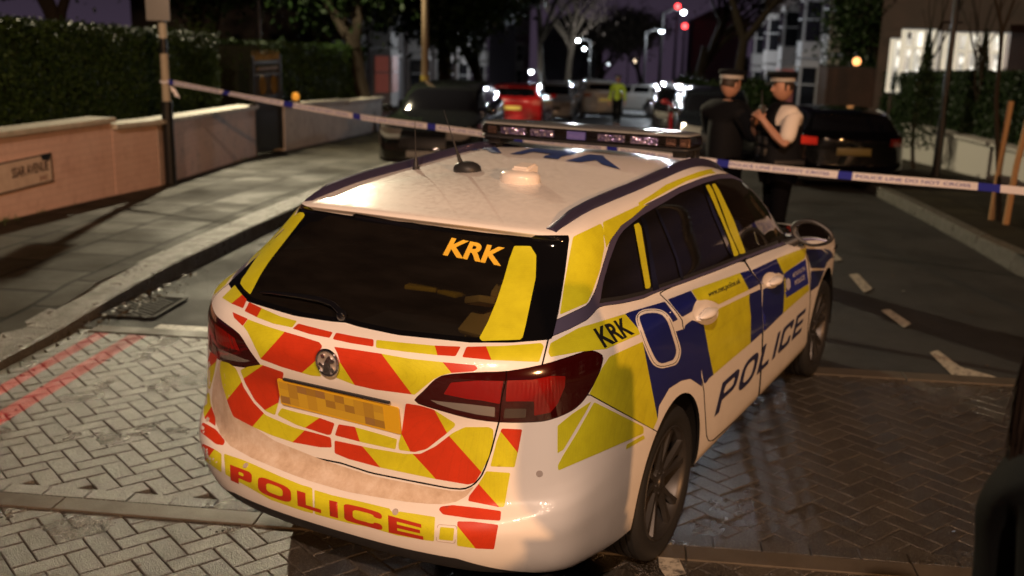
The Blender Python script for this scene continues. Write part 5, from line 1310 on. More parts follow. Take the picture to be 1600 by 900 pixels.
for i in range(9): x=Lg*(i+.5)/9; g.cyl((x,.05,Hg*.96),(x,.05,Hg*1.06),.022,.002,8)
g.box((Lg/2,.02,Hg*.87),(Lg*.7,.015,.05)); g.build('finial',M_GOLD,gate)
for x in (.3,.7):
    g=MB(); g.tube([(Lg*x+.10*math.cos(a),.015,Hg*.70+.16*math.sin(a)) for a in np.linspace(0,2*PI,20,endpoint=False)],.012,6,closed=True); g.tube([(Lg*x,.015,Hg*.60),(Lg*x,.015,Hg*.80)],.012,6); g.build('roundel',M_GOLD,gate)
# ---- orange beacon on the wall
ob=at_dist(462,151,np.dot(gat(470,232,h=.125)-CAM,CF)); 
bc=empty('warning_lamp',tuple(ob),0,'round amber warning lamp standing on the end of the grey wall','lamp')
g=MB(); g.sphere((0,0,.0),.085,sc=(.7,1,1)); g.build('lens',mat('amber_glow',(.8,.35,.04),.3,emit=(1,.42,.05),es=.45),bc)
g=MB(); g.box((0,0,-.10),(.1,.14,.06),bev=.01); g.build('battery_box',M_PLB,bc)
# ---- street lamp whose light falls on the roof and left paving (head is above the frame, its black column by the gate)
lp=at_dist(395,150,13.2); 
cb=Vector((LAMP_A[0]+.12,LAMP_A[1]+.30,terr(*LAMP_A[:2]))); sl_=empty('street_lamp',tuple(cb),0,'black street lamp column behind the gate, its lit head above the picture','street lamp')
top=Vector(LAMP_A)-cb
g=MB(); g.cyl((0,0,0),(0,0,1.1),.07,.06,16); g.cyl((0,0,1.1),(0,0,top.z+.15),.045,.035,14); g.tube([(0,0,top.z+.1),(top.x*.4,top.y*.4,top.z+.2),(top.x,top.y,top.z+.14)],.028,10); g.build('column',M_BLKP,sl_)
g=MB(); g.box((top.x,top.y,top.z+.11),(.2,.36,.08),bev=.03); g.build('lamp_head',mat('lamp_housing',(.2,.2,.2),.5),sl_)
g=MB(); g.box((top.x,top.y,top.z+.062),(.16,.28,.012),bev=.004); g.build('lamp_glass',mat('lamp_glow_warm',(1,.8,.5),.3,emit=(1,.78,.5),es=25),sl_)
b=Vector((LAMP_B[0]-.5,LAMP_B[1]-.5,0)); sl2=empty('street_lamp',tuple(b),0,'street lamp standing behind the camera','street lamp')
g=MB(); g.cyl((0,0,0),(0,0,LAMP_B[2]+.2),.07,.045,14); g.tube([(0,0,LAMP_B[2]+.15),(.5,.5,LAMP_B[2]+.25)],.03,8); g.build('column',M_BLKP,sl2)
g=MB(); g.box((.5,.5,LAMP_B[2]+.17),(.3,.3,.08),bev=.03); g.build('lamp_head',MT['lamp_housing'],sl2)

b=Vector((LAMP_C[0]-.2,LAMP_C[1]-.7,0)); sl3=empty('street_lamp',tuple(b),0,'street lamp standing out of view to the right of the car','street lamp')
g=MB(); g.cyl((0,0,0),(0,0,LAMP_C[2]+.2),.07,.045,14); g.tube([(0,0,LAMP_C[2]+.15),(.2,.7,LAMP_C[2]+.25)],.03,8); g.build('column',M_BLKP,sl3)
g=MB(); g.box((.2,.7,LAMP_C[2]+.19),(.3,.3,.08),bev=.03); g.build('lamp_head',MT['lamp_housing'],sl3)
# ================================================================== PARKED CARS
# a coarse copy of a car surface, reshaped per vehicle, cut into parts by rows and columns of its control net
def pc_surface(nu=4,nv_=3):
    Gc2=np.array([cr_interp(r_,nu) for r_ in NET]); G2=np.stack([pchip(Gc2[:,i],nv_) for i in range(Gc2.shape[1])],1); G2[...,1]=np.maximum(G2[...,1],0); G2[:,0,1]=0; G2[:,-1,1]=0
    return G2
PG=pc_surface()
def parked_car(loc,heading,col,label,rear_cut=.70,scale=1.0,hz=1.0,kind='hatchback',group='cars parked along the street',lights=None,plate=True,rough=.25,tail=(.35,.02,.01),extra=None,reardoor=False,glow=0,platecol=None):
    root=empty('parked_car',tuple(loc),heading,label,'car',group)
    Gp=PG.copy(); X=Gp[...,0]; Gp[...,0]=np.where(X<0,X*rear_cut,X)
    if kind=='hatchback': Gp[...,0]=Gp[...,0]+0
    Gp[...,2]*=hz; Gp*=np.array([scale,scale,scale])
    Gp[...,0]-=1.2*scale
    nv2,nu2=Gp.shape[:2]; nu,nvv=4,3
    def reg(i,j):
        v=(i+.5)/nvv; u=(j+.5)/nu
        if 12.25<v<14 and u<3.4: return 'rear_window'
        if 12.35<v<13.85 and 4.6<u<12.1 and not any(abs(u-q)<.14 for q in (7.1,9.1)): return 'side_window'
        if 12.2<v<14 and u>12.55: return 'windscreen'
        if 8.9<v<10.6 and 2.3<u<4.9: return 'taillight'
        if 8.3<v<10.9 and 13.3<u<15.1: return 'headlight'
        if 4.8<v<9 and u>15.1: return 'grille'
        if v<2: return 'lower_trim'
        return 'body'
    buckets={}
    for i in range(nv2-1):
        for j in range(nu2-1):
            c=(Gp[i,j]+Gp[i+1,j+1]+Gp[i+1,j]+Gp[i,j+1])/4
            if c[1]>.5*scale and c[2]<.75 and (math.hypot(c[0]+1.2*scale-0,c[2]-.325*scale)<.36*scale or math.hypot(c[0]+1.2*scale-2.66*scale,c[2]-.325*scale)<.36*scale): continue
            buckets.setdefault(reg(i,j),[]).append((i,j))
    mp_=paint_simple(col,rough); mats={'body':mp_,'rear_window':M_GLOSSB,'side_window':M_GLOSSB,'windscreen':M_GLOSSB,'taillight':mat('parked_tail_%s'%str(tail),tail,.12,0,1,emit=tail if glow else None,es=glow),'headlight':mat('parked_headlight',(.6,.58,.55),.12,.7,1),'grille':M_PLB,'lower_trim':M_PLB}
    bodyo=None
    for nm in ('body','lower_trim','rear_window','side_window','windscreen','taillight','headlight','grille'):
        Fc=buckets.get(nm,[])
        for s in ((1,-1) if nm in('taillight','headlight','side_window') else (0,)):
            V=[];F=[];idx={}
            def vid(i,j,sg):
                k=(i,j,sg)
                if k not in idx: idx[k]=len(V); V.append((Gp[i,j,0],Gp[i,j,1]*sg,Gp[i,j,2]))
                return idx[k]
            for sg in ((1,-1) if s==0 else (s,)):
                for i,j in Fc:
                    q=[vid(i,j,sg),vid(i+1,j,sg),vid(i+1,j+1,sg),vid(i,j+1,sg)]
                    if sg<0: pass
                    else: q.reverse()
                    F.append(tuple(q))
            if F:
                o=mesh_obj(nm,V,F,(mat('parked_tail_unlit',(.10,.008,.006),.12,0,1) if (nm=='taillight' and glow and s<0) else mats[nm]),root,True); bm=bmesh.new(); bm.from_mesh(o.data); bmesh.ops.remove_doubles(bm,verts=bm.verts,dist=1e-4); bm.to_mesh(o.data); bm.free()
    # liner
    g=MB(); g.box((.0,0,.42*scale),(3.6*scale,1.45*scale,.4*scale),bev=.05); g.box((-.2*scale,0,.85*scale),(2.4*scale,1.4*scale,.6*scale),bev=.2) ; g.build('cabin_interior',M_LINER,root)
    for x in (-1.2*scale,(2.66-1.2)*scale):
        for s in (-1,1): wheel_s(x,.315*scale,s,root,.315*scale,.87*scale)
    for s in (-1,1):
        g=MB(); g.sphere((.72*scale,s*.97*scale,1.02*scale*hz),.1,14,8,(.75,1.15,.75)); g.box((.70*scale,s*.86*scale,.98*scale*hz),(.06,.16,.04)); g.build('door_mirror',mp_,root)
    xr=-1.2*scale-1.13*rear_cut*scale; pc=platecol
    if plate:
        g=MB(); g.box((xr-.008,0,.80*hz*scale),(.02,.52,.11),bev=.004,ry=0); g.build('rear_plate',mat('plate_yellow_far_%s'%(pc,),pc or (.75,.60,.10),.5,emit=pc or (.8,.62,.2),es=0 if pc else .12),root)
        g=MB(); g.box(((3.53-1.2)*scale+.008,0,.38*scale),(.02,.52,.11),bev=.004); g.build('front_plate',mat('plate_white_far',(.25,.25,.24),.5),root)
    return root
def paint_simple(col,rough):
    nm='car_paint_%.3f_%.3f_%.3f'%col
    if nm in MT: return MT[nm]
    m=mat(nm,col,rough,0,1,coat_rough=.03)
    if max(col)>.02: wet(m,geocoords(m),scale=120,strength=.25)
    return m
def wheel_s(x,z,s,par,r,yo):
    o=bpy.data.objects.new('wheel',None); COL.objects.link(o); o.parent=par; o.location=(x,s*yo,z)
    g=MB(); g.lathe([(r*.68,-.01),(r*.95,0),(r,-.03),(r,-.18),(r*.9,-.2)],(0,0,0),(0,s,0),28); g.build('tyre',M_RUB,o)
    g=MB(); g.lathe([(0,-.04),(r*.2,-.035),(r*.25,-.06)],(0,0,0),(0,s,0),20); g.lathe([(r*.70,-.012),(r*.62,-.03),(r*.60,-.1),(0,-.11)],(0,0,0),(0,s,0),28)
    for i in range(5):
        a=2*PI*i/5; g.box((r*.4*math.cos(a),-s*.045,r*.4*math.sin(a)),(r*.52,.03,.055),ry=-a)
    g.build('rim',mat('silver_alloy',(.45,.45,.45),.3,.9),o)
def place(pxl,pxr,ybot,width=1.78,depth_back=0):
    """ground position whose width of the given metres spans the two picture columns"""
    px=(pxl+pxr)/2; dist=FPX*width/abs(pxr-pxl); P=at_dist(px,150,dist); return np.array([P[0],P[1],terr(P[0],P[1])]),dist
H=SAZ
# dark hatchback facing the camera, red hatchback behind it
p,d_=place(592,752,0); parked_car(p+np.array([SD[0]*1.6,SD[1]*1.6,-.07]),H+PI,(.010,.011,.012),'black hatchback parked facing the camera beside the left kerb',.72,rough=.07)
p,d_=place(757,848,0,1.75); parked_car(p+np.array([SD[0]*1.9,SD[1]*1.9,-.09]),H-R(1),(.38,.012,.015),'bright red hatchback with a yellow number plate, parked beyond the black one',.62,tail=(.5,.12,.10))
p,d_=place(1254,1420,0,1.62); parked_car(p+np.array([SD[0]*2.0,SD[1]*2.0,-.10]),H+R(2),(.002,.002,.0025),'black car with a glowing red tail light parked at the right behind the officers',.78,.93,.96,tail=(.45,.02,.01),glow=.35,platecol=(.12,.09,.02),rough=.07)
# cars further down the road
def far_car(px,dist,l_or_none,head,col,label,rc=.7,**k):
    P=at_dist(px,140,dist); return parked_car((P[0],P[1],terr(P[0],P[1])),head,col,label,rc,**k)
far_car(868,43,None,H+PI,(.30,.31,.32),'silver car facing the camera, parked beyond the red hatchback')
far_car(928,46,None,H+R(16),(.62,.62,.58),'white car with red and orange rear chevrons parked across the road',.85,hz=1.12,tail=(.5,.16,.06))
far_car(996,52,None,H+R(60),(.60,.60,.57),'white car parked side-on behind the hi-vis officer')
far_car(1052,50,None,H-R(4),(.28,.29,.30),'pale silver car with its windscreen catching the light, mid distance',hz=1.1)
far_car(1062,34,None,H+PI,(.02,.02,.025),'dark car at the head of the right hand row',hz=1.0)
far_car(1096,29,None,H,(.22,.008,.01),'dark red car parked in the right hand row',tail=(.3,.02,.02))
far_car(1118,24,None,H+PI,(.01,.012,.016),'black car parked in the right row directly behind the officers')
far_car(1180,36,None,H+R(3),(.08,.10,.14),'dark blue car seen between the two officers')
far_car(905,78,None,H+PI,(.3,.3,.3),'small grey car far down the left side of the road')
far_car(1010,85,None,H,(.35,.35,.33),'small pale car far down the right side of the road')
# ================================================================== PEOPLE
def skin(nodes,edges,levels=2,root=None):
    me=bpy.data.meshes.new('s'); names=list(nodes); me.from_pydata([nodes[n][0] for n in names],[(names.index(a),names.index(b)) for a,b in edges],[]); 
    o=bpy.data.objects.new('s',me); COL.objects.link(o); md=o.modifiers.new('k','SKIN'); md.use_smooth_shade=True
    for i,n in enumerate(names):
        r=nodes[n][1]; r=r if hasattr(r,'__len__') else (r,r); me.skin_vertices[0].data[i].radius=r; me.skin_vertices[0].data[i].use_root=(n==(root or names[0]))
    sb=o.modifiers.new('b','SUBSURF'); sb.levels=levels; sb.render_levels=levels
    bpy.context.view_layer.update(); m2=bpy.data.meshes.new_from_object(o.evaluated_get(bpy.context.evaluated_depsgraph_get()))
    V=[tuple(v.co) for v in m2.vertices]; F=[tuple(p.vertices) for p in m2.polygons]; bpy.data.objects.remove(o); bpy.data.meshes.remove(me); bpy.data.meshes.remove(m2); return V,F
def head_mesh(g,c,yaw=0,tilt=0,s=1.0):
    bm=bmesh.new(); bmesh.ops.create_uvsphere(bm,u_segments=28,v_segments=22,radius=1)
    for v in bm.verts:
        x,y,z=v.co; 
        w=.078*(1-.20*max(0,-z)**1.5); f=.098*(1-.12*max(0,-z)); hh=.122
        X=x*f*(1 if x>0 else 1.02); Y=y*w; Z=z*hh
        if x>.2 and z<0: X+=.012*(-z)*x            # jaw and chin
        if x>.75 and abs(y)<.35: # nose
            X+=.030*max(0,1-abs(z+.10)/.22)*max(0,1-abs(y)/.22)
        if x>.6 and abs(abs(y)-.38)<.2 and abs(z-.12)<.13: X-=.008 # eye sockets
        if x>.7 and abs(z+.47)<.08 and abs(y)<.35: X+=.006
        v.co=(X,Y,Z)
    M=Matrix.Translation(c)@Matrix.Rotation(yaw,4,'Z')@Matrix.Rotation(tilt,4,'Y'); bmesh.ops.transform(bm,matrix=M@Matrix.Scale(s,4),verts=bm.verts); g.bm(bm)
    for sd in (-1,1): # ears
        b2=bmesh.new(); bmesh.ops.create_uvsphere(b2,u_segments=10,v_segments=8,radius=1); bmesh.ops.scale(b2,vec=(.018,.009,.032),verts=b2.verts); bmesh.ops.translate(b2,vec=(-.005,sd*.079,-.005),verts=b2.verts); bmesh.ops.transform(b2,matrix=M@Matrix.Scale(s,4),verts=b2.verts); g.bm(b2)
    return M@Matrix.Scale(s,4)
M_SKIN=mat('skin',(.42,.22,.15),.5); M_HAIRD=mat('dark_hair',(.03,.018,.012),.6); M_HAIRB=mat('brown_hair',(.012,.006,.003),.6); M_UNI=mat('dark_uniform',(.0045,.005,.007),.8,spec=.2); M_SHIRT=mat('white_shirt',(.72,.66,.60),.7)
def hand_nodes(nodes,edges,tag_,wrist,direction,palmn,curl=.5,s=1.0):
    d=Vector(direction).normalized(); n=Vector(palmn).normalized(); side=d.cross(n).normalized(); w=Vector(wrist)
    nodes[tag_+'palm']=(tuple(w+d*.055*s),(.030*s,.018*s)); edges.append((tag_+'w',tag_+'palm'))
    for k,(off,L) in enumerate(((-.030,.070),(-.010,.080),(.010,.076),(.029,.060))):
        b=w+d*.095*s+side*off*s; nodes[tag_+'f%d0'%k]=(tuple(b),.0095*s); edges.append((tag_+'palm',tag_+'f%d0'%k)); prev=tag_+'f%d0'%k; ang=0; p=b
        for j in range(3):
            ang+=curl*(.6+.25*j); dd=d*math.cos(ang)+n*math.sin(ang); p=p+dd*L*s/3*1.05; nm=tag_+'f%d%d'%(k,j+1); nodes[nm]=(tuple(p),(.009-.0012*j)*s); edges.append((prev,nm)); prev=nm
    b=w+d*.035*s-side*.034*s; nodes[tag_+'t0']=(tuple(b),.012*s); edges.append((tag_+'palm',tag_+'t0')); p=b+(d*.6-side*.5+n*.35).normalized()*.035*s; nodes[tag_+'t1']=(tuple(p),.010*s); edges.append((tag_+'t0',tag_+'t1')); p2=p+(d*.8+n*.5).normalized()*.03*s; nodes[tag_+'t2']=(tuple(p2),.009*s); edges.append((tag_+'t1',tag_+'t2'))
def person(loc,heading,label,J,cl,group=None,hyaw=0,htilt=0,H_=1.80):
    """J: joints; figure faces +x locally, left is +y"""
    k=H_/1.80; root=empty('person',tuple(loc),heading,label,'person',group)
    D=dict(pel=((0,0,.98),(.135,.10)),wai=((0,0,1.12),(.14,.105)),che=((.0,0,1.32),(.165,.115)),shc=((0,0,1.44),(.13,.085)),nek=((.005,0,1.535),.058),
      ls=((0,.175,1.43),.062),le=((-.03,.25,1.15),.047),lw=((.05,.27,.90),.032),rs=((0,-.175,1.43),.062),re=((-.03,-.25,1.15),.047),rw=((.05,-.27,.90),.032),
      lh=((0,.09,.93),.095),lk=((.02,.11,.50),.06),la=((-.02,.12,.09),.042),lt=((.14,.13,.04),.035),rh=((0,-.09,.93),.095),rk=((.02,-.11,.50),.06),ra=((-.02,-.12,.09),.042),rt=((.14,-.13,.04),.035))
    for n_,v in J.items():
        if n_ in D: D[n_]=(v,D[n_][1])
    D={n_:(tuple(c*k for c in v),r) for n_,(v,r) in D.items()}
    E0=[('pel','wai'),('wai','che'),('che','shc'),('shc','nek'),('shc','ls'),('ls','le'),('le','lw'),('shc','rs'),('rs','re'),('re','rw'),('pel','lh'),('lh','lk'),('lk','la'),('la','lt'),('pel','rh'),('rh','rk'),('rk','ra'),('ra','rt')]
    nodes=dict(D); edges=list(E0)
    for t in 'lr':
        w=Vector(D[t+'w'][0]); e=Vector(D[t+'e'][0]); d=(w-e).normalized(); pn=J.get(t+'palm',(0,-1 if t=='l' else 1,0)); 
        pn=Vector(pn); pn=(pn-d*pn.dot(d)).normalized(); hand_nodes(nodes,edges,t,w,d,pn,J.get(t+'curl',.5))
    for q_ in ('pel','wai','che','shc'): nodes[q_]=(nodes[q_][0],tuple(r*.70 for r in nodes[q_][1]))
    for q_ in ('ls','rs','lh','rh'): nodes[q_]=(nodes[q_][0],nodes[q_][1]*.78)
    V,F=skin(nodes,edges,1,'pel'); g=MB(); g.add(V,F); hc=Vector(D['nek'][0])+Vector(J.get('head',(.02,0,.125)))
    M=head_mesh(g,hc,hyaw,htilt); g.build('body',M_SKIN,root)
    def garment(nm,ns,es,m,grow=.012,extra=None):
        nd={n_:(D[n_][0],tuple((r+grow) for r in (D[n_][1] if hasattr(D[n_][1],'__len__') else (D[n_][1],)*2))) for n_ in ns}
        if extra: nd.update(extra)
        V,F=skin(nd,es,2); g=MB(); g.add(V,F); return g.build(nm,m,root)
    mid=lambda a,b,t:tuple(np.array(D[a][0])*(1-t)+np.array(D[b][0])*t)
    ex=lambda a,b,t,r:{a+'_x':(mid(a,b,t),(r,r))}
    # trousers and shoes
    X={}; X.update({'lax':((D['la'][0][0],D['la'][0][1],D['la'][0][2]+.02),(.058,.058)),'rax':((D['ra'][0][0],D['ra'][0][1],D['ra'][0][2]+.02),(.058,.058))})
    garment('trousers',['pel','lh','lk','rh','rk'],[('pel','lh'),('lh','lk'),('lk','lax'),('pel','rh'),('rh','rk'),('rk','rax')],cl.get('trousers',M_UNI),.014,X)
    for t in 'lr':
        g=MB(); a=Vector(D[t+'a'][0]); b=Vector(D[t+'t'][0]); g.tube([a-(b-a)*.35+Vector((0,0,-.045)),a+Vector((0,0,-.03)),b+Vector((0,0,-.01)),b+(b-a)*.45+Vector((0,0,-.008))],[.030,.046,.042,.024],12); g.build('shoe',M_BLKP,root)
    # top
    sl=cl.get('sleeve',1.0)
    ns=['wai','che','shc','ls','rs']; es=[('pelx','wai'),('wai','che'),('che','shc'),('shc','ls'),('shc','rs'),('shc','nkx')]; X={'pelx':(tuple(np.array(D['pel'][0])+[0,0,-cl.get('coat',.06)]),(.155+cl.get('coat',0)*.10,.12+cl.get('coat',0)*.08)),'nkx':(mid('shc','nek',.75),(.068,.066))}
    for t in 'lr':
        if sl>=1: X[t+'e_']=(D[t+'e'][0],(.063,.063)); X[t+'w_']=(mid(t+'e',t+'w',.93),(.046,.046)); es+=[(t+'s',t+'e_'),(t+'e_',t+'w_')]
        else: X[t+'e_']=(mid(t+'s',t+'e',sl),(.078,.074)); es+=[(t+'s',t+'e_')]
    garment('jacket' if sl>=1 else 'shirt',ns,es,cl.get('top',M_UNI),cl.get('grow',.024),X)
    if 'vest' in cl:
        X={'pelx':(mid('pel','wai',.35),(.175,.140)),'shl':(mid('shc','ls',.42),(.098,.112)),'shr':(mid('shc','rs',.42),(.098,.112))}
        garment('body_armour_vest',['wai','che','shc'],[('pelx','wai'),('wai','che'),('che','shc'),('shc','shl'),('shc','shr')],cl['vest'],.052,X)
        g=MB()
        for z in (1.10,1.20,1.30): 
            for y in (-.09,.03): g.box((.165,y,z*k),(.05,.08,.07),bev=.01)
        g.box((.0,0,1.02*k),(.30,.40,.05),bev=.02); g.build('utility_belt_pouches',M_PLB,root)
    # hair and cap
    g=MB(); bm=bmesh.new(); bmesh.ops.create_uvsphere(bm,u_segments=24,v_segments=16,radius=1)
    for v in bm.verts:
        x,y,z=v.co; cut=(x>.35 and z<.45) or z<-.35
        v.co=(x*.103-.006,y*.085,z*.128+.006) if not cut else (x*.080-.004,y*.070,z*.10)
    bmesh.ops.transform(bm,matrix=M,verts=bm.verts); g.bm(bm); g.build('hair',cl.get('hair',M_HAIRD),root)
    if cl.get('cap'):
        g=MB(); T=lambda p:M@Vector(p)
        def loft(rings,mi=0):
            b=len(g.V); n=32
            for (z,rx,ry,dx) in rings: 
                for i in range(n): a=2*PI*i/n; g.V.append(tuple(T((dx+rx*math.cos(a),ry*math.sin(a),z+.04*0-dx*.0+ (rx*math.cos(a))*.10))))
            for q in range(len(rings)-1):
                for i in range(n): g.F.append((b+q*n+i,b+q*n+(i+1)%n,b+(q+1)*n+(i+1)%n,b+(q+1)*n+i)); g.M.append(mi)
            g.F.append(tuple(b+(len(rings)-1)*n+i for i in range(n))); g.M.append(mi)
        loft([(.045,.108,.090,-.004),(.085,.110,.092,-.004),(.092,.135,.122,.004),(.118,.142,.130,.004),(.132,.12,.11,0),(.136,.05,.05,0)])
        g.V+= [tuple(T(p)) for p in ((.095,-.07,.058),(.095,.07,.058),(.150,.045,.040),(.158,0,.037),(.150,-.045,.040),(.095,-.07,.050),(.095,.07,.050),(.150,.045,.032),(.158,0,.029),(.150,-.045,.032))]
        b=len(g.V)-10; g.F+= [(b,b+1,b+2,b+3,b+4),(b+9,b+8,b+7,b+6,b+5)]+[(b+i,b+i+5,b+(i+1)%5+5,b+(i+1)%5) for i in range(5)]; g.M+=[0]*7
        cap=g.build('cap',M_UNI,root)
        # chequered band: three rows of alternating squares
        g=MB(); n=44
        for q in range(3):
            for i in range(n):
                a0=2*PI*i/n; a1=2*PI*(i+1)/n; z0=.050+q*.0115; z1=z0+.0115
                P=[]
                for a,z in ((a0,z0),(a1,z0),(a1,z1),(a0,z1)): P.append(tuple(T((-.004+.1135*math.cos(a),.0955*math.sin(a),z+.1085*math.cos(a)*.10))))
                g.mi=(i+q)%2; g.add(P,[(0,1,2,3)])
        g.build('chequered_band',None,cap,False,mats=[mat('check_white',(.75,.72,.68),.6),mat('check_black',(.01,.01,.012),.6)])
    return root,M
def pplace(px,dist): 
    P=at_dist(px,150,dist); return (P[0],P[1],terr(P[0],P[1]))
VIEW=lambda px: YAW-math.atan((px-800)/FPX)
# officer on the right, facing left, radio held up to the mouth
o2,M2=person(pplace(1226,9.25),VIEW(1226)+R(118),'officer in white rolled-sleeve shirt, black vest and chequered cap, holding a radio to his mouth',
  dict(re=(.12,-.27,1.20),rw=(.20,-.13,1.36),rcurl=.9,rpalm=(0,1,.2),ls=(0,.175,1.43),le=(.10,.27,1.17),lw=(.24,.13,1.37),lcurl=.9,lpalm=(-.3,-1,0),lk=(.04,.13,.5),rk=(-.02,-.12,.5)),
  dict(top=M_SHIRT,sleeve=.92,vest=M_UNI,cap=True,trousers=mat('black_trousers',(.002,.002,.003),.9,spec=.1),grow=.022),hyaw=R(4),htilt=R(6),H_=1.83)
g=MB(); g.box((.245,.085,1.47),(.045,.055,.13),bev=.008); g.cyl((.245,.07,1.53),(.25,.06,1.66),.007,.004,8); g.build('hand_radio',M_PLB,None); 
rr=bpy.data.objects[-1] if False else None
hr=[o for o in COL.objects if o.name.startswith('hand_radio')][-1]; hr.matrix_world=Matrix.Translation(o2.location)@Matrix.Rotation(o2.rotation_euler.z,4,'Z'); tag(hr,'black radio held to the mouth by the white-shirted officer','radio')
person(pplace(1138,9.65),VIEW(1131)+R(-38),'officer in a black jacket and flat chequered cap, seen from behind',
  dict(re=(.06,-.27,1.18),rw=(.26,-.12,1.26),le=(.08,.26,1.18),lw=(.22,.10,1.34),lcurl=.8,rcurl=.8),dict(cap=True,trousers=MT['black_trousers'],grow=.062),hyaw=R(-12),htilt=R(8),H_=1.83)
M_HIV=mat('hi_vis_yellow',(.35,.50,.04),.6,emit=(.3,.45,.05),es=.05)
person(pplace(965,36),VIEW(965)+R(170),'distant officer in a yellow-green hi-vis jacket walking in the road','' and {} or dict(lk=(.12,.1,.52),la=(.18,.1,.1),lt=(.32,.1,.06),rk=(-.05,-.1,.5),ra=(-.25,-.1,.12),rt=(-.12,-.1,.05)),dict(top=M_HIV,trousers=M_UNI,cap=True))
# bystander at the right edge, close to the camera
bp_=at_dist(1742,450,1.72); by=person((bp_[0],bp_[1],0),VIEW(1652)-R(95),'bystander with long brown hair and dark coat at the right edge, closest to the camera',dict(le=(.0,.20,1.16),lw=(.16,.10,1.02),re=(.0,-.20,1.16),rw=(.16,-.10,1.02)),dict(coat=.42,hair=M_HAIRB,top=mat('dark_green_coat',(.003,.004,.0045),.9,spec=.15)),H_=1.74)
g=MB(); rng=random.Random(4)
M=by[1]
for i in range(1500):
    a=rng.uniform(PI*.38,PI*1.62); r0=.088; p0=Vector((r0*math.cos(a)*1.1-.01,r0*math.sin(a),.09+rng.uniform(-.05,.03))); p1=Vector((p0.x*1.25-.01,p0.y*1.28,-.05)); p2=Vector((p0.x*1.15+rng.gauss(0,.008)-.01,p0.y*1.3+rng.gauss(0,.01),-.20+rng.uniform(-.07,.04)))
    g.tube([M@p0,M@p1,M@p2],[.0022,.0022,.001],4,cap=False)
g.build('long_hair',M_HAIRB,by[0])
person((-2.85,-3.45,0),R(60),'bystander in a dark coat added out of view to the right of the camera to shade the bumper',dict(le=(.05,.22,1.16),lw=(.22,.06,1.25),re=(.05,-.22,1.16),rw=(.22,-.06,1.25)),dict(coat=.3,top=MT['dark_green_coat']),H_=1.72)  # added unseen figure, casts the shadow on the right rear bumper
# ================================================================== POLICE TAPE
P0=np.array([pb[0],pb[1],vray(270,128,pb[0],pb[1])]); sk=at_dist(1720,300,7.5); P1=np.array([sk[0],sk[1],vray(1720,311,sk[0],sk[1])])
hd=(P1-P0)[:2]; hl_=np.linalg.norm(hd); hu=hd/hl_; hn=np.array([-hu[1],hu[0]])
def tp(px,py):
    d=ray(px,py); t=((P0[:2]-CAM[:2])@hn)/(d[:2]@hn); return CAM+d*t
ctrl=[tp(*q) for q in ((270,128),(350,143),(430,158),(520,174),(600,187.5),(680,198),(760,209),(850,221),(940,231),(1040,243.5),(1140,256),(1240,266.5),(1340,276),(1440,284.5),(1549,293.5),(1640,302.5),(1720,311))]
C_=cr_interp(np.array([[q@np.array([hu[0],hu[1],0]),0,q[2]] for q in ctrl]),12)
basev=P0-np.array([hu[0],hu[1],0])*(P0[:2]@hu)
arc=np.r_[0,np.cumsum(np.linalg.norm(np.diff(C_,axis=0),axis=1))]
def tape_pt(s,v,off=0):
    a=np.interp(s,arc,C_[:,0]); z=np.interp(s,arc,C_[:,2]); tw=.9*math.sin(s*.9)*math.exp(-s*.25)+.25*math.sin(s*1.7); wdt=.062
    zz=math.cos(tw)*(v-.5)*wdt; nn_=math.sin(tw)*(v-.5)*wdt+off
    return (P0[0]+hu[0]*(a-C_[0,0])+hn[0]*nn_,P0[1]+hu[1]*(a-C_[0,0])+hn[1]*nn_,z+zz)
if True:
    V=[];F=[];MI=[]; n_=int(arc[-1]/.04); S_=np.linspace(0,arc[-1],n_+1)
    for s in S_: V+=[tape_pt(s,0),tape_pt(s,1)]
    for i in range(n_): F.append((2*i,2*i+2,2*i+3,2*i+1)); MI.append(1 if (S_[i]%1.10)<.13 else 0)
    M_TW=mat('tape_white',(.78,.76,.80),.35); M_TB=mat('tape_blue',(.03,.04,.35),.35)
    tape=mesh_obj('police_tape',V,F,None,None,True,[M_TW,M_TB],MI); tag(tape,'blue and white police tape stretched across the street behind the car','police tape')
    fv,ff,_=font_mesh('POLICE LINE DO NOT CROSS',.01); side_=-1 if (hn@(CAM[:2]-P0[:2]))<0 else 1
    V=[];F=[]
    for k in range(int((arc[-1]-1.1)/1.1)+1):
        st=k*1.1+.17; V=[]
        for x,y in fv: V.append(tape_pt(st+(x)*.88,.3+y*.42,side_*.0012))
        mesh_obj('tape_lettering',V,ff,M_TB,tape,False)
    g=MB(); q=Vector(P0)
    for dx,dz,L in ((.02,-.05,.10),(.05,-.07,.14)):
        k=len(g.V); g.V+=[tuple(q+Vector((dx+.03,-dx,dz))),tuple(q+Vector((dx+.07,-.05,dz-.03))),tuple(q+Vector((dx+.10,-.09,dz-L))),tuple(q+Vector((dx+.05,-.04,dz-L*.8)))]; g.F.append((k,k+1,k+2,k+3)); g.M.append(0)
    g.tube([(pb[0]+.06*math.cos(a),pb[1]+.06*math.sin(a),P0[2]+.008*math.sin(3*a)) for a in np.linspace(0,2*PI,16,endpoint=False)],.018,6,closed=True); g.build('tape_knot',M_TW,tape)
r_=vpole('sign_pole',(sk[0],sk[1],terr(sk[0],sk[1])),[('pole',0,2.6,.045,.045,M_BLKP)],'slim black post outside the right edge that holds the far end of the tape','sign post')
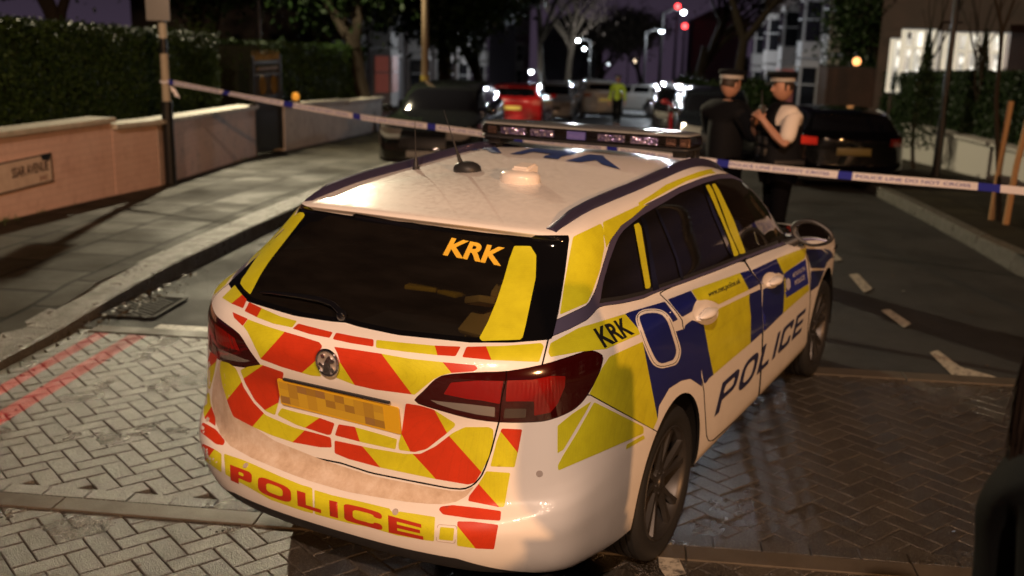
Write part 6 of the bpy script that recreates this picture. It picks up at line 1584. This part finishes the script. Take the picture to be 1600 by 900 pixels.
# ================================================================== RIGHT SIDE: white wall, hedge, posts, sapling
wr=wall_seg('garden_wall',(1408,247),(1640,304),[(0,1,191,245)],mat('white_render',(.42,.40,.36),.7),mat('grey_coping',(.35,.33,.30),.7),'low white rendered wall on the right below the dark hedge')
hedge((1330,228),(1660,309),.6,112,112,.3,1.3,'tall dark hedge above the white wall on the right',30000,.04,M_LEAFD,5)
hb=gat(1462,276,h=.12); zz=lambda y:vray(1470,y,hb[0],hb[1])-hb[2]
vpole('lamp_post',hb,[('pole',0,1.0,.075,.07,M_BLKP),('pole',1.0,zz(-60),.055,.045,M_BLKP)],'slim black post standing before the white wall on the right','post')
M_STAKE=mat('stake_wood',(.30,.17,.07),.7)
sap=gat(1562,345,h=.12)
for (px,py,top,lb) in ((1549,343,157,'left of the two wooden tree stakes holding the sapling'),(1571,350,165,'right of the two wooden tree stakes holding the sapling')):
    b=gat(px,py,h=.12); hz_=vray(px+6,top,b[0],b[1])-b[2]; g=MB(); lean=.10 if px>1560 else .04
    g.tube([(0,0,-.1),(0+.0,-lean*.3,hz_*.5),(0,-lean,hz_)],[.038,.036,.034],10); o=g.build('tree_stake',M_STAKE); o.location=tuple(b); tag(o,lb,'stake','wooden stakes of the street sapling')
def tree(name,base,h,r0,label,seed,depth=4,leafn=0,leafm=None,leafs=.05,spread=.55,first=.35,group=None,cat='tree',twigs=True,lean=0):
    rng=random.Random(seed); root=empty(name,tuple(base),0,label,cat,group); tr=MB(); br=MB(); tips=[]
    def grow(p,d,L,r,lv):
        n=3; pts=[p]; q=p.copy(); dd=d.copy()
        for i in range(n): dd=(dd+Vector((rng.gauss(0,.10),rng.gauss(0,.10),rng.gauss(0,.05)+.03))).normalized(); q=q+dd*L/n; pts.append(q.copy())
        (tr if lv==0 else br).tube(pts,[r*(1-.4*i/n) for i in range(n+1)],8 if lv<2 else 4,cap=False)
        tips.append((pts[-1],lv)); 
        if lv>=2: tips.append((pts[1],lv)); tips.append((pts[2],lv))
        if lv>=depth: return
        k=rng.choice([3,4]) if lv<3 else 3
        for j in range(k):
            a=rng.uniform(0,6.28); sp=rng.uniform(.35,1)*spread*1.6; nd=(dd+Vector((math.cos(a)*sp,math.sin(a)*sp,rng.uniform(-.1,.35)))).normalized(); st=pts[rng.choice([2,3,3])]
            grow(st,nd,L*rng.uniform(.6,.8),r*.55,lv+1)
    grow(Vector((0,0,-.1)),Vector((lean,0,1)),h*first,r0,0)
    tr.build('trunk',M_TWIG,root); 
    if br.V: br.build('branches',M_TWIG,root,False)
    if leafn:
        g=MB(); T=[t for t,lv in tips if lv>=2] or [t for t,_ in tips]
        for i in range(leafn):
            t=rng.choice(T); c=t+Vector((rng.gauss(0,1),rng.gauss(0,1),rng.gauss(0,.8)))*h*.055; leaves(g,rng,c,leafs)
        g.build('crown',leafm or M_LEAFD,root,False)
    return root
tree('sapling',sap,4.6,.035,'thin leafless sapling between two wooden stakes',21,3,0,spread=.3,first=.5)
# ================================================================== TREES along both sides
def tat(px,dist): P=at_dist(px,140,dist); return (P[0],P[1],terr(P[0],P[1]))
# left gardens, behind the hedges
tree('evergreen_tree',tat(90,18),7.5,.2,'dark leafy tree behind the tall left hedge, leftmost',31,4,15000,M_LEAFD,.075,.6,.30)
tree('evergreen_tree',tat(300,23),8,.2,'dark leafy tree rising over the left hedge near the sign post',32,4,15000,M_LEAFD,.08,.6,.28)
tree('evergreen_tree',tat(500,30),9.5,.22,'green lamp-lit tree above the black gate',33,4,16000,M_LEAFH,.085,.65,.25)
tree('evergreen_tree',tat(575,27),9.5,.25,'dense dark tree behind the black hatchback',34,4,17000,M_LEAFD,.10,.65,.25)
tree('evergreen_tree',tat(700,36),10,.3,'dark tree with reddish windows showing beside it',35,4,15000,M_LEAFD,.12,.6,.28)
tree('evergreen_tree',tat(765,46),9.5,.3,'dark tree at the far end of the left gardens',36,4,12000,M_LEAFD,.15,.6,.28)
tree('bare_tree',tat(845,62),12,.25,'bare winter tree left of the paired street lamps',37,5,2500,M_LEAFB,.08,.5,.32)
tree('bare_tree',tat(885,75),13,.28,'tall bare tree against the purple sky',38,5,3000,M_LEAFB,.09,.5,.30)
tree('bare_tree',tat(940,100),12,.3,'broad bare tree above the hi-vis officer',39,5,7000,M_LEAFB,.16,.6,.26)
tree('bare_tree',tat(1005,95),11,.3,'bare tree below the single street lamp',40,5,5000,M_LEAFB,.15,.6,.26)
tree('bare_tree',tat(1090,44),11.5,.28,'twiggy bare tree before the terrace houses, left one',41,5,5000,M_LEAFB,.07,.6,.28)
tree('bare_tree',tat(1150,34),11,.24,'twiggy bare tree above the black-capped officer',42,5,4500,M_LEAFB,.055,.6,.28)
tree('evergreen_tree',tat(1375,27),6.5,.18,'dark shrub-like tree left of the brightly lit windows',43,4,9000,M_LEAFD,.07,.6,.25)
for i,(px,dist,h) in enumerate(((1075,40,2.6),(1100,36,2.4),(1175,30,2.6),(1125,33,2.5))):
    tree('garden_bush',tat(px,dist),h,.06,['rounded dark bush at the far end of the right gardens','dark bush in the right gardens beside the bare tree','dark bush right of the black-capped officer','dark bush directly above the black-capped officer'][i],50+i,3,4500,M_LEAFD,.06,.8,.3,cat='bush')
for i,(px,dist) in enumerate(((1443,19.5),(1530,19.3))):
    r_=tree('conifer',tat(px,dist),2.55,.04,['small pointed conifer before the lit bay, left one','small pointed conifer before the lit bay, right one'][i],60+i,2,0,spread=.2,first=.8)
    g=MB(); rng=random.Random(70+i)
    for q in range(2600): z=rng.uniform(.5,2.7); rr=.38*(2.75-z)/2.2*math.sqrt(rng.random()); a=rng.uniform(0,6.28); leaves(g,rng,Vector((rr*math.cos(a),rr*math.sin(a),z)),.035)
    g.build('crown',M_LEAFD,r_,False)
# ================================================================== HOUSES
M_BRK=mat('dark_red_brick',(.16,.06,.035),.8); co=geocoords(M_BRK); LK(M_BRK,ramp(M_BRK,noise(M_BRK,co,2,6,.7).outputs[0],[(.3,(.016,.008,.005)),(.7,(.034,.016,.011))]).outputs[0],BS(M_BRK).inputs['Base Color'])
M_STON=mat('pale_stone_trim',(.34,.31,.29),.7); M_WIN=mat('dark_window',(.01,.01,.012),.08,0,.6); M_SLATE=mat('slate_roof',(.05,.05,.06),.6)
M_WARM=mat('warm_lit_window',(.15,.06,.05),.5,emit=(.8,.2,.14),es=.10); M_REDW=mat('red_curtain_lit_window',(.5,.1,.08),.5,emit=(.75,.16,.12),es=.22)
def house(s,l,w,h,side,label,bays=2,lit=(),base=None,depthy=8,chim=True,mw=None,group='terrace houses'):
    """front wall runs along the street from s to s+w at offset l; side=+1 faces +l"""
    x,y,z=SW(s,l,0); z=drop(s)-.1; root=empty('house',(x,y,z),SAZ,label,'house',group); mw=mw or M_BRK; f=side
    g=MB(); g.box((w/2,-f*depthy/2,h/2),(w,depthy,h)); g.build('wall',mw,root,False)
    g=MB(); rz=2.2; V=[(0,0.3*f,h),(w,0.3*f,h),(w,-f*(depthy+.3),h),(0,-f*(depthy+.3),h),(0,-f*depthy/2,h+rz),(w,-f*depthy/2,h+rz)]; g.add(V,[(0,1,5,4),(2,3,4,5),(0,4,3),(1,2,5),(3,2,1,0)]); rf=g.build('roof',M_SLATE,root,False)
    if chim: g=MB(); g.box((w-.4,-f*depthy/2,h+rz+.4),(.7,1.1,1.6)); 
    if chim: 
        for dx in (-.3,.1,.4): g.cyl((w-.4,-f*(depthy/2+dx),h+rz+1.2),(w-.4,-f*(depthy/2+dx),h+rz+1.6),.12,.1,10)
        g.build('chimney',mw,rf,False)
    fl=int(h//2.9)
    for k in range(fl):
        zc=1.65+2.9*k
        for b_ in range(bays):
            xc=w*(b_+.5)/bays; 
            if k==0 and b_==bays-1:
                g=MB(); g.box((xc,f*.03,1.15),(1.0,.10,2.1)); dd_=g.build('door',mat('front_door',(.03,.03,.05),.4),root,False); g=MB(); g.box((xc,f*.06,2.45),(1.3,.2,.2)); g.build('door_head',M_STON,dd_,False); continue
            if b_==0 and k<2:
                # bay window
                g=MB(); pr=.8; wb=1.25; o_=[(xc-wb,0),(xc-wb*.6,f*pr),(xc+wb*.6,f*pr),(xc+wb,0)]
                V=[(a,b,zc-1.6) for a,b in o_]+[(a,b,zc+1.2) for a,b in o_]; F=[(0,1,5,4),(1,2,6,5),(2,3,7,6),(4,5,6,7)]; g.add(V,F); by_=g.build('bay',M_STON,root,False)
                for (a,b) in ((o_[0],o_[1]),(o_[1],o_[2]),(o_[2],o_[3])):
                    a=Vector((*a,0)); b=Vector((*b,0)); m_=(a+b)/2; u_=(b-a); L_=u_.length; an=math.atan2(u_.y,u_.x); nrm=Vector((u_.y,-u_.x,0)).normalized(); nrm=nrm if nrm.y*f>0 else -nrm
                    c_=m_+nrm*.02; g=MB(); g.box((c_.x,c_.y,zc),(L_-.26,.04,1.75),rz=an); wn_=g.build('window',(M_WARM if (k,b_) in lit else M_WIN),root,False)
                    g=MB(); c2_=m_+nrm*.045; g.box((c2_.x,c2_.y,zc+.1),(L_-.26,.03,.06),rz=an); g.build('sash_bar',mat('white_sash',(.4,.38,.36),.5),wn_,False)
            else:
                g=MB(); g.box((xc,f*.04,zc),(1.25,.14,1.95)); fr_=g.build('window_frame',M_STON,root,False)
                g=MB(); g.box((xc,f*.09,zc),(.95,.08,1.65)); wn_=g.build('window',(M_WARM if (k,b_) in lit else M_WIN),root,False)
                g=MB(); g.box((xc,f*.14,zc),(.95,.02,.06)); g.box((xc,f*.14,zc),(.05,.02,1.65)); g.build('sash_bar',MT['white_sash'] if 'white_sash' in MT else mat('white_sash',(.4,.38,.36),.5),wn_,False)
    g=MB(); g.box((w/2,f*.06,h-.12),(w,.2,.22)); g.build('cornice',M_STON,root,False)
    return root
words=['nearest','second','third','fourth','fifth','sixth']
for i in range(6):
    house(31+i*7.0,-8.6,6.9,8.9,1,'%s brick terrace house with pale bay windows on the right, counted from the camera'%words[i],2,lit=((0,0),) if i==3 else ())
for i in range(6):
    house(38+i*8,12.5,7.6,7.2,-1,'%s dark brick house behind the trees on the left'%['nearest','second','third','fourth','fifth','farthest'][i],2,lit=((0,0),) if i in(1,) else ((1,1),) if i==3 else ())
for i,(s_,l_,w_,h_) in enumerate(((118,14,16,15),(136,22,14,18),(150,6,24,9),(160,-16,20,11))):
    house(s_,l_,w_,h_,-1,['tall block of flats far off at the left of the street end','taller block of flats behind the first one','distant low building closing the end of the street','distant building right of the street end'][i],4,chim=False,mw=mat('grey_purple_render',(.16,.14,.16),.8),group='far buildings')
# houses of the side road, behind and to the right of the camera: they are what the car windows reflect
for i,(x,y,a) in enumerate(((9,-27,R(-22)),(-1,-23,R(-22)),(-12,-21,R(-14)),(-27,-8,R(-80)),(-28.5,2,R(-80)),(-30,12,R(-80)))):
    r_=house(0,0,9.5,8.5,1,['a','b','c','d','e','f'][i],2,chim=False); r_.location=(x,y,-.1); r_.rotation_euler=(0,0,a); r_['label']='brick house of the side road, outside the picture'
# red-lit window beside left tree and lit villa on the right
# villa with the brightly lit bay (right)
va=at_dist(1400,110,24.5); vb=at_dist(1600,110,21.5); gz0=terr(va[0],va[1]); dvec=(vb-va)[:2]; Lv=np.linalg.norm(dvec); vz=math.atan2(dvec[1],dvec[0])
vil=empty('villa',(va[0],va[1],gz0),vz,'dark brick house with brightly lit white-framed bay windows on the right','house')
zt_=CAM[2]+0; top_=vray(1440,48,*(va[:2]+dvec*.2))-gz0; bot_=vray(1440,116,*(va[:2]+dvec*.2))-gz0
M_LIT=mat('bright_room_glow',(.8,.8,.75),.6,emit=(1,.97,.88),es=.95); nn1=noise(M_LIT,geocoords(M_LIT),3.4,3,.6); rl_=ramp(M_LIT,nn1.outputs[0],[(.44,(.06,.07,.09)),(.54,(1,.95,.86))]); LK(M_LIT,rl_.outputs[0],BS(M_LIT).inputs['Emission Color'])
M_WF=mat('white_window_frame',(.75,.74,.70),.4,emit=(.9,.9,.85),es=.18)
g=MB(); g.box((Lv*.5+1.4,4.2,4.5),(Lv+4.4,8,9.0)); g.build('wall',M_BRK,vil,False)
g=MB(); V=[(-1.1,-.1,9),(Lv+3.3,-.1,9),(Lv+3.3,8.5,9),(-1.1,8.5,9),(-1.1,4.2,11.6),(Lv+3.3,4.2,11.6)]; g.add(V,[(0,1,5,4),(2,3,4,5),(0,4,3),(1,2,5)]); g.build('roof',M_SLATE,vil,False)
def litbay(x0,x1,z0,z1,cols,rows,pr):
    g=MB(); g.box(((x0+x1)/2,-pr+.10,(z0+z1)/2),(x1-x0,.05,z1-z0)); w_=g.build('window',M_LIT,vil,False)
    g=MB(); 
    for i in range(cols+1): g.box((x0+(x1-x0)*i/cols,-pr,(z0+z1)/2),(.09 if i not in (0,cols) else .14,.12,z1-z0+.1))
    for z in rows: g.box(((x0+x1)/2,-pr,z0+(z1-z0)*z),(x1-x0,.10,.08))
    g.build('frame',M_WF,w_,False)
    g=MB(); g.box(((x0+x1)/2,-pr*.5,z1+.12),(x1-x0+.4,pr+.3,.16)); g.build('bay_roof',M_BRK,vil,False); g=MB(); g.box(((x0+x1)/2,-pr*.5,z0-.3),(x1-x0,pr,.5)); g.build('bay_base',M_BRK,vil,False)
def vx(px): # picture column -> x along the villa front
    d=ray(px,80); nrm=np.array([-dvec[1],dvec[0]])/Lv; t=((va[:2]-CAM[:2])@nrm)/(d[:2]@nrm); P=CAM[:2]+d[:2]*t; return (P-va[:2])@(dvec/Lv)
hgt=top_-bot_
litbay(vx(1430),vx(1479),bot_-.4,top_,3,(0,.72,1),.35); litbay(vx(1494),vx(1584),bot_-.4,top_-.05,5,(0,.72,1),.30); litbay(vx(1406),vx(1425),bot_-.4,top_-hgt*.22,1,(0,1),.2)
g=MB(); g.box((vx(1455),-.02,top_+2.0),(.8,.06,1.0)); g.build('window',mat('dim_blue_window',(.2,.2,.3),.4,emit=(.5,.5,.8),es=.25),vil,False)
pw=at_dist(1326,95,26); pl_=empty('porch',(pw[0],pw[1],terr(pw[0],pw[1])),SAZ,'small porch lit by an orange lamp between the officers and the lit villa','porch')
zp=vray(1326,95,pw[0],pw[1])-terr(pw[0],pw[1]); g=MB(); g.box((0,0,zp*.48),(1.3,1.2,zp*.9)); g.build('porch_wall',M_BRK,pl_,False); g=MB(); g.sphere((-.5,-.1,zp),.10); g.build('porch_lamp',mat('orange_lamp_glow',(1,.5,.2),.4,emit=(1,.42,.14),es=2.5),pl_)
# ================================================================== far street lamps and red mast lights
def slamp(px,py,dist,label,r=.16,es=60,col=(.85,.95,1.0),arm=-.9,power=0,name='street_lamp'):
    P=at_dist(px,py,dist); gz_=terr(P[0],P[1]); root=empty(name,(P[0]-SL[0]*arm,P[1]-SL[1]*arm,gz_),SAZ,label,'street lamp','street lamps down the road'); h=P[2]-gz_
    g=MB(); g.cyl((0,0,0),(0,0,h),.09,.05,10); g.tube([(0,0,h-.1),(0,arm*.5,h+.12),(0,arm,h+.08)],.04,8); g.build('column',mat('galvanised',(.015,.015,.015),.7,spec=.1),root)
    g=MB(); g.box((0,arm,h+.12),(.6,.25,.1),bev=.03); g.build('lamp_head',MT['lamp_housing'],root)
    g=MB(); g.sphere((0,arm,h-.02),r,12,8,(1,1,.7)); g.build('lamp_glass',mat('lamp_glow_%d_%d'%(px,py),col,.4,emit=col,es=es),root)
slamp(1068,19,46,'white street lamp highest on the right, near the two red lights',.10,40)
slamp(1034,49,60,'single white street lamp just left of the two red lights',.115,40)
slamp(903,63,70,'left and higher of the paired white street lamps over the road',.115,40,arm=.9)
slamp(913,76,88,'right and lower of the paired white street lamps over the road',.13,40,arm=.9)
slamp(922,93,120,'faint street lamp below the paired ones',.16,4)
slamp(951,100,125,'faint street lamp above the hi-vis officer',.16,4)
slamp(995,95,110,'warm dim street lamp lighting a bare tree far off',.30,6,(1,.75,.5),power=0)
slamp(830,112,60,'low bright white lamp above the red hatchback',.115,45,(.9,.95,1),arm=.6)
for i,(px,py) in enumerate(((1059,10),(1070,41))):
    P=at_dist(px,py,150); g=MB(); g.cyl((0,0,0),(0,0,P[2]-terr(P[0],P[1])),.25,.12,8)
    root=empty('mast',(P[0],P[1],terr(P[0],P[1])),0,['upper red mast light in the sky','lower red mast light in the sky'][i],'mast light'); g.build('mast_pole',MT['galvanised'],root)
    g=MB(); g.sphere((0,0,P[2]-terr(P[0],P[1])),.36,12,8); g.build('red_beacon',mat('red_beacon_glow',(1,.05,.05),.4,emit=(1,.05,.05),es=9),root)
# thin pale pole in front of the trees
bp2=at_dist(664,135,24); gz_=terr(bp2[0],bp2[1]); pr_=vpole('telegraph_pole',(bp2[0],bp2[1],gz_),[('pole',0,vray(664,-60,bp2[0],bp2[1])-gz_,.09,.07,mat('weathered_wood',(.13,.09,.05),.8)),('band',vray(664,135,bp2[0],bp2[1])-gz_,vray(664,118,bp2[0],bp2[1])-gz_,.10,.10,mat('yellow_band',(.22,.17,.03),.6))],'pale brown telegraph pole rising behind the black hatchback','telegraph pole')
# car lamps catching the light are real lit lamps of cars waiting down the street
for i,(px,py,dist,r,es,c) in enumerate(((1071,140,50,.10,9,(1,1,.95)),(1115,146,30,.07,9,(1,1,1)),(1087,141,44,.07,5,(1,.9,.85)))):
    pass
# mid-street light pool: lamps lighting the far road (the visible street lamps give the light)
for i,(px,py,dist,pw_) in enumerate(((1034,49,60,1500),(903,63,70,1900),(1068,19,46,450),(830,112,60,250))):
    P=at_dist(px,py,dist); l=bpy.data.lights.new('street_lamp_light','POINT'); l.energy=pw_; l.specular_factor=.12; l.color=(.86,.93,1); l.shadow_soft_size=.15; o=bpy.data.objects.new('street_lamp_light',l); COL.objects.link(o); o.location=(P[0],P[1],P[2]-.35)
